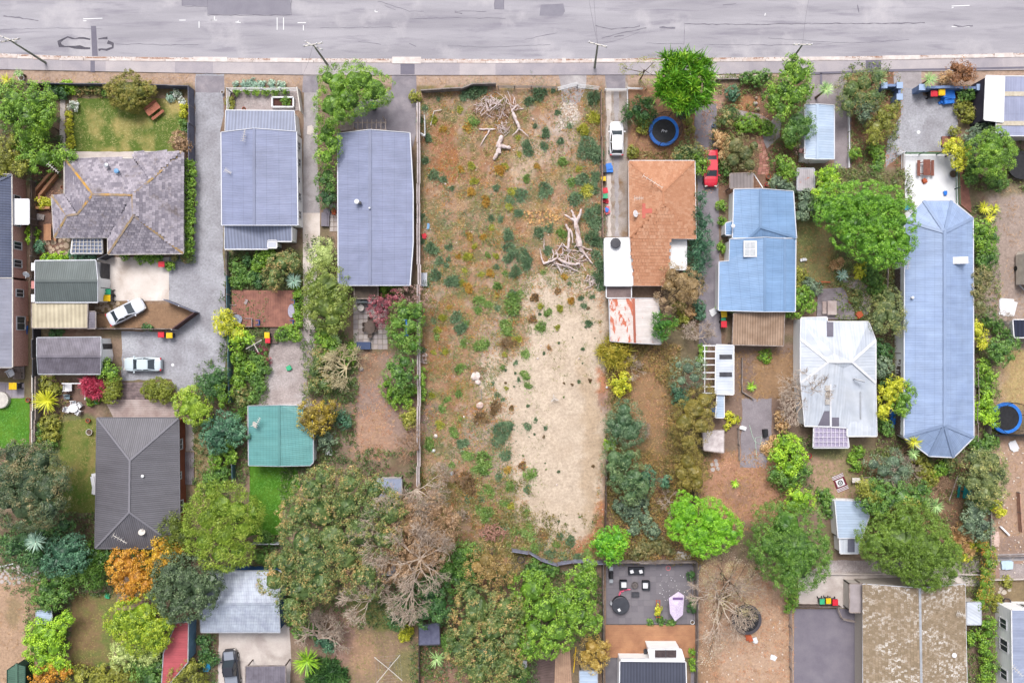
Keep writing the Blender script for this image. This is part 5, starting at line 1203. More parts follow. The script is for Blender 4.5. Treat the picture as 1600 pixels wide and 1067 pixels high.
Sh('dark green shrub by the gravel yard',L_mid,[(405,560,12),(412,578,10),(398,590,10),(405,605,9)],h=1.4); Sh('mixed green shrub bed beside the teal fence',L_brig,[(372,560,10),(380,580,12),(370,600,11),(392,575,9)],h=1.4); Sh('maroon foliage clump at the gravel yard edge',L_red,[(408,548,7),(417,562,6)],h=.8); Sh('rust shrub beside the teal fence',L_mix,[(372,612,10),(380,625,9)],h=1.4); Sh('green weeds along the teal shed wall',L_mid,[(395,620,8),(385,638,8),(372,648,9)],h=1.0)
T('small_tree','olive leaved shrub tree under the bare white tree',L_mix,[(500,560,16),(492,580,14),(505,600,14),(488,605,11)],h=2.2); T('small_tree','bright fern bush beside the bare white tree',L_brig,[(520,545,12),(545,560,10),(550,545,8),(510,532,9)],h=2)
blades('pale green yucca under the bare white tree',L_cab,522,532,13,1.2,55,.09)
T('autumn_tree','yellow and brown tree over the teal roof corner',leafmat('leaf_bronze_yellow',K(86,74,26),K(150,128,34),K(214,192,54)),[(485,645,18),(500,655,18),(478,658,13),(510,640,13),(495,670,13),(520,635,9)],h=3.8)
T('small_tree','deep blue green bush beside the dirt yard',L_blue,[(534,655,11),(527,648,9),(540,662,8)],h=1.8); T('small_tree','grey green shrub behind the teal roof',L_grey,[(505,690,13),(515,685,10),(497,680,9)],h=2)
# left lower yard
T('big_tree','huge dark grey green and rusty tree on the left edge',leafmat('leaf_dark_rust',K(44,66,44),K(80,100,62),K(150,130,88),.4),[(50,745,40),(20,740,34),(75,760,34),(45,785,38),(10,775,30),(60,720,26),(95,750,16),(25,710,22),(75,795,22)],h=8.5,leaf=.17,cl=.5,per=44)
T('big_tree','dark leafy tree at the left edge below the rusty one',L_dark,[(40,845,26),(22,855,20),(55,870,22),(65,830,18),(100,820,14)],h=4.5)
blades('silver headed cabbage tree in the dark crown',L_silver,56,846,16,5.0,80,.1)
T('leafy_tree','broad dark green tree beside the charcoal roof',L_blue,[(98,858,24),(110,875,22),(85,880,18),(115,850,16),(125,870,14)],h=4.5)
T('leafy_tree','thin leaved bright shrub tree under the charcoal roof',L_mid,[(148,868,17),(140,885,15),(155,880,13),(130,895,12),(150,900,14)],h=2.6,style='spike',asp=.22,leaf=.4)
T('orange_tree','vivid orange leaved tree between dark crowns',L_oran,[(200,885,23),(188,880,16),(215,900,20),(205,918,18),(185,900,14),(228,912,10)],h=5)
T('orange_tree','smaller amber tree beside the vivid orange tree',leafmat('leaf_amber',K(150,104,16),K(196,152,30),K(226,190,60)),[(248,868,16),(262,880,14),(240,878,13),(275,858,10),(255,850,12)],h=4)
T('leafy_tree','olive green tree by the dish end of the charcoal roof',leafmat('leaf_moss',K(66,84,24),K(104,120,40),K(134,146,60)),[(275,825,18),(285,838,15),(268,845,12),(272,812,10)],h=4.2,style='spike',asp=.22,leaf=.35)
Sh('round mid green bush below the charcoal roof',L_mid,[(215,852,12),(230,852,10)],h=2)
Sh('dark bush beside the orange crown',L_dark,[(177,863,10),(165,868,8)],h=2)
Sh('pale sage bush between orange and dark crowns',L_pale,[(232,888,11),(240,896,8)],h=3)
T('big_tree','large grey green tree beside the silver garage',leafmat('leaf_deep_grey',K(48,66,44),K(78,100,64),K(118,136,92)),[(292,905,32),(268,895,24),(315,915,26),(285,935,28),(260,925,20),(310,940,22),(275,950,18),(330,905,14)],h=7,per=30)
T('big_tree','bright yellow green tree with star clusters by the lawn strip',leafmat('leaf_star',K(84,116,26),K(136,162,48),K(182,196,88)),[(345,790,32),(370,800,28),(325,810,28),(350,835,32),(380,830,24),(320,845,22),(345,865,24),(372,860,20),(395,800,14),(330,770,16)],h=6.5,leaf=.26,cl=.36,style='spike',asp=.3,per=26)
T('leafy_tree','round lime tree above the dark column shrubs',leafmat('leaf_lime_olive',K(92,122,24),K(142,172,40),K(178,196,70)),[(300,630,22),(315,640,16),(290,640,14),(305,648,14),(292,615,10)],h=4)
T('leafy_tree','dark green tree against the teal fence',L_dark,[(335,595,18),(325,608,14),(345,588,12)],h=3.6); T('leafy_tree','bright green bush against the teal fence',L_brig,[(340,612,15),(348,620,12)],h=3)
T('leafy_tree','dense blue green tree between charcoal and teal roofs',L_blue,[(345,670,22),(330,680,16),(360,660,14),(340,690,16),(372,680,14)],h=4)
Sh('bright bush by the teal shed corner',L_brig,[(350,705,13),(340,718,12),(358,692,10),(362,715,8)],h=2.2); Sh('green bush beside the fence stub',L_mid,[(340,742,13),(330,750,10),(350,738,9)],h=1.8)
T('clipped_bush','clipped round olive bush on the ramp edge',leafmat('leaf_clipped',K(86,96,20),K(124,134,32),K(150,158,52)),[(176,607,14),(175,619,11),(180,596,9)],h=2,leaf=.11,cl=.18); T('clipped_bush','bright round bush at the grey shed corner',L_brig,[(170,580,14),(164,572,9),(178,584,9)],h=2.4)
T('clipped_bush','clipped olive hedge at the gravel edge',leafmat('leaf_clipped',K(86,96,20),K(124,134,32),K(150,158,52)),[(235,608,12),(248,605,13),(262,610,12),(240,616,10),(258,617,11)],h=2,leaf=.11,cl=.18)
T('red_cordyline','crimson leaved shrub beside the patio swing',L_pink,[(146,605,12),(140,600,8),(152,612,8)],h=2,style='spike',asp=.2,leaf=.45,cl=.2,per=14,cat='shrub')
Sh('green clump under the crimson shrub',L_brig,[(145,622,9),(155,618,7)],h=.9); blades('yellow striped yucca near the white topped fence',L_yell,74,626,22,1.0,90,.13,lift=.7); Sh('dry grass mound by the grey shed',L_olive,[(78,602,12),(65,595,8),(88,608,8)],h=1)
Sh('olive border shrub left of the dry lawn',L_olive,[(72,665,12),(80,680,12),(68,685,9),(85,660,9)],h=1.2); Sh('green border shrub beside the white topped fence',L_mid,[(62,672,9),(64,690,8),(80,695,8)],h=1.2)
# left bottom
T('hedge_tree','tall lime green hedge mass beside the dirt yard',L_lime,[(62,985,18),(80,990,18),(60,1010,18),(85,1010,18),(95,975,14),(70,1030,18),(92,1035,14),(105,965,10),(50,1000,10)],h=3.2)
T('orange_tree','orange tipped bush at the bottom edge',L_oran,[(85,1045,14),(100,1050,11),(60,1055,12),(78,1065,12)],h=2.8)
T('leafy_tree','dark shrub mass above the lime hedge',L_mid,[(72,920,18),(90,905,18),(85,935,16),(100,925,14),(65,938,12),(108,900,14)],h=3.2)
T('leafy_tree','bushy mixed shrub along the bottom edge',L_olive,[(125,1055,16),(150,1058,16),(180,1050,16),(205,1055,16),(165,1065,14)],h=2.2); T('leafy_tree','grey green tree at the bottom by the red roof',L_mid,[(225,1045,20),(245,1040,16),(235,1060,16)],h=3)
T('big_tree','broad dome of yellow lime foliage beside the red roof',leafmat('leaf_golden_lime',K(86,122,18),K(144,168,30),K(194,204,56)),[(205,970,28),(225,960,26),(190,965,20),(240,980,24),(215,990,24),(258,975,15),(245,1000,16),(185,980,14)],h=5.5,per=30)
T('leafy_tree','pale sage bushes below the golden lime dome',L_pale,[(205,1022,16),(225,1025,15),(190,1015,14),(240,1022,12),(185,1030,11)],h=3.4)
T('leafy_tree','olive green bush against the red roof foot',L_olive,[(285,1050,18),(300,1042,14),(275,1060,12),(302,1058,12)],h=3.2,leaf=.16); Sh('creeping shrubs beside the silver garage path',L_dark,[(318,1000,9),(322,1018,9),(318,1035,8),(335,1030,7)],h=1.2)
blades('spiky palm at the bottom by the dark pickup',L_olive,320,1060,14,.6,50,.08); 
# big mixed centre-left trees
T('great_tree','great green and rust tree spreading over the back yards',L_mix,[(488,764,24),(468,802,25),(610,800,26),(570,900,28),(438,874,15),(430,905,22),(605,790,22),(500,800,34),(478,845,30),(520,840,34),(540,790,28),(560,830,32),(490,880,34),(450,880,24),(540,870,30),(580,800,24),(470,920,26),(455,945,18),(600,840,26),(500,910,24),(450,824,13),(465,960,16),(585,765,20),(545,755,22),(505,745,18)],h=9,leaf=.2,cl=.42,per=24)
T('great_tree','rusty brown half of the great tree against the fence',L_brown,[(640,820,26),(665,835,24),(620,850,26),(650,865,26),(690,840,20),(600,880,22),(560,900,20),(630,890,20),(675,870,20),(705,815,16),(640,795,16),(680,795,18)],h=8,leaf=.14,cl=.36,per=26)
T('leafy_tree','deep green tree over the dark tarp hut',L_dark,[(670,925,22),(685,945,20),(665,955,20),(620,965,16),(628,940,13),(680,910,16),(690,960,12)],h=5.5,per=28)
T('leafy_tree','green tree beyond the brown root heap',L_mid,[(720,870,22),(700,890,18),(735,890,18),(715,905,18),(740,865,14)],h=5)
T('great_tree','tall rusty gold tree above the back fence',leafmat('leaf_gold_rust',K(110,94,44),K(158,128,72),K(196,166,106),.4),[(760,875,22),(745,885,18),(785,890,18),(765,895,20),(795,885,12)],h=7,leaf=.15,per=18)
T('great_tree','great mixed green tree at the bottom centre',L_mix,[(745,950,30),(770,980,30),(730,985,26),(760,1020,30),(790,950,24),(745,1050,26),(790,1040,24),(720,1015,20),(800,1000,20),(735,930,18),(780,1065,16)],h=7,per=26)
T('leafy_tree','glossy bright green tree behind the buckled fence',L_brig,[(830,920,26),(850,950,30),(880,940,24),(910,930,20),(900,960,26),(870,985,26),(835,985,24),(910,905,20),(825,1010,18),(855,1010,16),(925,970,14),(918,885,12)],h=6.5,per=28)
T('small_tree','golden brown tree beside the orange deck fence',leafmat('leaf_golden',K(134,106,38),K(178,148,64),K(208,184,104)),[(925,1010,16),(915,1025,14),(940,1022,13),(930,1038,12),(945,1008,8)],h=3.6,leaf=.15)
T('small_tree','green bush at the bottom with a white flower heap',L_mid,[(815,1060,14),(808,1040,10)],h=2)
Sh('bushy shrubs above the dark hollow by the buckled fence',L_mid,[(835,885,12),(850,895,12),(862,890,9),(828,895,9)],h=1.6)
blades('bright green palm over the bottom driveway edge',L_lime,480,1032,24,2.0,90,.11,lift=.6); Sh('dark cycad shrub at the bottom by the palm',L_dark,[(510,1050,17),(525,1060,14),(495,1060,12)],h=1.4,style='spike',asp=.2,leaf=.5); T('small_tree','blue green round shrub by the old trunk',L_blue,[(508,1003,13),(500,995,9),(515,1010,9)],h=1.8)
Sh('green hedge beside the blue end wall',L_mid,[(465,965,13),(492,985,11),(470,985,11),(460,945,9)],h=1.8); blades('variegated yucca near the dark tarp hut',L_cab,682,1028,15,.7,50,.09); Sh('small yellow bush behind the tarp hut',L_yell,[(635,985,9),(630,995,7)],h=1.2)
T('small_tree','green shrub beside the tarp hut',L_mid,[(705,1005,13),(698,995,9)],h=2.2)
Sh('green shrubs by the lawn strip end',L_mid,[(418,843,10),(408,870,10),(425,880,11),(412,838,7)],h=1.3)
# trampoline garden and street trees
T('conifer','large spiky bright green tree over the footpath',leafmat('leaf_spiky_green',K(48,100,12),K(96,158,26),K(160,200,50)),[(1067,122,22),(1048,128,17),(1085,132,19),(1070,148,18),(1098,112,11),(1046,100,11),(1098,152,10),(1056,158,10),(1072,96,11),(1088,100,9),(1104,132,10),(1034,142,9),(1078,164,9)],h=7,style='spike',asp=.2,leaf=.8,cl=.45,per=30)
T('small_tree','thin olive tree beside the spiky bright tree',L_olive,[(1005,110,17),(1022,98,13),(995,120,10),(1020,118,11),(972,107,7)],h=5,leaf=.13,per=12)
T('small_tree','ragged green bush between driveway and trampoline',L_dark,[(995,172,14),(1008,180,13),(983,180,11),(1012,166,9)],h=2,style='spike',asp=.22,leaf=.4)
Sh('blue green agave like clump by the driveway bend',L_blue,[(1069,172,9)],h=.9,style='spike',asp=.2,leaf=.4); Sh('yellowing bush under the ragged green bush',L_olive,[(1005,195,9),(988,238,8),(1003,204,7)],h=1)
T('small_tree','mixed yellow green bush by the red car nose',L_mix,[(1075,235,15),(1062,245,12),(1090,240,12)],h=2.4); T('small_tree','bright green shrub touching the red car',L_brig,[(1093,252,12),(1090,264,10)],h=2.2)
Sh('spindly bush along the driveway edge by the trampoline',L_olive,[(1078,205,7),(1075,190,6)],h=.9)
T('feathery_tree','feathery green hedge beside the brown roof',L_blue,[(1098,350,12),(1092,370,12),(1097,385,14),(1088,395,14),(1095,410,13),(1085,420,11),(1094,310,8),(1093,335,9)],h=3.2,style='spike',asp=.24,leaf=.35)
T('autumn_tree','round rusty brown tree over the brown roof corner',leafmat('leaf_soft_rust',K(110,88,54),K(154,128,84),K(182,158,116)),[(1065,440,22),(1050,430,16),(1080,445,18),(1068,462,18),(1045,445,12),(1085,460,12)],h=4.6,leaf=.14,per=22)
T('autumn_tree','dusty brown bush between the roofs',leafmat('leaf_soft_rust'+'b',K(120,96,70),K(156,132,100),K(184,164,132)),[(1036,470,12),(1044,482,10),(1026,464,7)],h=3.2,leaf=.14,per=16)
T('small_tree','bright green fir like tree over the rusted roof',leafmat('leaf_fir',K(34,86,18),K(74,132,38),K(140,170,60)),[(1034,508,14),(1026,512,10),(1044,505,9),(1032,520,9)],h=4,style='spike',asp=.24,leaf=.4)
Sh('orange leaved small bush at the asphalt edge',L_straw,[(1077,487,9)],h=1.4); Sh('blue green shrub at the driveway end',L_blue,[(1092,480,9),(1094,492,7)],h=1.4); Sh('olive shrub between fir tree and bare branches',L_olive,[(1062,480,9),(1068,500,8)],h=1.3)
# garden left of K
T('small_tree','soft blue green ball shrub in the brick path garden',L_blue,[(1144,147,10)],h=1.6,leaf=.12,cl=.18); T('small_tree','olive rust bush beside the grey gravel bend',L_mix,[(1138,180,13),(1132,190,10),(1145,172,8)],h=2)
T('hedge_tree','bright oval hedge in the brick path garden',L_brig,[(1160,196,11),(1172,192,12),(1180,196,10),(1195,200,10),(1203,203,8)],h=1.4,leaf=.13,cl=.2); T('small_tree','wide brownish green bush between red car and brick path',leafmat('leaf_moss_rust',K(70,84,42),K(120,116,66),K(156,140,92)),[(1150,228,18),(1165,240,18),(1145,250,15),(1172,258,13),(1178,228,10)],h=3,leaf=.13)
Sh('pale cream flowering bush beside the brown green bush',L_straw,[(1128,222,10),(1138,232,9),(1120,212,7),(1132,243,7)],h=1.6); Sh('green edge shrub by the red car side',L_mid,[(1132,258,8),(1135,268,7)],h=1.2)
T('spreading_tree','broad bright tree above the pale blue garage',L_brig,[(1225,140,18),(1245,118,20),(1210,155,16),(1240,150,20),(1255,140,14),(1220,170,14),(1235,105,14),(1260,112,10),(1205,140,10)],h=5.5)
T('spreading_tree','grey green tree leaning on the pale blue garage',L_mid,[(1245,190,20),(1255,203,16),(1235,205,16),(1262,190,10)],h=4.4,leaf=.15); Sh('vivid green bush below the grey green tree',L_brig,[(1238,221,10),(1232,212,9)],h=2)
Sh('young green trees along the street side garden',L_mid,[(1182,125,10),(1165,122,8),(1195,118,8)],h=1.6)
T('small_tree','dusty pink bush at the garage foot',leafmat('leaf_dusty_pink',K(120,84,84),K(166,130,122),K(196,164,152)),[(1262,232,12),(1268,242,10),(1252,236,9)],h=2.4,leaf=.12,per=14); T('small_tree','bright bush above the rust streaked hut',L_brig,[(1228,262,14),(1220,255,11),(1236,272,10)],h=2.4)
Sh('grey green shrub above the sky blue roof',L_grey,[(1222,290,12),(1232,298,9),(1212,285,8)],h=2); T('small_tree','grey bush between the hut and sky blue roof',L_grey,[(1255,322,14),(1250,335,11),(1260,308,10)],h=3)
T('leafy_tree','yellow green tree between the hut and the huge green tree',L_lime,[(1290,275,14),(1295,290,14),(1282,298,11),(1300,268,10)],h=4); T('leafy_tree','tall green shrubs at the head of the huge green tree',L_mid,[(1285,310,13),(1278,325,11),(1370,262,9)],h=4)
T('huge_tree','huge bright green tree beside the long blue roof',leafmat('leaf_huge_green',K(58,104,14),K(102,156,28),K(142,186,50)),[(1320,320,28),(1350,315,28),(1380,320,26),(1300,335,22),(1335,345,30),(1370,350,30),(1400,345,24),(1410,375,18),(1355,380,26),(1385,385,26),(1325,370,20),(1400,400,16),(1375,405,14),(1295,320,14),(1405,320,14)],h=8,leaf=.17,cl=.34,per=26)
T('leafy_tree','mixed shrub trees between garage court and gravel court',L_mix,[(1330,140,20),(1350,130,18),(1345,155,18),(1325,165,15),(1365,150,14),(1370,120,13),(1325,120,10)],h=4,leaf=.15); T('leafy_tree','grey green centre of the shrubs by the garage court',L_grey,[(1345,165,13),(1360,168,11),(1352,180,10)],h=3.4,leaf=.14)
T('leafy_tree','olive tree running down beside the gravel court',L_olive,[(1370,200,15),(1365,215,13),(1385,195,12),(1378,178,12),(1390,180,10),(1395,168,10)],h=3.4,leaf=.15); Sh('bright shrub at the foot of the olive tree row',L_brig,[(1368,235,10),(1372,248,9),(1336,240,8)],h=1.6)
blades('pale green cabbage head beside the blue pillar',L_cab,1374,122,13,2.2,60,.08); blades('white trunked cabbage tree above the pale blue garage',L_cab,1291,140,13,3.2,60,.08); blades('tufted cabbage head by the gravel court',L_cab,1380,188,12,1.8,50,.08)
blades('cabbage head in front of the blue wall',L_cab,1452,125,13,2,60,.08); T('autumn_tree','russet round tree behind the blue wall',leafmat('leaf_russet',K(96,62,34),K(146,96,56),K(178,128,82)),[(1500,110,14),(1493,105,10),(1510,120,12),(1495,122,11),(1515,110,8)],h=3.2,leaf=.15); Sh('dry sword leaved shrub beside the russet tree',L_straw,[(1475,123,8),(1482,118,6)],h=1)
Sh('green ball shrub by the blue tarpaulin',L_mid,[(1508,147,10),(1513,150,7)],h=1.6); Sh('olive shrub at the court edge',L_olive,[(1505,170,11),(1492,205,7),(1512,182,9)],h=1.4); T('small_tree','yellow green tree by the white patio',L_yell,[(1490,232,14),(1500,240,12),(1480,228,9),(1498,255,10)],h=3)
T('round_tree','tight round bright tree at the upper right',L_brig,[(1548,235,26),(1560,245,22),(1538,250,20),(1552,220,18),(1555,262,16),(1572,240,14)],h=6,leaf=.14,cl=.3,per=30); Sh('grey green bush above the round tree',L_grey,[(1540,198,11),(1520,215,12),(1528,205,9),(1512,225,9),(1515,240,9)],h=2)
Sh('green shrubs below the round tree',L_mid,[(1520,262,10),(1515,280,10),(1560,285,12),(1545,280,9)],h=1.6)
# right column
blades('yellow flax clump by the dry gravel yard',L_yell,1538,325,12,.7,50,.1); blades('yellow flax clump below its larger twin',L_yell,1553,327,10,.7,40,.1); blades('small yellow flax by the green shrubs',L_yell,1546,341,9,.6,40,.1)
T('leafy_tree','bright green shrub tree beside the faceted roof',L_brig,[(1535,360,14),(1528,375,13),(1540,385,12),(1525,352,9),(1518,365,8)],h=3); T('leafy_tree','second green shrub tree along the long blue roof',L_mid,[(1540,405,13),(1548,400,11),(1535,415,11),(1552,370,9)],h=2.8); T('leafy_tree','brownish olive bush tree by the long blue roof',leafmat('leaf_moss_rust',K(70,84,42),K(120,116,66),K(156,140,92)),[(1525,440,15),(1535,430,12),(1522,460,13),(1535,452,11),(1530,475,10)],h=3.4)
T('small_tree','yellow orange shrub beside the long blue roof',L_yell,[(1528,520,11),(1522,508,8),(1535,535,10)],h=2.4); T('leafy_tree','green tree between the long roof and tan lawn',L_mid,[(1568,545,16),(1560,558,13),(1578,535,11),(1552,540,9)],h=3.4); Sh('green pair of shrubs by the solar roof',L_mid,[(1545,500,9),(1558,510,9),(1570,520,9)],h=1.6)
T('leafy_tree','bright climber mass under the timber rails',L_brig,[(1535,575,12),(1545,590,12),(1532,600,11),(1542,608,10)],h=2); T('leafy_tree','lime green climber mass by the netted trampoline',L_lime,[(1535,630,12),(1545,645,13),(1532,650,10),(1550,655,10),(1540,620,9)],h=2.2)
T('leafy_tree','large yellow and grey green tree by the teal bench',leafmat('leaf_yellow_grey',K(70,88,48),K(124,136,78),K(184,176,100),.5),[(1530,730,22),(1545,750,22),(1520,755,18),(1550,720,18),(1560,740,16),(1535,770,18),(1555,770,16),(1520,715,13)],h=5,leaf=.17); Sh('dark shrub between faceted roof end and yellow tree',L_mid,[(1530,700,13),(1545,690,12),(1520,690,9)],h=1.8)
Sh('rust orange bush under the faceted roof end',L_mix,[(1485,725,10),(1478,718,7)],h=1.6); Sh('green bush under the faceted roof end',L_brig,[(1470,730,10),(1462,738,7)],h=1.4)
T('leafy_tree','grey green tree beside the teal bench path',L_grey,[(1525,808,16),(1515,820,14),(1535,820,14),(1520,795,12),(1530,835,10)],h=3.6); Sh('dark green bush above the grey green tree',L_mid,[(1530,790,10),(1542,785,8)],h=1.6)
T('small_tree','peach tinted cabbage like bush by the big dome tree',L_straw,[(1498,828,9),(1505,840,9),(1510,858,8),(1492,840,7)],h=2,style='spike',asp=.2,leaf=.4); Sh('yellow green leaf clumps beside the peach bush',L_yell,[(1518,855,8),(1508,868,8),(1555,790,9),(1562,800,7)],h=1.4)
T('hedge','climbing green hedge with red tips beside the mossy roof',leafmat('leaf_green_red',K(52,100,20),K(120,150,34),K(190,110,50),.4),[(1530,850,10),(1542,865,11),(1545,880,10),(1540,895,11),(1538,910,11),(1535,925,11),(1532,940,10),(1538,935,9)],h=2.2,cat='hedge'); T('hedge','green hedge running down between the bottom roofs',L_brig,[(1542,975,11),(1545,990,10),(1540,1005,10),(1542,1020,11),(1545,1040,11),(1540,1058,11)],h=1.8,cat='hedge')
Sh('small green shrub by the tilted lean-to',L_brig,[(1520,992,8),(1518,1002,6)],h=1.2); Sh('dry green clumps by the stepping stones',L_olive,[(1555,935,9),(1572,908,8),(1560,950,8)],h=.8)
# centre strip shrubs (east side of the lot)
T('small_tree','yellow grass like bush at the sand edge',leafmat('leaf_yellow_grass',K(110,120,24),K(172,160,50),K(208,186,80)),[(960,545,15),(972,555,13),(950,555,12),(968,535,11),(962,570,9)],h=1.8,style='spike',asp=.12,leaf=.7); T('small_tree','yellow and green shrub beside the brown yard',L_yell,[(962,598,10),(975,592,9),(968,610,8),(978,605,7)],h=1.6)
T('leafy_tree','large blue green tree between sand and brown yard',leafmat('leaf_sea',K(48,78,48),K(84,112,74),K(124,146,108)),[(975,655,22),(985,675,20),(965,672,18),(975,640,15),(955,662,12),(995,665,12)],h=4.6,leaf=.15); Sh('lime bush tucked below the blue green tree',L_lime,[(952,693,8)],h=1.6)
T('leafy_tree','green tree touching the sand below the lime bush',leafmat('leaf_sea2',K(52,82,46),K(92,120,72),K(140,158,104)),[(960,715,18),(975,722,18),(955,730,13),(985,710,12),(990,745,18),(975,755,15),(1005,760,15),(985,775,13),(960,745,12)],h=4.2,leaf=.15); T('leafy_tree','blue green small tree beside the silver branches',L_blue,[(1008,745,14),(1000,760,12),(1040,752,9)],h=3)
Sh('grey green scrub under the silver branches',L_grey,[(1000,785,13),(985,800,13),(1005,810,12),(1020,830,10),(970,790,10),(990,825,9)],h=1.6); Sh('brown scrub above the terrace fence',leafmat('leaf_moss_rust',K(70,84,42),K(120,116,66),K(156,140,92)),[(1010,855,12),(1030,850,11),(995,862,11),(1045,860,8)],h=1.4)
T('leafy_tree','vivid green tree at the terrace corner',leafmat('leaf_vivid',K(54,118,10),K(104,174,20),K(156,206,50)),[(950,845,20),(965,840,15),(938,850,15),(955,865,14),(975,850,9)],h=4.2,leaf=.2); 
T('round_tree','vivid lime green crowns above the terrace',leafmat('leaf_vivid_lime',K(72,130,8),K(122,184,22),K(160,212,54)),[(1075,800,24),(1110,810,26),(1060,820,18),(1130,825,22),(1095,835,22),(1120,845,16),(1078,840,14),(1145,835,12),(1098,858,12),(1065,790,12)],h=5.5,leaf=.14,cl=.3,per=30)
T('round_tree','massive round dark green dome tree beside the white shed',leafmat('leaf_dome',K(44,84,16),K(86,128,34),K(124,160,60)),[(1230,848,50),(1245,880,36),(1205,850,26),(1262,862,28),(1232,905,20),(1228,818,28)],h=7.5,leaf=.14,cl=.34,per=30)
Sh('bright green foot of the dome tree',L_brig,[(1237,938,9),(1232,950,7),(1240,925,8)],h=1.6)
T('round_tree','broad olive green dome tree over the mossy roof edge',leafmat('leaf_dome_b',K(66,92,18),K(98,130,32),K(128,156,54)),[(1402,842,44),(1448,862,42),(1425,850,46),(1368,848,22),(1415,815,20),(1440,886,28),(1478,872,22)],h=7.5,leaf=.13,cl=.28,per=32)
T('leafy_tree','green shrubs between white house and dome trees',L_lime,[(1235,700,16),(1225,690,12),(1245,715,14),(1232,730,14),(1215,715,12)],h=3); T('leafy_tree','dark green shrub row by the rug yard',L_mid,[(1240,745,14),(1225,750,12),(1255,735,11),(1210,740,11)],h=2.6); T('leafy_tree','yellow lime tree at the rug yard corner',L_lime,[(1245,775,15),(1255,785,14),(1238,790,13),(1262,775,10)],h=3.2,leaf=.15)
Sh('golden bush beside the bare tree by the white house',L_straw,[(1222,665,9),(1218,650,7)],h=1.4)
T('leafy_tree','olive and grey mixed tree beside the long blue roof',leafmat('leaf_yellow_grey',K(70,88,48),K(124,136,78),K(184,176,100),.5),[(1385,480,20),(1375,495,17),(1395,495,17),(1390,465,14),(1400,510,13),(1372,510,11)],h=4,leaf=.16); Sh('round green bush beside the white iron house',L_brig,[(1240,475,17),(1255,465,14),(1232,485,10),(1265,478,9)],h=2.4)
T('leafy_tree','yellow topped tree leaning on the long blue roof',L_yell,[(1392,610,14),(1402,600,12),(1385,620,10),(1378,640,11)],h=3.4); T('leafy_tree','round green tree leaning on the long blue roof',L_brig,[(1415,620,15),(1408,632,13),(1420,608,10),(1412,640,9)],h=3.6)
Sh('grey green ball bush beside the white iron house',L_grey,[(1380,572,12),(1375,582,8)],h=2); Sh('dark bushes in the gap above the ball bush',L_dark,[(1380,550,12),(1372,540,9),(1385,600,9)],h=1.6); Sh('small pale bush near the blue kayak',L_mid,[(1383,665,9),(1388,675,7),(1378,655,6)],h=1.4)
Sh('flower border with red blooms near the rug',L_brig,[(1335,715,9),(1342,705,8),(1337,728,8)],h=1); T('leafy_tree','grey and green shrubs behind the faceted roof end',L_grey,[(1395,722,16),(1380,735,14),(1410,735,14),(1365,725,12),(1400,748,13)],h=3,leaf=.14)
T('leafy_tree','mid green tree above the broad dome tree',L_mid,[(1370,770,20),(1390,785,20),(1410,775,18),(1430,780,16),(1355,785,14),(1440,765,13),(1375,795,13)],h=4.4); T('leafy_tree','yellow green tree left of the pale branches',L_olive,[(1350,760,12),(1362,775,10),(1420,790,13),(1400,800,10)],h=4.6)
Sh('olive scrub around the teal bench lawn',L_olive,[(1445,735,11),(1435,720,10),(1455,750,8)],h=1.6); Sh('small green weeds inside the rug yard',L_mid,[(1290,785,11),(1285,772,9),(1295,800,8)],h=1)
Sh('sandy tufts beside the small garden shed',L_olive,[(1352,800,8)],h=1); blades('green cabbage crown near the pale branches',L_cab,1462,790,14,1.6,55,.09); blades('cabbage crown beside the first by pale branches',L_cab,1448,785,10,1.4,45,.08); blades('tall yellow cabbage tree at the faceted roof end',L_yell,1428,690,13,3,55,.09); blades('second cabbage crown at the faceted roof end',L_cab,1427,708,11,2.4,45,.08)
blades('spiky blue agave on the grey path bed',L_silver,1315,431,11,.4,40,.14,name='agave',cat='agave',stalk=False); Sh('yellow flowered clump near the agave',L_yell,[(1345,422,9),(1352,415,8),(1340,430,6)],h=.7); Sh('flower bed green beside the curved path',L_mid,[(1365,440,13),(1372,455,12),(1360,425,10),(1355,410,10)],h=1.1); Sh('orange bronze clump near the agave',L_straw,[(1305,415,8),(1312,410,6)],h=.6); Sh('bushy bed inside the curved path',L_mix,[(1335,468,8),(1340,458,6)],h=.8)
Sh('silvery shrub at the deck corner',L_grey,[(1270,450,11),(1262,442,8)],h=1.4); Sh('olive shrub beside the blue wing',L_olive,[(1250,430,9),(1248,445,7)],h=1.2)
T('leafy_tree','silver green eucalypt over the brown yard',L_grey,[(1075,575,17),(1085,590,15),(1065,595,14),(1090,570,11),(1060,570,11)],h=4.4,leaf=.14,per=16); T('leafy_tree','dark green skirt of the silver green eucalypt',L_blue,[(1062,620,12),(1055,610,9),(1070,628,9)],h=2); T('leafy_tree','large olive brown tree beside the slatted carport',leafmat('leaf_khaki',K(92,88,28),K(138,122,48),K(168,152,78)),[(1085,640,24),(1100,625,18),(1070,660,20),(1095,665,18),(1075,690,16),(1105,645,12)],h=5,leaf=.13); T('leafy_tree','olive brown shrub tree below the worn hut',leafmat('leaf_khaki',K(92,88,28),K(138,122,48),K(168,152,78)),[(1075,720,18),(1085,738,18),(1065,740,15),(1090,755,13),(1072,755,11)],h=3.4,leaf=.13)
Sh('green ivy by the slatted carport end',L_brig,[(1096,545,7),(1095,560,6)],h=2); Sh('yellow green sprouts by the gravel pad',L_yell,[(1138,650,6),(1148,655,6),(1136,665,5)],h=.8); Sh('rosette weed clump near the carport',L_brig,[(1195,557,9)],h=.7); blades('lime rosette in the brown bed by the carport',L_lime,1174,604,9,.4,36,.09,name='rosette_plant',cat='plant',stalk=False); blades('pale rosette in the leaf litter yard',L_lime,1148,755,8,.3,30,.09,name='rosette_plant',cat='plant',stalk=False)
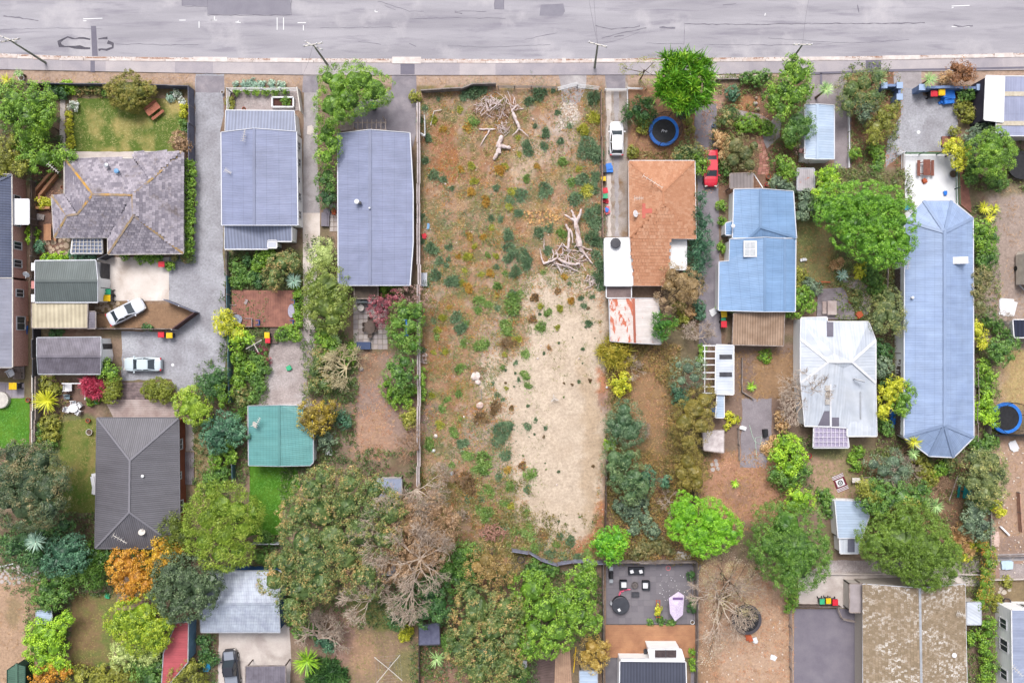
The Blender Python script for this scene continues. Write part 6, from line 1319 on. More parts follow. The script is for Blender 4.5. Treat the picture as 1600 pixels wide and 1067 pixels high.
Sh('rusty grass at the gravel pad side',L_straw,[(1200,700,10),(1210,690,8)],h=.7)
# tiled house surrounds, top-left beds
Sh('dark round shrub pair on the flagstone edge',L_blue,[(118,398,9),(133,397,9),(146,402,6)],h=1.4); Sh('dark ball shrub beside the wooden table',L_blue,[(64,386,8)],h=1.2); Sh('yellow green fern clump beside the wooden table',L_lime,[(52,362,8),(50,375,7)],h=1); Sh('yellow flowered clump at the timber frame',L_yell,[(65,318,9),(75,316,6)],h=.9); Sh('low bright growth above the green garage',L_lime,[(72,404,7),(98,403,8),(85,403,6)],h=.6)
Sh('green flower row under the tiled eave',L_brig,[(220,402,8),(235,402,7),(195,400,6),(248,402,6)],h=.9); Sh('orange flowering clump at the tiled corner',L_mix,[(290,403,7),(298,405,6),(275,403,6)],h=.9); Sh('round potted plant by the red bin',L_brig,[(265,416,6)],h=1)
Sh('yellow flowered border along the garden path',L_yell,[(107,180,5),(108,192,5),(107,204,5),(109,216,5),(110,226,5)],h=.7); Sh('white flower bush by the garden path',leafmat('leaf_white_flower',K(90,120,70),K(200,206,196),K(250,250,250)),[(114,167,7)],h=.9)
Sh('bright clump at the top bed corner',L_lime,[(107,138,9),(100,135,7),(115,140,6)],h=1); Sh('orange flowered clump in the top bed',L_mix,[(124,143,6),(140,140,8),(155,143,7)],h=.8); Sh('green clump by the round rusty shrub',L_mid,[(150,136,7),(165,146,5)],h=.8); Sh('white flower clump in the lawn corner',leafmat('leaf_white_flower',K(90,120,70),K(200,206,196),K(250,250,250)),[(277,146,6),(285,158,5)],h=.8); Sh('blue green clump in the lawn corner',L_silver,[(267,152,6)],h=.7); Sh('yellow flowers beside the blue grey fence',L_yell,[(288,168,5),(287,178,5)],h=.7); Sh('low greens beside the blue grey fence',L_mid,[(287,192,5),(288,205,5)],h=.6)
blades('spiky flax at the upper left verge',L_yell,12,126,12,.5,50,.08); blades('cabbage plant in the white pot',L_cab,30,114,8,1.2,40,.06); Sh('brownish green scrub at the upper left corner',L_mix,[(5,140,12),(20,135,8)],h=1.2)
Sh('low blue green verge growth by the courtyard',L_silver,[(385,133,7),(398,132,7),(410,133,6),(425,134,6),(370,132,5),(440,134,6)],h=.35); Sh('hedge strip inside the walled courtyard',L_brig,[(370,143,5),(385,143,5),(400,144,5),(415,144,5),(430,144,5),(445,143,5)],h=.7); Sh('potted greens in the walled courtyard',L_olive,[(360,158,6),(362,168,5)],h=.7); Sh('leafy plant inside the square planter',L_brig,[(447,159,6)],h=.8)
Sh('low green creeper by the angled sedan yard fence',L_dark,[(85,521,7),(95,520,5),(228,511,5),(235,512,4)],h=.5); Sh('green clump by the verandah',L_brig,[(600,455,8),(615,452,7),(625,455,6)],h=1.2)
Sh('shrub at the leaning mesh fence',L_olive,[(648,152,8)],h=1); Sh('dry green scrub at the verge by the pillar',L_mid,[(1330,160,6)],h=.8)
for x,y,r,mm,lb in ((1083,300,0,None,''),): pass
for k,(x,y,r) in enumerate([(1128,322,7),(1128,345,6),(1128,386,7)]): Sh(['green potted bush by the blue eave','second green bush along the blue eave','green bush at the blue bay'][k],L_brig,[(x,y,r)],h=1)
blades('yellow green flax below the blue wing',L_lime,1122,480,6,.5,30,.07,name='flax',cat='flax',stalk=False); blades('pale yucca below the blue wing corner',L_cab,1144,484,8,.6,36,.07,name='yucca',cat='yucca',stalk=False)
Sh('green hedge at the orange deck side',L_brig,[(1082,1018,5),(1082,1033,5),(1083,1045,4)],h=.8); Sh('climbing shrub inside the terrace fence',L_dark,[(1080,900,6),(1081,940,7),(1082,950,6)],h=1); Sh('planter greens at the terrace edge',L_mid,[(1015,972,5),(1030,970,6),(1045,971,5),(1052,972,4)],h=.5)

# leafless trees
bare_tree('bare_tree','white barked leafless tree over the paved patio yard',M_barey,(548,575),40,4.6,3,.17,5,[150,185,215,245,275,100,125,60])
bare_tree('bare_tree','leafless tangle leaning over the long fence',M_bareb,(655,700),48,6,5,.13,4,[100,130,160,190,75])
bare_tree('bare_tree','cream dead tree in front of the great tree',M_bare,(656,755),56,13,6,.16,5,[200,225,250,270,290,310,340,20])
bare_tree('bare_tree','pale dead boughs crossing the rusty brown crown',M_bare,(670,850),58,19,8,.18,5,[60,100,140,240,270,200,320,30])
bare_tree('bare_tree','brown bare crown rising over the buried shed roof',M_bare,(640,800),62,17,31,.12,6,[30,80,130,180,210,330])
bare_tree('bare_tree','pale dead twigs feathering the great tree edge',M_bare,(600,905),48,17,32,.12,5,[120,170,200,230,60])
bare_tree('bare_tree','thick old grey trunk with twisted limbs',M_bare,(505,985),50,5,9,.32,5,[95,70,50,30,120,10]); bare_tree('bare_tree','bare pale branches hanging over the clothesline yard',M_bare,(652,900),48,14,10,.15,5,[200,230,250,270,290])
bare_tree('bare_tree','bare brown tree against the white iron house',M_bare,(1246,620),48,5.2,12,.2,5,[170,150,120,95,190,210,240,60,20]); bare_tree('bare_tree','silvery bare branches at the asphalt drive end',M_bare,(1085,530),30,3.4,13,.11,5,[90,60,120,40,150,0])
bare_tree('bare_tree','pale wispy bush beside the blue green tree',M_bare,(1000,670),22,1.8,14,.06,4,[40,70,10,-30,-60]); bare_tree('bare_tree','silver wispy shrub above the terrace scrub',M_bare,(1040,778),26,2,15,.07,4); bare_tree('bare_tree','grey twiggy shrub at the upper brown yard',M_bare,(985,575),24,1.6,16,.06,4,[60,20,-20,-60,100])
bare_tree('bare_tree','grey twig mass behind the faceted roof end',M_bare,(1395,740),34,3,17,.1,5); bare_tree('bare_tree','leafless purple grey bush by the long roof end',M_bareb,(1412,712),18,2,18,.08,4); bare_tree('bare_tree','pinkish bare shrub beside the teal bench path',M_bareb,(1462,762),22,1.8,19,.07,4)
bare_tree('bare_tree','large dry grey tree over the tan yard',M_bare,(1120,930),62,5,21,.2,5,[90,60,30,0,-40,-70,-100,120,150]); T('dying_tree','pale dying foliage over the tan yard trampoline',leafmat('leaf_dying',K(130,122,70),K(170,158,108),K(204,192,156)),[(1120,880,22),(1150,885,22),(1135,910,22),(1160,925,20),(1120,935,18),(1170,950,16),(1105,900,14)],h=4.6,leaf=.12,cl=.9,per=34)
T('dying_tree','white flecked thin foliage by the terrace fence',leafmat('leaf_flecked',K(120,104,70),K(176,164,132),K(226,218,206)),[(1150,868,15),(1170,872,15),(1125,858,12),(1110,960,14),(1115,1000,18),(1105,1030,16),(1185,890,13)],h=3,leaf=.12,cl=.9,per=26)
bare_tree('bare_tree','cream branching shrub at the court edge',M_barey,(1518,178),14,1.8,23,.07,3,[150,180,210,110]); bare_tree('bare_tree','grey branches by the white paved slab',M_bare,(1548,505),26,2.6,24,.08,4,[0,30,60,-20,150]); bare_tree('bare_tree','dark tangled branches in the vacant lot corner',M_bareb,(712,752),24,2,25,.06,4,[60,100,140,20,180]); bare_tree('bare_tree','pale twigs between vacant lot and great tree',M_bare,(690,735),22,2.2,26,.06,4,[100,140,60,320]); bare_tree('bare_tree','small white dead tree near the brown roots',M_bare,(722,812),20,2,27,.06,4,[80,100,120,60])
bare_tree('bare_tree','thin bare shoots by the driveway bend bed',M_bareb,(1080,210),16,1.6,28,.05,4); bare_tree('bare_tree','fallen dry sticks over the thin olive tree',M_barey,(1008,140),20,2,29,.05,3,[120,140,100])
# ---------------------------------------------------------------- low growth too fine to count
def scatter(name, label, cat, m, polys, dens, leaf=.2, hgt=.3, seed=1, asp=.5, blade=False, mask=None, cell=22, thr=.5, avoid=()):
    """joined low plants over px polygons; dens = tufts per square metre"""
    g = np.random.default_rng(seed); Q = []; TT = []
    for P in polys:
        xs = [p[0] for p in P]; ys = [p[1] for p in P]; A = (max(xs)-min(xs))*(max(ys)-min(ys))*S*S; n = int(A*dens)
        x = g.uniform(min(xs), max(xs), n); y = g.uniform(min(ys), max(ys), n); k = in_poly(x+(fbm(x, y, 20, 3, 3)-.5)*16, y+(fbm(x, y, 20, 3, 5)-.5)*16, P)
        if thr: k &= fbm(x, y, cell, 4, seed) > thr
        for av in avoid: k &= ~in_poly(x, y, av)
        x = x[k]; y = y[k]; n = len(x)
        if not n: continue
        per = 3 if blade else 7
        tx = np.repeat(x, per); ty = np.repeat(y, per); N = n*per
        wx = (tx-800)*S; wy = (533.5-ty)*S
        if blade:
            a = g.uniform(0, 6.28, N); ln = leaf*g.uniform(.6, 1.4, N); z = hgt*g.uniform(.3, 1, N); w_ = leaf*asp*.5
            ox = g.normal(0, leaf*.3, N); oy = g.normal(0, leaf*.3, N); bx, by = wx+ox, wy+oy
            ex, ey = bx+np.cos(a)*ln, by+np.sin(a)*ln; sx, sy = -np.sin(a)*w_, np.cos(a)*w_; o0 = np.full(N, .02)
            q = np.stack([np.stack([bx-sx, by-sy, o0], 1), np.stack([bx+sx, by+sy, o0], 1), np.stack([ex+sx*.3, ey+sy*.3, z], 1), np.stack([ex-sx*.3, ey-sy*.3, z], 1)], 1)
        else:
            R_ = .26; P3 = np.stack([wx+g.normal(0, R_*.6, N), wy+g.normal(0, R_*.6, N), hgt*g.uniform(.15, 1, N)], 1)
            Nn = g.normal(size=(N, 3))*.6+np.array([0, 0, 1]); q = leaf_quads(P3, Nn, leaf, asp, g); q[..., 2] = np.maximum(q[..., 2], .02)
        Q.append(q); TT.append(np.repeat(g.random(n), per)*.6+g.random(N)*.4)
    return stuff(np_quads(name, np.concatenate(Q), m, np.concatenate(TT)), label, cat)
rc = lambda a, b, c, d: [(a, b), (c, b), (c, d), (a, d)]
sand_av = [sandp]
lotP = rc(656, 140, 942, 870)
sand_in = [(830,450),(935,470),(940,700),(925,835),(880,845),(840,830),(815,760),(800,700),(800,640),(770,600),(790,570),(830,540)]
L_dry = leafmat('dry_grass_blades', K(138,100,62), K(176,138,98), K(202,172,136), .9); L_ochre = leafmat('ochre_weed', K(138,82,36), K(178,116,50), K(200,152,70), .5); L_olv = leafmat('low_olive_weed', K(76,88,36), K(114,124,50), K(160,156,70), .6)
scatter('dry_grass','dry straw coloured grass covering the vacant lot','grass',L_dry,[lotP],9,.28,.16,1,.14,True,thr=.36,avoid=[sand_in])
scatter('rusty_groundcover','ochre and rust ground cover on the vacant lot','ground cover',L_ochre,[lotP],4.5,.15,.14,2,.5,thr=.51,cell=18,avoid=[sand_in])
scatter('olive_groundcover','olive low weeds spread over the vacant lot','weeds',L_olv,[lotP],6.5,.15,.16,3,.5,thr=.5,cell=20,avoid=[sand_in])
scatter('green_groundcover','soft blue green weedy patches on the vacant lot','weeds',leafmat('low_green_weed', K(72,94,56), K(104,124,76), K(140,154,104), .6),[rc(656,280,945,450),rc(656,440,830,700),rc(656,690,800,870),rc(790,800,940,870)],7,.17,.2,23,.4,thr=.55,cell=24,avoid=[sand_in])
scatter('sand_fringe','sparse olive seedlings fringing the bare sand','weeds',L_olv,[[(760,440),(945,430),(945,600),(740,600)],[(740,560),(860,560),(850,860),(740,860)]],1.6,.13,.1,24,.5,thr=.42,cell=14)
scatter('dry_grass','rusty dry grass of the brown yards behind the pressed tile roof','grass',leafmat('rust_grass', K(120,84,48), K(160,122,70), K(192,158,104), .5),[rc(952,540,1062,780),rc(1095,545,1245,625),rc(1095,700,1245,830),rc(985,138,1085,250),rc(1244,350,1420,480)],10,.22,.14,25,.18,True,thr=.40)
scatter('dry_grass','pale dry grass of the tan and rubble yards','grass',L_dry,[rc(1093,882,1240,1075),rc(-10,890,60,1075),rc(1550,690,1640,860),rc(540,560,650,720),rc(1545,290,1640,540)],6,.2,.1,26,.18,True,thr=.46)
scatter('verge_grass','dry brown verge grass along the footpath','grass',L_dry,[rc(0,116,304,131),rc(352,121,472,134),rc(652,119,780,132),rc(792,119,872,134),rc(916,119,944,140),rc(1120,116,1240,140)],9,.2,.1,4,.2,True,thr=0)
scatter('lawn_grass','patchy green lawn grass by the picnic table','grass',leafmat('lawn_blade_a',K(88,112,40),K(140,140,70),K(196,178,118),.35),[rc(115,156,292,235)],14,.16,.06,5,.22,True,thr=0)
scatter('lawn_grass','bright green grass of the narrow rear lawn','grass',leafmat('lawn_blade_b',K(54,112,20),K(84,146,34),K(112,166,48)),[[(391,729),(461,729),(468,760),(440,800),(438,834),(390,834)],rc(-10,624,45,698)],16,.16,.07,6,.22,True,thr=0)
scatter('lawn_grass','olive dry grass beside the charcoal roof','grass',leafmat('lawn_blade_c',K(84,100,34),K(128,126,58),K(170,146,94),.4),[rc(62,655,150,800),[(114,928),(182,928),(176,1036),(110,1040)],rc(302,660,325,780)],12,.17,.07,7,.22,True,thr=0)
scatter('lawn_grass','mixed grass of the clothesline yard','grass',leafmat('lawn_blade_d',K(90,104,40),K(140,130,70),K(180,156,116),.4),[rc(530,925,655,1075)],9,.18,.07,8,.22,True,thr=.42)
scatter('lawn_grass','rough olive grass beside the sky blue wing','grass',leafmat('lawn_blade_e',K(80,106,42),K(126,132,66),K(168,156,104),.4),[[(1246,352),(1300,352),(1318,420),(1305,450),(1248,450)],rc(1268,705,1345,800)],12,.18,.08,9,.22,True,thr=.34)
scatter('lawn_grass','tan dry lawn by the netted trampoline','grass',L_dry,[rc(1560,550,1640,638)],12,.18,.07,10,.22,True,thr=0)
L_litt = leafmat('leaf_litter', K(120,78,56), K(170,118,84), K(206,160,124), .9)
scatter('scrub','olive and rust scrub tangled along the brown yard','scrub',leafmat('scrub_mix', K(84,84,36), K(134,118,56), K(182,136,80), .5),[rc(945,538,1062,600),rc(948,700,1100,880),rc(1035,600,1070,700),rc(955,535,985,740)],12,.2,.8,27,.5,thr=.40)
scatter('leaf_litter','brown fallen leaves over the shaded yards','leaf litter',L_litt,[rc(1095,140,1260,300),rc(1095,700,1245,830),rc(650,900,830,1070),rc(950,540,1060,735),rc(945,740,1060,880),rc(1092,880,1240,1070),rc(1340,720,1550,860),rc(1325,105,1410,260),rc(50,260,92,470),rc(545,550,650,720)],5,.13,.04,11,.8,thr=.40)
DKG = [rc(0,134,100,290),rc(352,392,474,452),rc(345,456,420,632),rc(303,560,390,780),rc(0,800,300,930),rc(40,930,112,1067),rc(110,1035,260,1067),rc(305,990,340,1067),rc(395,836,460,890),rc(440,700,660,980),rc(640,890,840,1067),rc(470,520,560,630),rc(505,560,560,720),rc(478,370,525,520),rc(820,880,940,1000)]
scatter('undergrowth','dense dark green undergrowth beneath the garden trees','undergrowth',leafmat('undergrowth_dark',K(40,64,26),K(74,100,40),K(112,134,62)),DKG,10,.2,.6,12,.6,thr=.40)
scatter('undergrowth','mixed green undergrowth around the pale blue roofed houses','undergrowth',leafmat('undergrowth_mid',K(54,78,30),K(96,116,50),K(148,150,84)),[rc(1105,118,1262,175),rc(1110,175,1160,290),rc(1200,215,1262,300),rc(1325,100,1405,262),rc(1244,262,1425,350),rc(1300,350,1412,500),rc(1370,500,1412,720),rc(1205,680,1270,800),rc(1340,700,1550,860),rc(1520,170,1600,300),rc(1515,320,1560,700),rc(1500,800,1550,1067),rc(1180,300,1262,300)],10,.2,.5,13,.6,thr=.41)
scatter('undergrowth','scrubby growth between the bare sand and brown yard','undergrowth',leafmat('undergrowth_olive',K(76,84,34),K(118,112,54),K(160,138,84)),[rc(945,540,990,880),rc(985,735,1095,880),rc(1040,560,1112,780),rc(985,235,1100,252),rc(1040,430,1100,520),rc(655,745,830,900),rc(715,800,945,880)],9,.18,.4,14,.6,thr=.42)
scatter('bed_plants','low mixed plants of the lawn border beds','bed plants',leafmat('bed_mix',K(64,84,32),K(110,116,52),K(186,150,80)),[rc(98,136,296,151),rc(103,155,114,235),rc(284,156,294,235),rc(55,590,110,660),rc(1290,400,1412,470),rc(655,780,720,880)],7,.17,.3,15,.6,thr=.45)
# small pale stones and crumbs
def crumbs(label, P, n, m, seed, lo=.05, hi=.16):
    g = random.Random(seed); mb = MB(); xs = [p[0] for p in P]; ys = [p[1] for p in P]; c_ = 0
    while c_ < n:
        x, y = g.uniform(min(xs), max(xs)), g.uniform(min(ys), max(ys))
        if not in_poly([x], [y], P)[0]: continue
        p = W(x, y); s_ = g.uniform(lo, hi); mb.box((p.x, p.y, s_*.3), (s_, s_*g.uniform(.5, 1), s_*.7), g.random()*3, g.uniform(-.3, .3), .8); c_ += 1
    return stuff(mb.build('gravel_crumbs', m), label, 'stones')
M_stone = mat('pale_stone', K(238,226,214), K(214,196,182), 4, 9, .1)
crumbs('pale stone crumbs sprinkled over the vacant lot', lotP, 620, M_stone, 1, .03, .12)
crumbs('broken white concrete crumbs at the lot entry', [(872,165),(900,160),(905,180),(895,200),(870,205)], 260, M_stone, 2, .05, .18)
crumbs('orange wood chips beside the dead branch tangle', [(810,332),(868,326),(878,348),(850,356),(818,348)], 120, mat('wood_chips', K(226,180,120), K(200,150,100), 4, 9, .1), 3, .06, .3)
crumbs('pale crumbs over the tan yard', rc(1095,960,1235,1067), 60, M_stone, 4, .05, .2); crumbs('pale petals strewn on the paved terrace', rc(1030,890,1075,940), 70, M_white, 5, .04, .09); crumbs('small rubble over the dry yard behind the blue roof', rc(1555,690,1600,900), 70, M_stone, 6, .05, .2)

# ---------------------------------------------------------------- weeds of the vacant lot, one by one
WS = '''D736,144,12 D757,141,9 D726,150,8 G738,192,11 D841,144,12 D825,157,8 D864,142,5 D928,154,11 Y924,184,12 Y912,204,12 B922,230,20 D931,242,11 D665,170,6 D658,189,6 D669,217,7 D664,251,6 D680,276,9 D692,279,6 Y678,189,7 Y719,172,5 D686,155,4 O731,200,8 O692,202,6 Y736,260,6 O719,266,6 O781,266,10 Y790,261,6 Y741,283,6 Y809,217,5 D837,197,4 D852,210,8 D826,236,9 D820,226,7 D850,231,7 D871,176,5 D890,197,5 G879,253,9 O839,260,6 G822,279,7 D875,221,6 G893,285,9 D912,283,12 D931,276,9 D927,294,9 D817,304,12 Y800,300,8 D796,312,8 D851,298,11 Y916,302,13 D896,309,12 Y811,242,4 D776,294,5 D706,296,4 O736,300,8 O760,315,8 Y904,264,5
D659,339,8 D661,376,7 D674,388,11 D686,408,7 D678,432,10 D665,440,8 D708,440,11 D701,386,6 D701,404,5 D697,416,5 Y732,401,8 O716,401,5 Y725,422,5 O766,427,7 Y753,429,5 G761,399,6 Y774,399,6 D776,416,5 D794,369,11 D796,389,9 D791,404,9 B814,404,15 D824,411,10 D804,425,9 G789,427,5 D843,361,9 D809,333,7 D858,356,8 D858,391,8 G877,365,8 D783,342,6 D768,341,5 Y794,322,7 Y768,356,6 O734,369,6 O755,371,6 Y742,384,5 D918,335,12 D931,350,13 D926,372,12 D937,382,10 D931,396,9 D939,414,11 D936,432,11 D938,445,8 D934,330,9
O732,449,8 Y721,442,5 G777,447,8 O776,461,5 G749,468,8 G764,474,8 G747,485,7 G800,474,14 D800,459,7 G813,457,7 D779,481,6 D716,496,11 D719,513,10 G729,504,6 O702,479,5 D678,500,5 Y691,496,7 Y684,515,5 O881,434,7 D890,442,4 G849,426,4 N836,464,6 Y845,477,6 G856,489,6 Y875,483,6 O892,470,7 D909,466,5 D912,479,5 D926,464,4 N833,498,6 G845,511,10 G792,513,11 D920,506,6 Y871,511,4 N871,455,5
G753,538,10 N794,537,14 Y807,531,7 G821,553,8 Y789,554,5 N858,544,4 G723,535,8 Y697,548,6 G683,527,5 G719,574,8 Y678,550,4 G785,574,5 G821,586,7 G824,603,6 Y791,607,3 G717,615,7 G699,623,5 G690,638,7 Y674,618,5 D775,618,5 D787,624,3 D770,599,3 D806,566,3 D810,594,3 N800,638,4 N774,636,12 N751,651,10 G719,653,4 G710,676,8 D722,692,10 B779,679,20 D798,664,6 D824,668,7 D837,655,3 D852,669,3 D787,710,9 G672,694,9 G729,709,7 Y687,664,7 D659,548,6 G757,724,15 G731,714,8 G742,733,6 O791,733,8 D781,744,7 G766,767,10 G751,768,5 G797,759,9 N817,729,6 G828,742,10 D824,764,6 D731,779,6 D753,780,5 G747,795,7 G787,787,8 G760,801,13 Y798,791,7 G822,800,6 G759,812,7 G706,727,6 N725,752,13 N734,766,11 G825,821,8 D789,827,8 G806,829,8 G824,836,11 N849,838,9 D875,838,6 D888,846,9 G834,855,8 D860,863,8 D881,866,8 D901,868,8 G794,849,5 G817,859,6 G918,864,8 G870,850,6 D845,852,6'''
L_wD = leafmat('weed_blue_green', K(58,86,60), K(92,122,84), K(136,160,120)); L_wG = leafmat('weed_green', K(72,104,44), K(112,146,66), K(154,180,98)); L_wY = leafmat('weed_yellow_green', K(116,124,30), K(164,166,48), K(202,196,84)); L_wO = leafmat('weed_ochre', K(140,100,36), K(190,142,50), K(216,180,86)); L_wN = leafmat('weed_brown', K(84,66,44), K(124,98,64), K(154,130,92))
WK = {'D': (L_wD, 'dark blue green weed'), 'G': (L_wG, 'mid green leafy weed'), 'Y': (L_wY, 'yellow green weed'), 'O': (L_wO, 'ochre dry weed'), 'N': (L_wN, 'brown wilted weed'), 'B': (L_wD, 'big spreading blue green weed')}
wb = {}
def weed_base(kind, v):
    if (kind, v) in wb: return wb[(kind, v)]
    g = np.random.default_rng(v*31+ord(kind)); lob = []
    for i in range(7): a = g.uniform(0, 6.28); d = g.uniform(.1, .55) if i else 0; lob.append((math.cos(a)*d*1.25, math.sin(a)*d*1.25, .16, g.uniform(.24, .5), .34))
    if kind == 'B': st = dict(leaf=.09, cl=.1, per=12)
    else: st = dict(leaf=.2, cl=.17, per=11)
    Q, T = crown_arrays(lob, st['leaf']*1.6, st['cl'], st['per'], v*7+1, 'spike', .3, .5)
    T = np.clip(T, 0, 1); n = len(Q); me_ob = np_quads('weed_clump', Q, WK[kind][0], T); wb[(kind, v)] = me_ob.data
    bpy.data.objects.remove(me_ob); return wb[(kind, v)]
for k_, tok in enumerate(WS.split()):
    kd = tok[0]; x, y, r = [float(v) for v in tok[1:].split(',')]; me_ = weed_base(kd, k_ % 4)
    o = bpy.data.objects.new('weed_clump', me_); col.objects.link(o); o.location = (W(x, y).x, W(x, y).y, 0)
    q = r*S*1.08; o.scale = (q*R.uniform(.9, 1.1), q*R.uniform(.9, 1.1), q*R.uniform(.5, .85)); o.rotation_euler = (0, 0, R.random()*6.28)
    sz = 'large' if r >= 12 else ('small' if r <= 5 else '')
    tag(o, where((sz+' '+WK[kd][1]).strip(), x, y), 'weed', 'weeds growing on the vacant lot')
for cs, m_, lb in (('DB', L_wD, 'ragged blue green growth trailing from the weeds'), ('G', L_wG, 'ragged mid green growth around the leafy weeds'), ('YO', L_olv, 'thin olive growth around the yellow weeds'), ('N', L_ochre, 'rusty growth around the wilted weeds')):
    P_ = []
    for tok in WS.split():
        x, y, r = [float(v) for v in tok[1:].split(',')]
        if tok[0] in cs: n = int(r*r*1.1)+14; q = rng.normal(size=(n, 2))*r*.8*np.array([1, 1.25]); P_.append(np.stack([(x+q[:, 0]-800)*S, (533.5-y-q[:, 1])*S, rng.uniform(.05, .3, n)], 1))
    P_ = np.concatenate(P_); N_ = rng.normal(size=P_.shape)*.6+np.array([0, 0, 1]); q = leaf_quads(P_, N_, .2, .4); q[..., 2] = np.maximum(q[..., 2], .02)
    stuff(np_quads('weed_fringe', q, m_, rng.random(len(q))), lb, 'weeds')
# sprinkled seedlings on the sand
gs = random.Random(5)
for k_ in range(46):
    x, y = gs.uniform(780, 930), gs.uniform(470, 830)
    if not in_poly([x], [y], sand_in)[0]: continue
    kd = gs.choice('DDNG'); o = bpy.data.objects.new('weed_seedling', weed_base(kd, k_ % 4)); col.objects.link(o); p = W(x, y); o.location = (p.x, p.y, 0); s_ = gs.uniform(.08, .26); o.scale = (s_, s_, s_); o.rotation_euler = (0, 0, gs.random()*6)
    tag(o, where('tiny '+WK[kd][1].replace(' weed', '')+' seedling', x, y), 'weed', 'seedlings dotted over the bare sand')

# ---------------------------------------------------------------- dead wood
def snag(label, name, limbs, m, h0=.3, seed=1, cat='log'):
    """limbs: list of (px polyline, r0 px, r1 px, z0, z1)"""
    g = random.Random(seed); c = W(*limbs[0][0][0]); root = thing(name, label, cat, (c.x, c.y, 0))
    for pts, r0, r1, z0, z1 in limbs:
        P = []; Rr = []; n = len(pts)
        for i in range(n-1):
            for j in range(4):
                u = j/4; k = (i+u)/(n-1); a, b = pts[i], pts[i+1]
                z = z0+(z1-z0)*k; p = W(a[0]+(b[0]-a[0])*u+g.uniform(-.6, .6), a[1]+(b[1]-a[1])*u+g.uniform(-.6, .6), z); P.append(p-c); Rr.append((r0+(r1-r0)*k)*S*g.uniform(.78, 1.2))
        P.append(W(pts[-1][0], pts[-1][1], z1)-c); Rr.append(r1*S*.7)
        MB().tube(P, Rr, 9).build('limb', m, root, smooth=False)
    return root
snag('forked pale log with three thick arms on the weedy ground','forked_log',[([(784,212),(780,226),(781,240)],3.4,3,.3,.35),([(781,230),(775,242),(772,250)],3.2,2.2,.35,.2),([(783,228),(791,230),(798,231)],3,2.4,.35,.3),([(784,214),(779,222),(776,230)],2,2,.3,.3)],M_drift,seed=2)
snag('slim bent pale branch lying by the dark weed clump','fallen_branch',[([(749,202),(760,202),(774,202)],1.6,1.2,.12,.15),([(765,204),(757,216),(751,228)],1.3,1,.15,.1)],M_drift,seed=3)
snag('tall bleached root trunk leaning out of the root heap','leaning_trunk',[([(802,178),(807,190),(812,202)],3,2,.6,.5),([(812,200),(806,207),(800,212)],1.4,.6,.5,.3),([(812,202),(820,208),(826,214)],1.1,.5,.5,.3),([(802,178),(800,172),(810,164)],2,1,.6,.8)],M_drift,seed=4)
g_ = random.Random(9)
def heap(label, name, cx, cy, rx, ry, n, m, seed, r=(.5, 1.6), ln=(8, 22), hh=1.0, cat='heap'):
    g = random.Random(seed); L = []
    for i in range(n):
        a = g.uniform(0, 6.28); d = math.sqrt(g.random()); x, y = cx+rx*d*math.cos(a), cy+ry*d*math.sin(a); b = g.uniform(0, 6.28); l = g.uniform(*ln)*.5; z = hh*(1-d)*g.uniform(.5, 1)+.12; w_ = g.uniform(*r)
        L.append(([(x-l*math.cos(b), y-l*math.sin(b)), (x+g.uniform(-3, 3), y+g.uniform(-3, 3)), (x+l*math.cos(b), y+l*math.sin(b))], w_, w_*.45, z, max(.06, z+g.uniform(-.3, .3))))
    return snag(label, name, L, m, seed=seed, cat=cat)
heap('heap of bleached roots and sticks near the street fence','root_heap',778,166,34,16,70,M_drift,11,(.3,1.0),(8,24),.9)
heap('grey brown brushwood beneath the bleached roots','brush_pile',768,172,32,18,60,M_bareb,12,(.25,.6),(8,20),.6)
heap('spray of pale root fibres below the heap','root_fan',786,199,11,9,30,M_drift,13,(.25,.6),(8,16),.4)
snag('big dead stump with raised forks beside the weed hedge','dead_stump',[([(905,385),(903,365),(899,345)],4.4,3.6,.5,.8),([(899,345),(896,336),(893,328)],2.6,1.4,.8,1.0),([(899,345),(890,340),(882,336)],2.2,1,.8,.9),([(900,348),(905,338),(909,326)],2.6,1.8,.8,1.1),([(905,385),(915,388),(925,391)],2.2,.8,.5,.3),([(905,383),(914,398),(926,412)],2.4,.9,.5,.3),([(903,383),(908,392),(918,402)],2,.8,.4,.3)],M_drift,seed=5)
snag('short pale twin log beside the big dead stump','split_log',[([(884,350),(889,362),(888,388)],1.8,2.2,.4,.4),([(890,358),(894,366),(895,380)],1.8,.8,.4,.3)],M_drift,seed=6)
snag('long pale forked limb across the dead branch tangle','fallen_limb',[([(850,412),(862,408),(872,402),(868,390)],2,1,.3,.6),([(872,404),(880,409),(893,413),(906,412)],2.2,1.9,.5,.6),([(850,412),(846,402),(843,388)],1.4,.5,.3,.4),([(868,408),(874,420),(878,430)],1.2,.5,.4,.2),([(866,412),(884,416),(904,424)],1.3,.6,.5,.3),([(868,398),(878,380),(890,392)],1,.7,.5,.5)],M_drift,seed=7)
heap('dead branch tangle on the open edge of the sand','branch_tangle',888,404,32,20,66,M_drift,14,(.3,1.1),(8,22),.6)
heap('thin roots scattered under the white roofed annexe edge','root_scatter',925,440,12,14,22,M_drift,15,(.3,.7),(8,16),.2)
heap('brown root heap at the back of the vacant lot','cut_root_heap',770,832,20,13,60,M_driftb,16,(.5,1.7),(6,16),1.1)
snag('lone cut log beside the brown root heap','cut_log',[([(803,846),(806,841),(808,837)],1.9,1.8,.2,.2)],M_driftb,seed=8); snag('thin upright stake in the weeds below the stump','stake',[([(849.5,373),(850,382),(850,391)],.8,.7,.15,.2)],M_drift,seed=9)
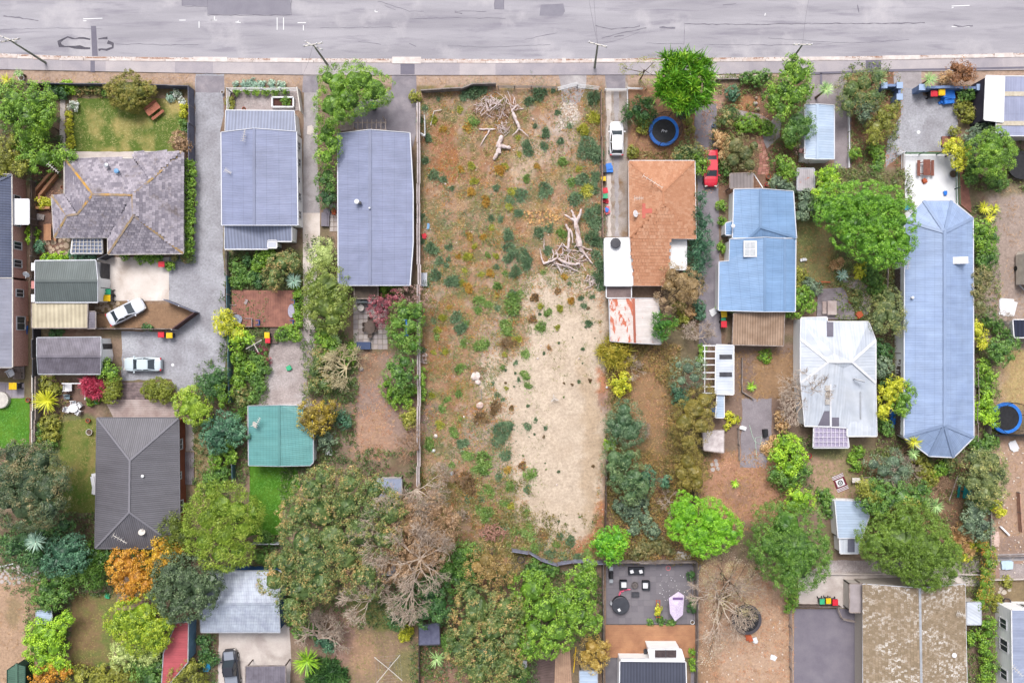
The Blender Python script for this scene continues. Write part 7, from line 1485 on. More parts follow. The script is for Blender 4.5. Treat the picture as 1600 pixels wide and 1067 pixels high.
heap('pile of brown twigs against the white rock','twig_pile',746,584,16,12,26,M_bareb,17,(.25,.5),(7,16),.3); heap('brushwood heap over the terrace fence','brush_pile',1012,862,22,8,40,M_bareb,18,(.25,.6),(8,18),.5); heap('dry sticks on the wood chips','stick_pile',845,338,30,9,26,M_driftb,19,(.2,.5),(5,12),.15); heap('pale firewood scraps by the long fence','wood_scraps',660,560,6,12,18,M_drift,20,(.5,.9),(3,7),.2); heap('pile of dark sticks beside the buckled fence','stick_pile',880,905,18,8,24,M_bareb,21,(.25,.6),(8,18),.4)
def rock(label, px, py, rpx, m, h=.5, seed=1, sx=1, name='rock', cat='rock'):
    g = random.Random(seed); r = rpx*S; mb = MB(); n = 9; rows = 4; p = W(px, py)
    for a in range(rows+1):
        for b in range(n):
            q = g.uniform(.75, 1.15); f = math.cos(a/rows*1.45); mb.v.append((r*q*f*math.cos(b/n*6.283)*sx, r*q*f*math.sin(b/n*6.283)/sx, h*math.sin(a/rows*1.5)*g.uniform(.85, 1)))
    for a in range(rows):
        for b in range(n): i, j = a*n+b, a*n+(b+1) % n; mb.f.append((i, j, j+n, i+n))
    mb.f.append(tuple(rows*n+b for b in range(n))); mb.f.append(tuple(range(n))[::-1])
    o = mb.build(name, m); o.location = (p.x, p.y, 0); return tag(o, label, cat)
M_rock = mat('white_rock', K(246,232,226), K(218,198,190), 3, 10, .15, .9, .3)
rock('jagged white rock slab by the twig pile',743,588,8,M_rock,.4,1,1.1); rock('smaller white rock touching the jagged slab',747,597,5,M_rock,.35,2); rock('rounded pinkish boulder below the plank',750,633,6,mat('pink_rock', K(236,210,198), K(206,174,162), 3, 10, .15),.5,3); rock('small pale rock near the fence weeds',681,681,3.4,M_rock,.3,4); rock('white block beside the olive weed',677,704,3.4,M_white,.3,5,1.2); rock('bluish white wrapper lump in the brown weeds',706,739,3.2,mat('pale_wrap', K(200,222,240), None, 1, 9, .1),.2,6)
rock('round pale stone beside the orange garden soil',1181,154,3,MF,.4,7); rock('second round stone under the broad bright tree',1184,171,3.4,MF,.4,8); rock('stone column base in the orange soil garden',1180,163,4,MP[0],.5,9); rock('pale round stone on the dirt track',565,577,3.6,MP[2],.3,10); rock('white lump beside the fence near the blue green tree',948,605,2,M_white,.2,11)
for k_, (x, y) in enumerate(((833,187),(845,373),(696,288),(746,662),(725,651),(870,757),(845,540),(840,560),(905,560))): rock(where('small white stone', x, y), x, y, 1.8, M_rock, .18, 20+k_)

# ---------------------------------------------------------------- vehicles
def car(label, px, py, ang, m, L=4.3, Wd=1.75, Hh=1.45, kind='hatch', name='parked_car', cat='car'):
    """nose towards +x before turning by ang degrees"""
    p = W(px, py, .5); root = thing(name, label, cat, (p.x, p.y, 0), math.radians(ang)); belt = .92 if kind != 'suv' else 1.05
    if kind == 'suv': Hh = 1.8
    fr = .98 if kind == 'sedan' else 1.0
    X = [-.5, -.485, -.44, -.3, 0, .3, .4, .46, .49, .5]; WW = [.72, .86, .95, 1, 1, .99, .93, .84, .70, .55]
    hz = {'hatch': [.82, .9, .93, .93, .93, .90, .82, .74, .64, .56], 'sedan': [.8, .88, .93, .94, .93, .92, .86, .78, .66, .56], 'suv': [.9, 1.02, 1.05, 1.05, 1.05, 1.04, 1.0, .96, .85, .75], 'ute': [.8, .9, .92, .94, .95, .95, .92, .86, .75, .6]}[kind]
    mb = MB(); rings = []
    for x, w_, z in zip(X, WW, hz):
        w_ *= Wd/2; zb = .24 if abs(x) < .45 else .34
        rings.append([(x*L, -w_*.93, zb), (x*L, -w_, zb+.2), (x*L, -w_, z-.16), (x*L, -w_*.94, z-.04), (x*L, -w_*.6, z+.015), (x*L, 0, z+.03), (x*L, w_*.6, z+.015), (x*L, w_*.94, z-.04), (x*L, w_, z-.16), (x*L, w_, zb+.2), (x*L, w_*.93, zb)])
    n = len(rings[0])
    for r_ in rings: mb.v += r_
    for i in range(len(rings)-1):
        for j in range(n-1): a = i*n+j; mb.f.append((a, a+1, a+n+1, a+n))
        mb.f.append((i*n+n-1, i*n, (i+1)*n, (i+1)*n+n-1))
    mb.f.append(tuple(range(n))[::-1]); mb.f.append(tuple((len(rings)-1)*n+j for j in range(n)))
    mb.build('body', m, root, smooth=False)
    # cabin: base stations and roof stations
    cb = {'hatch': (-.46, -.37, .05, .22), 'sedan': (-.36, -.2, .08, .24), 'suv': (-.47, -.42, .1, .22), 'ute': (-.12, -.07, .14, .27)}[kind]
    rb, rt, ft, fb = [v*L for v in cb]; wb_, wt = Wd/2*.91, Wd/2*.74; z0, z1 = belt-.02, Hh
    A = [(rb, -wb_*.88, z0), (fb, -wb_*.86, z0), (fb, wb_*.86, z0), (rb, wb_*.88, z0)]; B = [(rt, -wt*.92, z1-.05), (ft, -wt*.95, z1-.03), (ft, wt*.95, z1-.03), (rt, wt*.92, z1-.05)]
    mid_b = [((rb+fb)/2, -wb_, z0), ((rb+fb)/2, wb_, z0)]; mt = [((rt+ft)/2, -wt, z1-.02), ((rt+ft)/2, wt, z1-.02)]
    gl = lambda nm, q: MB().q(q).build(nm, M_glass, root)
    gl('windscreen', [A[1], A[2], B[2], B[1]]); gl('rear_window', [A[3], A[0], B[0], B[3]])
    for s_, (i, j, k) in ((0, (0, 1, 0)), (1, (3, 2, 1))):
        for (a, b, c_, d) in (((A[i]), mid_b[k], mt[k], B[i]), (mid_b[k], A[j], B[j], mt[k])): gl('side_window', [a, b, c_, d] if s_ == 0 else [b, a, d, c_])
    top = [(rt, -wt*.92), ((rt+ft)/2, -wt), (ft, -wt*.95), (ft+.04, 0), (ft, wt*.95), ((rt+ft)/2, wt), (rt, wt*.92), (rt-.04, 0)]
    rf = MB(); rf.prism(top, z1-.07, z1-.015); rf.prism([(x*.9+(rt+ft)*.05, y*.86) for x, y in top], z1-.02, z1+.015); rf.build('roof_panel', m, root)
    pl = MB()
    for a, b in zip(A+mid_b, B+mt): pl.beam(a, b, .09, .07)
    pl.build('pillars', m, root)
    for s_ in (-1, 1):
        MB().box((fb-.1*L*.4, s_*(Wd/2+.08), belt), (.14, .2, .13)).build('mirror', m, root)
        MB().box((.482*L, s_*Wd*.33, .66), (.16, .32, .14), s_*-.35).build('headlight', M_offwhite, root); MB().box((-.488*L, s_*Wd*.39, .78), (.12, .24, .2)).build('tail_light', M_red, root)
        for xx in (-.31, .32):
            ty = MB(); ty.tube([(xx*L, s_*(Wd/2-.2), .32), (xx*L, s_*(Wd/2+.005), .32)], .32, 14); w_ = ty.build('wheel', M_rubber, root)
            MB().tube([(xx*L, s_*(Wd/2-.02), .32), (xx*L, s_*(Wd/2+.015), .32)], .2, 10).build('rim', M_steel, w_)
    MB().box((.497*L, 0, .38), (.06, Wd*.6, .12)).build('bumper', M_dark, root)
    if kind == 'suv' or kind == 'ute':
        for s_ in (-1, 1): MB().beam((rt+.1, s_*wt*.85, z1+.05), (ft-.1, s_*wt*.85, z1+.05), .05, .05).build('roof_rail', M_black, root)
    if kind == 'ute': MB().box((-.31*L, 0, .99), (.34*L, Wd*.8, .06)).build('tray_cover', mat('tonneau', K(150,156,170), None, 1, 6, .06, .5), root); MB().box((.37*L, 0, 1.0), (.2*L, Wd*.62, .05)).build('bonnet_panel', mat('tonneau', K(150,156,170)), root)
    return root
def paint_m(name, c): t = NT(name); t.b.inputs['Coat Weight'].default_value = .6; t.b.inputs['Coat Roughness'].default_value = .08; return t.out(c, .35, 0, .5)
P_white = paint_m('white_car_paint', K(236,236,240)); P_silver = paint_m('silver_car_paint', K(208,222,230)); P_red = paint_m('red_car_paint', K(224,26,56)); P_blk = paint_m('black_car_paint', K(44,46,58)); P_pearl = paint_m('pearl_car_paint', K(224,228,238))
car('white hatchback with red tail lights on the cracked driveway',963,217,90,P_white,4.15,1.74)
car('red car nosed away from the street on the grey drive',1110,264,-90,P_red,4.4,1.74,1.42,'sedan')
car('white sedan parked at a slant on the dirt pad',198,487,27,P_pearl,4.7,1.8,1.45,'sedan')
car('silver sedan parked level on the grey gravel',224,569,180,P_silver,4.55,1.72,1.42,'sedan')
car('black pickup with grey bonnet and tray on the concrete pad',362,1045,96,P_blk,4.9,1.85,1.75,'ute',name='parked_pickup',cat='pickup')
# caravan on the edge
t_ = thing('parked_caravan','cream caravan with a square roof hatch at the gravel edge','caravan',(W(1600,420).x,W(1600,420).y,0))
MB().prism([(-1.2,-2),(-1.25,1.6),(-1.0,2.0),(1.0,2.0),(1.25,1.6),(1.2,-2)],.35,2.1).build('body',mat('cream_caravan_shell', K(226,218,206), K(206,196,186), 2, 9, .1, .5),t_); MB().prism([(-1.05,-1.8),(-1.1,1.5),(-.9,1.8),(.9,1.8),(1.1,1.5),(1.05,-1.8)],2.1,2.2).build('roof_panel',M_offwhite,t_); MB().box((-.4,-.1,2.24),(.6,.6,.1)).build('roof_hatch',M_offwhite,t_); MB().box((-.4,-.1,2.3),(.25,.3,.04)).build('hatch_glass',M_dark,t_); MB().beam((-.9,-2,.5),(0,-2.9,.45),.1).beam((.9,-2,.5),(0,-2.9,.45),.1).build('drawbar',M_galv,t_)
for s_ in (-1,1): MB().tube([(s_*1.05,0,.32),(s_*1.26,0,.32)],.32,12).build('wheel',M_rubber,t_)
# ---------------------------------------------------------------- wheelie bins
def bin_(label, px, py, ang, lid, body=M_grnd, s_=1.0, grp='wheelie bins'):
    p = W(px, py, 1.0); r = thing('wheelie_bin', label, 'bin', (p.x, p.y, 0), math.radians(ang), grp); r.scale = (s_,)*3
    MB().box((0,0,.53),(.6,.68,.9),0,0,.78).build('body',body,r); l = MB().box((.0,.02,1.02),(.66,.74,.07)).box((0,-.02,1.06),(.54,.5,.05)); l.build('lid',lid,r); MB().beam((-.26,.42,.98),(.26,.42,.98),.05).build('handle',body,r)
    for q in (-1,1): MB().tube([(q*.24,.34,.13),(q*.32,.34,.13)],.13,10).build('wheel',M_rubber,r)
    return r
for (x,y,a,l,lb,s_) in ((168,456,-90,M_grn,'green lidded bin against the garage pad',1),(168,466,-90,M_yel,'yellow lidded bin next to the green one on the pad',1.15),(252,413,-90,M_red,'red lidded bin under the tiled eave',1),(252,523,90,M_red,'red lidded bin below the slanting fence',1),(265,524,90,M_yel,'yellow lidded bin below the slanting fence',1),(583,166,0,M_grn,'lone green lidded bin under the spreading tree',1),
    (1459,147,90,M_red,'red lidded bin by the blue wall',1.1),(1470,145,0,M_yel,'yellow lidded bin between red lid and blue tarpaulin',1.2),(1285,940,0,M_grn,'green lidded bin by the asphalt court',.9),(1295,939,0,M_yel,'yellow lidded bin by the asphalt court',.9),(1305,941,0,M_red,'red lidded bin by the asphalt court',1.0),
    (1131,491,5,M_yel,'yellow lidded bin by the plank lean-to',1.05),(1131,499,0,M_grn,'green lidded bin by the plank lean-to',.8),(1131,507,0,M_red,'red lidded bin by the plank lean-to',1.05),(943,279,-90,M_yel,'yellow lidded bin along the cracked driveway',.8),(946,298,10,M_red,'red lidded bin along the cracked driveway',.9),(946,306,0,M_grn,'green lidded bin along the cracked driveway',.85),(22,603,-90,M_yel,'yellow lidded bin on the grey slabs',1.25),(417,524,0,M_yel,'yellow lidded bin by the deck stairs',.95),(418,532,0,M_red,'red lidded bin by the deck stairs',.9)):
    bin_(lb,x,y,a,l,M_dark,s_)
# ---------------------------------------------------------------- timber decks
deck('red_deck','red stained timber deck with loungers above the gravel yard',[(362,453),(462,454),(462,511),(362,511)],M_deckred,.5,.2,'v')
deck('timber_ramp','dark weathered timber steps between two round bushes',[(190,597),(226,597),(226,624),(190,624)],mat('dark_ramp_timber', K(150,132,132), K(112,98,100), 2, 12, .25),.25,.35)
deck('timber_ramp','wide pale timber platform at the charcoal roof edge',[(163,624),(276,624),(280,652),(177,652)],M_deckpale,.2,.3)
deck('side_deck','narrow grey timber platform beside the charcoal roof',[(286,706),(303,706),(303,757),(286,757)],M_deckgrey,.2,.2,'v')
deck('orange_deck','broad orange stained deck below the paved terrace',[(946,976),(1087,976),(1087,1027),(946,1027)],M_deckora,.3,.2)
deck('grey_deck','weathered grey deck with table and bench by the curved path',[(1278,452),(1318,449),(1340,499),(1276,499)],M_deckgrey,.25,.22)
deck('patio_deck','brick coloured timber landing beside the white patio',[(1497,262),(1508,262),(1520,335),(1499,318)],M_deckred,.15,.2)
deck('entry_deck','short brown landing at the gravel court foot',[(1472,213),(1497,213),(1497,229),(1472,229)],M_deckred,.3,.2)
deck('deck_steps','three grey timber steps below the red deck',[(422,512),(434,512),(434,537),(422,537)],M_timberd,.25,.35)
deck('bottom_deck','pale plank landing at the bottom edge by the yellow pole',[(868,1012),(890,1005),(894,1075),(866,1075)],mat('peach_deck', K(206,170,144), K(180,146,124), 1, 12, .2),.15,.22,'v')
deck('bottom_deck','dark brown landing below the glossy green tree',[(826,1030),(868,1012),(866,1075),(826,1075)],mat('brown_landing', K(122,102,98), K(106,88,84), 1, 12, .2),.1,.25)
deck('side_platform','wooden slat platform against the brick house wall',[(22,540),(38,540),(38,592),(20,592)],M_timber,.15,.2,'v')
deck('entry_boards','grey boards under the slate roof pergola',[(531,190),(551,190),(551,205),(531,205)],M_timber,.2,.2)
# timber frame bed and pergola rafters
t_=thing('raised_bed','L shaped orange timber raised bed by the tiled house','raised bed',(W(78,295).x,W(78,295).y,0))
for a,b in (((58,300),(86,268)),((66,306),(92,274)),((58,300),(58,326)),((66,306),(66,318)),((58,326),(82,326))): MB().beam(W(*a)-t_.location+Vector((0,0,.3)),W(*b)-t_.location+Vector((0,0,.3)),.3,.6).build('sleeper',M_deckora,t_)
t_=thing('entry_pergola','open timber pergola at the street end of the slate roof','pergola',(W(575,196).x,W(575,196).y,0))
for k in range(8): MB().beam(W(552+k*7.2,187,2.4)-t_.location,W(552+k*7.2,204,2.4)-t_.location,.1,.14).build('rafter',M_timber,t_)
for y in (192,203): MB().beam(W(549,y,2.28)-t_.location,W(604,y,2.28)-t_.location,.12,.12).build('beam',M_timber,t_)
for x in (551,603): q=W(x,191,0)-t_.location; MB().box((q.x,q.y,1.15),(.12,.12,2.3)).build('post',M_timber,t_)
t_=thing('square_planter','white framed square planter in the walled courtyard','planter',(W(442,160).x,W(442,160).y,0))
for a,b in (((426,153),(459,153)),((426,168),(459,168)),((426,153),(426,168)),((459,153),(459,168))): MB().beam(W(*a,.3)-t_.location,W(*b,.3)-t_.location,.16,.5).build('edge_board',M_white,t_)
MB().box((0,0,.12),(2.4,1.05,.24)).build('soil',mat('dark_soil',K(96,60,52),K(78,48,42),4,14,.3),t_)
conc('courtyard_gravel',[(356,139),(466,139),(468,173),(354,173)],M_gravelb,.018)
# ---------------------------------------------------------------- trampolines
def tramp(label,px,py,r,pad,net=True,text=None,h=.85):
    p=W(px,py,h); t=thing('trampoline',label,'trampoline',(p.x,p.y,0)); r*=S
    a=MB(); n=32
    for (r0,z0),(r1,z1) in (((r*.8,h+.02),(r,h+.0)),((r,h),(r*1.02,h-.14)),((r*1.02,h-.14),(r*.8,h-.1)),((r*.8,h-.1),(r*.8,h+.02))):
        for j in range(n):
            c0,s0,c1,s1=math.cos(j*6.2832/n),math.sin(j*6.2832/n),math.cos((j+1)*6.2832/n),math.sin((j+1)*6.2832/n); a.q([(r0*c0,r0*s0,z0),(r1*c0,r1*s0,z1),(r1*c1,r1*s1,z1),(r0*c1,r0*s1,z0)])
    a.build('pad',pad,t); MB().lathe((0,0,0),[(r*.82,h-.04),(r*.82,h-.02)],32).build('mat',M_black,t)
    for k in range(6):
        c,s=math.cos(k*1.047+.2),math.sin(k*1.047+.2); MB().beam((r*.92*c,r*.92*s,0),(r*.92*c,r*.92*s,h-.1),.06).build('leg',M_galv,t)
        if net: MB().beam((r*1.04*c,r*1.04*s,.3),(r*1.04*c,r*1.04*s,h+1.7),.05).build('net_pole',M_black,t)
    if net:
        m=MB(); pts=[(r*1.04*math.cos(j*6.2832/40),r*1.04*math.sin(j*6.2832/40),h+1.7) for j in range(41)]; m.tube(pts,.025,5)
        for j in range(40): m.beam((pts[j][0],pts[j][1],h),pts[j],.012)
        for z in range(1,9): 
            for j in range(40): m.beam((pts[j][0],pts[j][1],h+z*.2),(pts[j+1][0],pts[j+1][1],h+z*.2),.01)
        m.build('net',M_black,t)
    if text:
        c=bpy.data.curves.new('lettering','FONT'); c.body=text; c.size=.5; c.align_x='CENTER'; c.align_y='CENTER'; c.extrude=.005; c.shear=.3
        q=bpy.data.objects.new('lettering_curve',c); col.objects.link(q); bpy.context.view_layer.update(); me_=bpy.data.meshes.new_from_object(q.evaluated_get(bpy.context.evaluated_depsgraph_get())); bpy.data.objects.remove(q); me_.materials.clear(); me_.materials.append(M_white); o=bpy.data.objects.new('lettering',me_); col.objects.link(o); o.parent=t; o.location=(0,0,h+.0)
    return t
tramp('round trampoline with a blue padded rim and black mat',1037.5,205,23,M_blue,True,'Pro')
tramp('netted trampoline with blue padding on the tan lawn',1573,653,24,M_blue,True)
tramp('plain black trampoline behind the tight round tree',1597,258,22,M_black,False)
tramp('faded dark trampoline under the dying tree',1167,968,23,mat('faded_black',K(84,80,86)),False)
# ---------------------------------------------------------------- furniture
def at_(name,label,cat,px,py,rz=0,h=0,group=None): p=W(px,py,h); return thing(name,label,cat,(p.x,p.y,0),math.radians(rz),group)
def picnic(label,px,py,rz,m,L=1.8,s=1.0):
    t=at_('picnic_table',label,'picnic table',px,py,rz,.7)
    for k in range(4): MB().box((0,(k-1.5)*.2*s,.74),(L,.18*s,.04)).build('tabletop_board',m,t)
    for q in (-1,1):
        for k in range(2): MB().box((0,q*(.68+k*.17)*s,.45),(L,.15*s,.04)).build('bench_board',m,t)
        MB().beam((q*L*.36,-.7*s,.4),(q*L*.36,.7*s,.4),.08,.1).build('cross_beam',m,t); MB().beam((q*L*.36,-.55*s,0),(q*L*.36,-.2*s,.7),.08).beam((q*L*.36,.55*s,0),(q*L*.36,.2*s,.7),.08).build('leg',m,t)
    return t
M_pic=mat('picnic_timber',K(190,122,98),K(160,100,80),2,12,.15)
picnic('reddish picnic table on the patchy lawn',239,171,38,M_pic); picnic('brown slatted picnic set on the white patio',1448,262,90,mat('patio_timber',K(150,96,82),K(128,80,70),2,12,.15),1.9,1.1); picnic('orange brown table on the flagstone patio',76,363,90,M_deckora,2.0,.8)
def chair(label,px,py,rz,m,cat='chair',w=.55,name='garden_chair',cush=None,group=None):
    t=at_(name,label,cat,px,py,rz,.5,group); MB().box((0,0,.42),(w,w,.06)).build('seat',cush or m,t); MB().box((0,w*.5,.68),(w,.06,.5)).build('backrest',m,t)
    for q in (-1,1):
        MB().box((q*w*.55,0,.58),(.07,w,.06)).build('armrest',m,t)
        for y in (-1,1): MB().beam((q*w*.45,y*w*.42,0),(q*w*.45,y*w*.42,.42),.05).build('leg',m,t)
    return t
def table(label,px,py,rx,ry,m,name='garden_table',rz=0,hh=.72,rnd=True):
    t=at_(name,label,'table',px,py,rz,.7)
    if rnd: MB().lathe((0,0,0),[(rx,hh-.04),(rx,hh)],20,1,ry/rx).build('tabletop',m,t)
    else: MB().box((0,0,hh),(rx*2,ry*2,.05)).build('tabletop',m,t)
    for q in (-1,1):
        for y in (-1,1): MB().beam((q*rx*.55,y*ry*.55,0),(q*rx*.5,y*ry*.5,hh-.03),.06).build('leg',m,t)
    return t
table('white round table among the garden chairs',114,638,.6,.5,M_white)
for k,(x,y,a) in enumerate(((105,640,80),(115,630,0),(124,633,-50),(122,644,-120))): chair(['white chair pulled out from the round table','white chair at the top of the round table','white chair beside the crimson shrub side','white chair facing the lawn at the round table'][k],x,y,a,M_white)
chair('white garden seat near the blue grey shed path',106,605,180,M_white,w=.9); chair('white folding chair on the pale yard',17,583,30,M_white,w=.75); table('small dark side table by the folding chair',28,586,.4,.4,M_timberd,rnd=False); chair('blue grey chair by the patio swing',105,620,0,mat('slate_seat',K(130,150,160)))
t_=at_('garden_swing','white framed arbour over the brick patio','arbour',116,603)
for a,b in (((97,599),(133,599)),((133,599),(133,624))): MB().beam(W(*a,1.6)-t_.location,W(*b,1.6)-t_.location,.12).build('rail',M_white,t_)
for x,y in ((97,599),(133,599),(133,624)): q=W(x,y)-t_.location; MB().beam(q,W(x,y,1.6)-t_.location,.1).build('post',M_white,t_)
def lounger(label,px,py,rz,m,fm=M_timberd):
    t=at_('sun_lounger',label,'lounger',px,py,rz,.4); MB().box((-.25,0,.36),(1.3,.6,.08)).build('mattress',m,t); MB().beam((.38,0,.38),(.95,0,.62),.6,.07).build('backrest',m,t)
    for x in (-.8,.35):
        for y in (-.25,.25): MB().beam((x,y,0),(x,y,.34),.05).build('leg',fm,t)
    return t
M_lou=mat('mauve_cushion',K(176,160,162),K(160,146,148),3,9,.1)
lounger('mauve sun lounger on the upper corner of the red deck',376,468,-22,M_lou)
chair('mauve armchair against the deck edge',364,483,90,M_lou,w=.9); chair('mauve armchair at the lower deck corner',389,504,-90,M_lou,w=.9); table('round glass table with striped top on the red deck',370,499,.65,.6,mat('glass_table',K(178,190,206),K(120,120,140),6,12,.2)); table('rounded grey table at the deck end',455,486,.4,.8,mat('greytop',K(176,172,190)))
for k,(x,y) in enumerate(((458,472),(456,504),(403,504))): chair(['blue chair above the deck end table','blue chair below the deck end table','blue chair at the deck rim by the steps'][k],x,y,-90,mat('navy_seat',K(60,96,170)),w=.5)
table('oval dark timber table on the patio pavers',578,511,.62,.85,M_timberd); 
for k,(x,y,a) in enumerate(((578,498,0),(570,507,90),(570,515,90),(586,507,-90),(586,516,-90),(578,525,180))): chair(['dark chair at the roof end of the oval table','dark chair on the driveway side of the oval table','second dark chair on the driveway side of the oval table','dark chair on the maple side of the oval table','second dark chair on the maple side of the oval table','dark chair at the yard end of the oval table'][k],x,y,a,M_timberd,w=.42)
def bbq(label,px,py,rz,m=M_dark,lid=M_black):
    t=at_('barbecue',label,'barbecue',px,py,rz,.9); MB().box((0,0,.45),(1.0,.5,.7)).build('cabinet',m,t); MB().tube([(-.4,0,.95),(.4,0,.95)],.24,12).build('lid',lid,t)
    for q in (-1,1): MB().box((q*.75,0,.85),(.45,.45,.05)).build('side_shelf',M_steel,t)
bbq('barbecue with steel shelves under the verandah',569,471,0,M_galv,M_steel); bbq('black barbecue in the terrace corner',955,898,90)
table('round wire table by the barbecue',564,481,.38,.38,M_offwhite); 
t_=at_('storage_box','dark blue lidded box at the patio foot','box',568,540,0,.6); MB().box((0,0,.3),(1.6,.8,.6)).build('body',mat('navy_box',K(60,72,104)),t_); MB().box((0,0,.63),(1.7,.9,.07)).build('lid',mat('navy_lid',K(76,90,124)),t_)
t_=at_('swing_frame','blue play frame inside the green tree by the fence','play frame',634,513,0,1.8); m_=MB()
for a,b in (((628,500),(636,500)),((635,500),(635,525)),((632,524),(638,524))): m_.beam(W(*a,3.4)-t_.location,W(*b,3.4)-t_.location,.14)
m_.build('frame',M_blue,t_)
for x,y in ((628,500),(635,525)): MB().beam(W(x,y)-t_.location,W(x,y,3.4)-t_.location,.1).build('post',M_blue,t_)
# terrace furniture
def sofa(label,px,py,w,rz=0):
    t=at_('outdoor_sofa',label,'sofa',px,py,rz,.4); m=mat('wicker_dark',K(48,50,58),K(62,64,72),8,20,.2); MB().box((0,0,.2),(w,.85,.4)).build('base',m,t); MB().box((0,.4,.5),(w,.16,.5)).build('backrest',m,t)
    for q in (-1,1): MB().box((q*(w/2-.08),0,.35),(.16,.85,.5)).build('armrest',m,t)
    MB().box((0,-.05,.46),(w-.4,.6,.12)).build('cushion',M_white if w<1.5 else m,t)
    if w>1.5:
        for x in (-.55,.55): MB().box((x,0,.56),(.4,.4,.1),.3).build('pillow',M_white,t)
    return t
sofa('wide black outdoor sofa with two white pillows',994,892,1.9); sofa('black armchair with white cushion facing the fire bowl',974,913,1.05,90); sofa('black armchair with white cushion beyond the fire bowl',1009,914,1.05,-90)
t_=at_('fire_bowl','round dark fire bowl between the armchairs','fire bowl',992,914,0,.4); MB().lathe((0,0,0),[(.25,0),(.42,.4),(.4,.42),(.3,.3)],20).build('bowl',mat('bowl_steel',K(120,112,110),K(90,84,84),4,12,.2),t_)
t_=at_('coffee_table','small dark square table below the fire bowl','table',992,927); MB().box((0,0,.38),(.95,.6,.06)).build('tabletop',M_dark,t_); MB().box((0,0,.18),(.8,.45,.34)).build('base',M_dark,t_)
t_=at_('spa_tub','round black covered spa tub on the terrace','spa tub',970,946,0,.8); MB().lathe((0,0,0),[(1.02,0),(1.04,.7)],32).build('shell',M_black,t_); MB().lathe((0,0,.7),[(1.06,0),(1.06,.06),(.98,.1)],32).build('cover',mat('spa_cover',K(72,74,82),K(62,64,72),2,9,.08,.5),t_); MB().box((-.2,-.5,.83),(.3,.35,.03),.5).build('label_card',M_white,t_)
t_=at_('spa_pump','small steel drum beside the spa tub','pump',955,941); MB().lathe((0,0,0),[(.22,0),(.22,.5),(.16,.56)],14).build('drum',M_galv,t_)
snag('pink float ring arc on the terrace','pool_float',[([(967,930),(970,924),(977,921),(985,920)],1.4,1.1,.15,.15)],mat('hot_pink',K(236,110,140)),seed=30,cat='float')
t_=at_('toy_hoop','small pink hoop on the grey terrace','hoop',1044,887); MB().tube([(math.cos(k*.524)*.28,math.sin(k*.524)*.28,.05) for k in range(13)],.035,6).build('hoop',M_pink,t_)
t_=at_('market_umbrella','lavender patterned sunshade with pointed ends','sunshade',1057,946,0,2.0); P_=[(1045,934),(1060,924),(1069,930),(1067,960),(1055,970),(1047,958)]
m_=MB(); C_=W(1057,946,2.35)-t_.location; Q_=[W(x,y,2.05)-t_.location for x,y in P_]
for i in range(6): m_.q([C_,Q_[(i+1)%6],Q_[i]])
m_.build('canopy',mat('lavender_print',K(236,224,242),K(202,182,214),9,18,.1,.8),t_); MB().beam((0,0,0),(0,0,2.3),.06).build('pole',M_galv,t_); MB().box((.1,.95,2.28),(1.2,.28,.03)).build('band',mat('plum_band',K(124,96,148)),t_)
t_=at_('trellis_ladder','orange timber ladder trellis leaning over the plants','trellis',1028,950,0,.8)
for x in (1025.5,1031): MB().beam(W(x,937,.9)-t_.location,W(x,965,.5)-t_.location,.07).build('rail',M_ora,t_)
for k in range(6): MB().beam(W(1025.5,938+k*5.2,.85)-t_.location,W(1031,938+k*5.2,.85)-t_.location,.05).build('rung',M_ora,t_)
Sh('climbing leaves on the orange trellis',L_yell,[(1028,950,5),(1027,957,4)],h=1.2)
def pot(label,px,py,r,m,plant=None): 
    t=at_('plant_pot',label,'pot',px,py,0,.4); r*=S; MB().lathe((0,0,0),[(r*.7,0),(r,.42),(r*.86,.42),(r*.8,.3)],14).build('pot',m,t); MB().lathe((0,0,.28),[(r*.8,0),(r*.8,.04)],12).build('soil',BARK,t)
pot('white pot at the terrace deck corner',1082,972,3.4,M_white); pot('terracotta pot by the curved brick path',1201,276,4,M_ora); pot('small red pot below the terracotta pot',1198,288,2.6,M_red); pot('white ringed pot on the dry lawn',139,675,5,M_offwhite); pot('brown pot at the patio lawn edge',137,657,3.6,M_ora); pot('white tub at the verge corner',33,122,4.5,M_white); pot('white ball pot by the courtyard gate',347,144,2.6,M_white); pot('dark tub inside the walled courtyard',364,149,4.5,M_dark); pot('terracotta pot at the courtyard planter',381,170,3,M_ora); pot('orange pot by the small green lawn',43,625,3.6,M_ora); pot('terracotta pot on the grey deck edge',1329,531-60,3,M_ora); pot('red pot near the rug yard',1265,712,3.6,M_red); pot('round orange pot on the red deck corner',369,458,3.4,M_ora); pot('brown pot on the tiled house patio',97,293,2.4,M_ora); pot('teal pot by the ramp shrubs',151,627,3.6,M_grn); pot('blue bowl on the grey drive',1115,196,2.6,M_sky); pot('dark drum by the white corner house',1574,940,6,M_dark); pot('black tyre pot in the hollow by the buckled fence',814,874,6,M_dark); pot('tall steel drum on the white patio',1490,272,7,M_galv)
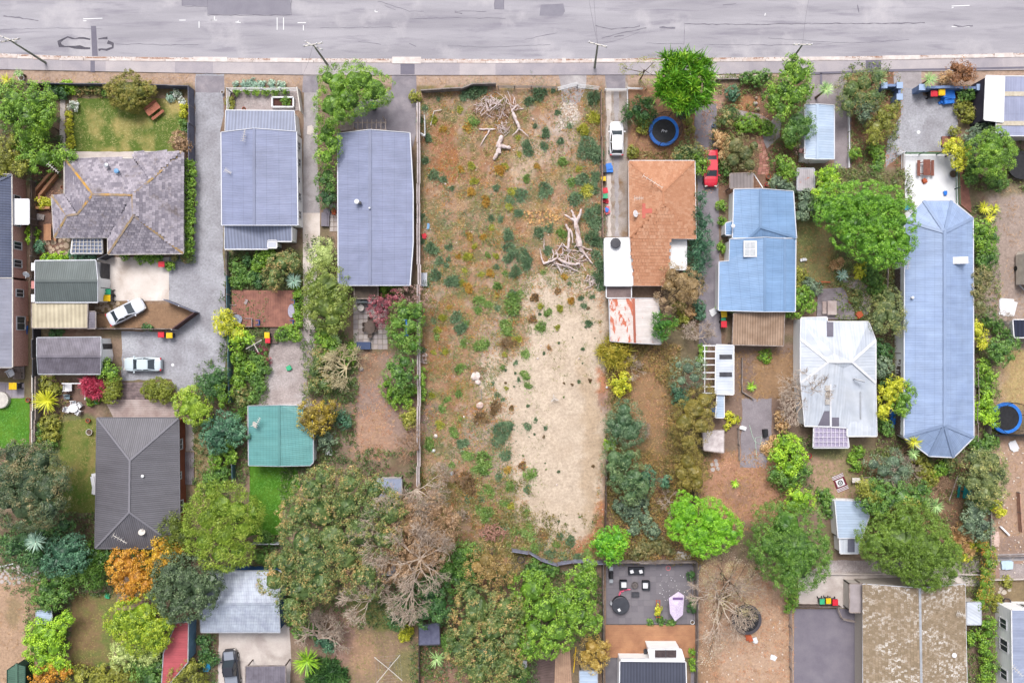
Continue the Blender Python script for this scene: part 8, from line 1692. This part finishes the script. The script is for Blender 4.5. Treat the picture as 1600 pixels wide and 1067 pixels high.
# blue cover, plastic bits, rugs
def blob(label,name,cat,px,py,w,d,h,m,rz=0): 
    t=at_(name,label,cat,px,py,rz,h); g=random.Random(int(px)); o=MB()
    for k in range(4): o.box((g.uniform(-.2,.2)*w,g.uniform(-.2,.2)*d,h*(.3+.12*k)),(w*g.uniform(.55,.95),d*g.uniform(.55,.95),h*.5),g.uniform(-.3,.3),g.uniform(-.1,.1))
    o.build('fold' if cat=='cover' else 'body',m,t); return t
blob('crumpled bright blue tarpaulin over boxes by the blue wall','blue_tarpaulin','cover',1485,149,1.5,1.6,.9,M_blue); blob('blue plastic sheet tail of the crumpled tarpaulin','blue_sheet','cover',1474,158,1.0,.5,.3,M_blue,30); blob('blue paddling toy along the cracked driveway','blue_toy_box','toy',951,262,1.0,1.2,.6,M_blue); blob('dark box beside the blue toy','dark_crate','crate',944,264,.8,1.2,.6,M_dark); blob('red toy car on the driveway strip','red_toy','toy',946,314,.8,.5,.35,M_red); blob('pink and blue toy crate by the driveway','toy_crate','toy',949,328,.75,.9,.4,M_pink,15); blob('blue toy block on the pink crate','toy_block','toy',948.5,327,.4,.5,.62,M_blue,15)
blob('white scrunched sheet by the plank lean-to','white_sheet','sheet',1115,487,1.0,.7,.2,M_white,35); blob('light blue tub by the silver garage path','blue_tub','tub',322,1043,.9,.9,.5,mat('cyan_plastic',K(60,170,225)),10); blob('teal watering box on the lawn edge','teal_box','box',166,931,.5,.6,.45,M_grn,-10); blob('blue kayak end standing beside the long roof','blue_kayak','kayak',1396,655,.45,2.2,.4,M_blue); blob('red plastic tub in the vacant lot weeds','red_tub','tub',662,369,.55,.6,.35,M_red,20); blob('bluish plastic bag near the red tub','plastic_bag','bag',669,354,.3,.8,.15,M_sky); blob('small mint green box on the gravel yard','mint_box','box',451,575,.6,.6,.4,M_grn,30); blob('white square box behind the teal shed','white_box','box',513,705,.75,.8,.5,M_white); blob('white box on the charcoal roof side','white_bench','bench',147,755,.75,2.6,.45,M_white); blob('orange mower on the tan yard','orange_mower','mower',1171,997,.6,.8,.4,M_ora,20); blob('white mower deck on the tan yard','white_mower','mower',1181,1001,.6,.8,.4,M_white,10); blob('white cloth on the tan yard by the court','white_cloth','cloth',1209,1027,.8,.6,.1,M_white,-30); blob('white flower heap at the bottom','white_flower_heap','flowers',820,1043,.7,1.2,.6,M_white); blob('pale sheet over the foot of the terrace fence','pale_cover','cover',1065,868,1.9,.9,.3,M_offwhite); blob('white tarpaulin square in the gravelly yard','white_tarp','tarpaulin',1577,481,2.0,2.2,.12,M_white); blob('white rag pile near the netted trampoline','rag_pile','rags',1586,697,1.0,1.5,.2,M_white,25); blob('pale rubbish heap behind the raised bed','rubbish_heap','heap',1577,883,1.4,1.1,.4,mat('pale_wrap', K(200,222,240)),10); blob('pile of pale bricks in the yard corner','brick_pile','brick pile',1556,842,1.0,2.2,.4,mat('pink_rock', K(236,210,198))); blob('yellow sheet beside the annexe bin','yellow_board','board',40,497,.6,.9,.3,M_deckora); blob('blue crate row by the brick house','blue_crate','crate',39,514,.5,1.2,.4,M_blue); blob('dark heat pump on the orange deck edge','heat_pump','heat pump',1009,1019,.45,.75,.6,M_dark); blob('white toy barrow on the grey gravel pad','white_barrow','barrow',1161,669,.8,.5,.35,M_white,-10); blob('black bin beside the gravel pad','black_bin','bin',1197,676,.6,1.0,.7,M_black,10); blob('orange chair cushion on the white patio','orange_stool','stool',1446,283,.55,.6,.4,M_ora,30); blob('dark blue bag on the white patio','blue_bag','bag',1478,302,.35,.6,.3,M_blue); blob('cyan tub at the long blue roof corner','cyan_tub','tub',1419,323,.5,.9,.4,mat('cyan_plastic',K(60,170,225))); blob('white bench seat beside the blue wing','white_bench','bench',1256,405,.8,.4,.4,M_white); blob('tan armchair on the grey deck corner','tan_armchair','armchair',1343,491,.9,.9,.6,M_ora,20)
blob('fallen grey boat cover on the paved path','grey_cover','cover',509,339,1.0,2.2,.5,M_asphd); blob('orange crate by the slate roof wall','orange_crate','crate',520,330,.5,.8,.4,M_ora); blob('white slab lid on the concrete drive','white_slab','slab',485,205,.8,1.2,.08,M_conc)
table('grey bench table with white ornament on the grey deck',1300,481,.55,.85,M_deckpale,rnd=False); t_=at_('deck_bench','narrow pale bench on the grey deck','bench',1286,481); MB().box((0,0,.42),(.5,1.5,.06)).build('seat',M_deckpale,t_); MB().box((0,.6,.2),(.4,.08,.4)).box((0,-.6,.2),(.4,.08,.4)).build('frame',M_deckpale,t_)
t_=at_('spa_pool','round white spa pool on the small green lawn','spa pool',0,625,0,.5); MB().lathe((0,0,0),[(1.0,0),(1.0,.5),(.9,.55),(.5,.56)],28).build('shell',M_offwhite,t_)
t_=at_('teal_bench','teal painted bench and table in the grey green yard','bench set',1506,768,-8,.5); M_t=mat('teal_paint',K(30,140,136),K(24,120,118),2,9,.06)
MB().box((.3,0,.7),(.95,1.5,.05)).build('tabletop',M_t,t_); MB().box((-.55,0,.42),(.3,1.6,.05)).build('seat',M_t,t_); MB().box((.3,0,.34),(.7,.1,.68)).build('leg',M_t,t_); MB().box((-.55,0,.2),(.2,.1,.4)).build('leg',M_t,t_)
t_=at_('ridge_bench','reddish board bench under the long roof end','bench',1453,742,-3); MB().box((0,0,.42),(2.7,.4,.06)).build('seat',M_deckred,t_); MB().box((-1,0,.2),(.1,.3,.4)).box((1,0,.2),(.1,.3,.4)).build('frame',M_deckred,t_)
# patterned rug
t_=at_('outdoor_rug','maroon and white striped rug with a central medallion','rug',1313,754,22,.05); M_mar=mat('maroon_weave',K(120,34,60),K(104,28,52),6,16,.12); MB().box((0,0,.03),(1.45,2.1,.02)).build('rug_body',M_mar,t_)
for y in (.96,.8,.64,-.64,-.8,-.96): MB().box((0,y,.043),(1.45,.07,.008)).build('stripe',M_white,t_)
MB().box((0,0,.043),(.95,.85,.008)).build('medallion_field',M_white,t_); MB().lathe((0,0,.047),[(.32,0),(.32,.006)],20).build('medallion',M_black,t_); MB().lathe((0,0,.053),[(.2,0),(.2,.006)],16).build('medallion_ring',M_white,t_); MB().box((0,0,.063),(.34,.07,.006)).box((0,0,.065),(.07,.34,.006)).build('medallion_cross',M_black,t_)
chair('brown camp chair with cushion near the patterned rug',1354,751,0,mat('fawn_seat',K(170,152,140)),w=.9); table('low pale table between the camp chair and flower bed',1338,750,.5,.3,M_offwhite,rnd=False); blob('grey ottoman beside the camp chair','ottoman','ottoman',1363,751,.5,.6,.4,M_galv)
# clotheslines
def line_x(label,px,py,r,z,a0,n=4,base=True):
    t=at_('clothesline',label,'clothesline',px,py,0,z); MB().beam((0,0,0),(0,0,z),.08).build('post',M_galv,t)
    for k in range(n): a=math.radians(a0+k*360/n); MB().beam((0,0,z),(r*S*math.cos(a),r*S*math.sin(a),z+.1),.07).build('arm',M_offwhite,t)
    m_=MB(); 
    for q in (.5,.75,.98):
        for k in range(n): a=math.radians(a0+k*360/n); b=math.radians(a0+(k+1)*360/n); m_.beam((r*S*q*math.cos(a),r*S*q*math.sin(a),z+.1),(r*S*q*math.cos(b),r*S*q*math.sin(b),z+.1),.008)
    m_.build('lines',M_galv,t)
line_x('white crossed rotary clothesline over the dry yard',607,1044,28,1.9,50); line_x('small rotary clothesline standing on the sand',866,623,7,.6,100,3); line_x('rotary line in the shrub garden by the teal fence',397,538,14,1.9,30)
# ---------------------------------------------------------------- roof aerials and dishes
def aerial(label,px,py,h,rz,L=1.4,name='tv_aerial'):
    p=W(px,py,h); t=thing(name,label,'aerial',(p.x,p.y,h-.9),math.radians(rz)); MB().beam((0,0,0),(0,0,.9),.045).build('mast',M_galv,t); MB().beam((-L/2,0,.9),(L/2,0,.9),.05).build('boom',M_offwhite,t)
    for k in range(6): x=-L/2+L*k/5; MB().beam((x,-.32+.03*k,.9),(x,.32-.03*k,.9),.03).build('element',M_offwhite,t)
def dish(label,px,py,h,rz,m=M_offwhite,r=.4):
    p=W(px,py,h); t=thing('satellite_dish',label,'satellite dish',(p.x,p.y,h-.5),math.radians(rz)); d=MB().lathe((0,0,0),[(.05,0),(r*.6,.04),(r,.13),(r*.97,.15)],18); o=d.build('reflector',m,t); o.rotation_euler=(.7,0,0); o.location=(0,0,.4); MB().beam((0,0,.4),(0,-.55,.62),.05).build('feed_arm',m,t); MB().beam((0,.1,0),(0,.02,.42),.05).build('mount',M_galv,t)
aerial('thin aerial on the charcoal hip roof',187,842,4.6,-30,1.8); dish('pale dish on the lower charcoal hip',221,832,4.0,160); aerial('white aerial at the porch ridge of the gable house',381,212,4.3,80,1.3); aerial('white aerial beside the teal roof dish',402,660,3.9,60,1.2); dish('dish on the teal iron roof',399,663,3.5,-70); aerial('long white aerial on the brown hip',1020,284,5,-32,2.6); aerial('pale aerial over the brown tiled valley',998,310,4.6,0,1.0); dish('dish at the brown roof gutter',992,334,3.6,90,M_white,.42); aerial('white aerial on the long blue roof',1419,414,4.2,80,1.0); dish('pale dish by the long blue skylight',1508,407,4.0,60); aerial('small aerial at the mossy roof corner',1502,959,3.8,-20,1.0); dish('dish on the brick house wall side',41,428,2.8,0,M_galv); aerial('aerial at the tiled house gutter',83,263,3.6,-40,1.6); aerial('grey aerial by the gable house roof edge',356,268,3.6,-30,.8); aerial('wire aerial on the white corner house',1590,1048,4.4,-45,1.6)
def vent(label,px,py,h,m=M_galv,r=.16,hh=.5): p=W(px,py,h); t=thing('roof_vent',label,'vent',(p.x,p.y,h-hh)); MB().lathe((0,0,0),[(r,0),(r,hh*.8)],12).build('pipe',m,t); MB().lathe((0,0,hh*.8),[(r*1.5,0),(r*1.3,hh*.12),(.03,hh*.2)],12).build('cowl',m,t)
vent('white cowl on the long slate roof',557,315,4.1,M_white,.2); vent('small box cowl on the slate roof beside the white cowl',562,317,4.0,M_dark,.14); vent('pale vent on the charcoal roof',222,744,4.5,M_white,.13); vent('grey vent at the tiled roof crown',165,258,4.0,M_galv,.18); vent('pale cowl near the tiled roof vent',181,267,4.3,M_sky,.2); vent('dark turbine cowl on the flat white roof',962,380,3.0,M_dark,.42,.4); vent('white chimney stack on the blue bay',1146,353,3.6,M_white,.16); vent('thin vent on the long blue roof',1427,465,3.6,M_white,.12); vent('flue on the white iron roof corner',1285,600,3.6,M_dark,.14); vent('long white vent on the slate roof ridge',577,325,4.1,M_white,.08); vent('pale skylight tube on the mossy roof',1492,1024,3.6,M_white,.2)
# ---------------------------------------------------------------- power poles and wires along the footpath
def pole(label,bx,by,tx,ty,h=7.6,arm=(60,),wires=()):
    b=W(bx,by); t=thing('power_pole',label,'power pole',(b.x,b.y,0)); top=W(tx,ty,h)-b; MB().tube([(0,0,0),top*.5,top],[.15,.12,.09],8).build('pole',mat('pole_timber',K(168,172,158),K(146,150,138),2,12,.2),t)
    for k,a in enumerate(arm):
        c=top*(1-.06*k); d=Vector((math.cos(math.radians(a)),math.sin(math.radians(a)),0)); MB().beam(c-d*1.1,c+d*1.1,.12,.12).build('crossarm',M_offwhite,t)
        for q in (-1,-.45,.45,1): MB().lathe(tuple(c+d*q+Vector((0,0,.06))),[(.07,0),(.09,.12),(.03,.2)],8).build('insulator',M_white,t)
    for (x,y) in wires: e=W(x,y,7.0)-b; pts=[top.lerp(e,k/8)+Vector((0,0,-.5*math.sin(math.pi*k/8))) for k in range(9)]; MB().tube(pts,.014,4).build('wire',M_tarl,t)
pole('grey power pole beside the tar ring leaning over the road',72,99,12,61,7.6,(-20,10)); pole('slim power pole with wide arms by the spreading tree',512,102,489,70,7.2,(10,-25),((470,122),)); pole('power pole with wires crossing the road at the lot entry',929,106,934,70,7.2,(-15,),((914,-40),(926,-40),(1000,50))); pole('leaning power pole by the broad bright tree',1237,94,1254,70,7,(0,),((1272,-40),))
# manhole and court marks
for x,y,r_,m_,z_ in ((1435,207,2.8,M_white,.03),(270,570,2.4,M_white,.03),(893,8,0,M_tar,.02)):
    if r_: p=W(x,y); o=MB().lathe((p.x,p.y,z_),[(r_*S,0),(r_*S,.02)],16).build('drain_cover',m_); struct(o)
def line_on(label,name,a,b,h,m,cat,w=.09,h2=None): A,B=W(*a,h),W(*b,h if h2 is None else h2); t=thing(name,label,cat,(A.x,A.y,0)); MB().beam(Vector((0,0,h)),B-Vector((A.x,A.y,0)),w).build('bar',m,t); return t
line_on('white pole slanting over the brown garden canopy','white_pole',(1177,271),(1192,294),1.8,M_white,'pole'); line_on('white garden hose rail by the bench table','timber_rail',(1270,440),(1297,441),.5,M_ora,'rail',.14); line_on('long pale pole in the teal bench yard','washing_prop',(1483,782),(1497,742),1.0,M_timber,'prop'); line_on('yellow pole at the bottom landing','yellow_pole',(900,1010),(896,1050),1.2,M_yel,'pole'); line_on('pale plank between the white rock and pink boulder','plank',(752,607),(752,624),.1,M_timber,'plank',.12); line_on('pale timber prop in the vacant lot corner','pipe',(673,196),(678,174),.2,M_offwhite,'pipe',.08); line_on('bent pale pipe end near the leaning mesh','pipe',(678,174),(690,172),.2,M_offwhite,'pipe',.08); line_on('white plank on the rubble yard bed','plank',(1563,822),(1577,836),.3,M_white,'plank',.2); line_on('timber board on the path yard by rubble','plank',(0,885),(22,880),.1,M_white,'plank',.12)
pts_=[(1171,664),(1176,682),(1180,690),(1188,694),(1190,682),(1180,684),(1181,700),(1183,716)]; t_=at_('garden_hose','pale green hose curled on the gravel pad','hose',1180,690); MB().tube([W(x,y,.05)-t_.location for x,y in pts_],.035,6).build('hose_line',mat('pale_hose',K(190,214,196)),t_)
t_=at_('board_rack','stacked glass frames leaning by the long fence','glass frame',661,437); MB().box((0,0,.25),(1.0,1.6,.03)).build('pane',M_clear,t_)
for q in (-.5,.5): MB().box((q,0,.26),(.06,1.65,.07)).build('frame_bar',M_offwhite,t_)
for k,(x,y,w,d) in enumerate(((60,340,1.0,.8),(1115,640,.5,.5))): blob(['pinkish crate beside the wooden table','blue tin by the glasshouse strip'][k],'small_crate','crate',x,y,w,d,.3,MP[0] if not k else M_blue)
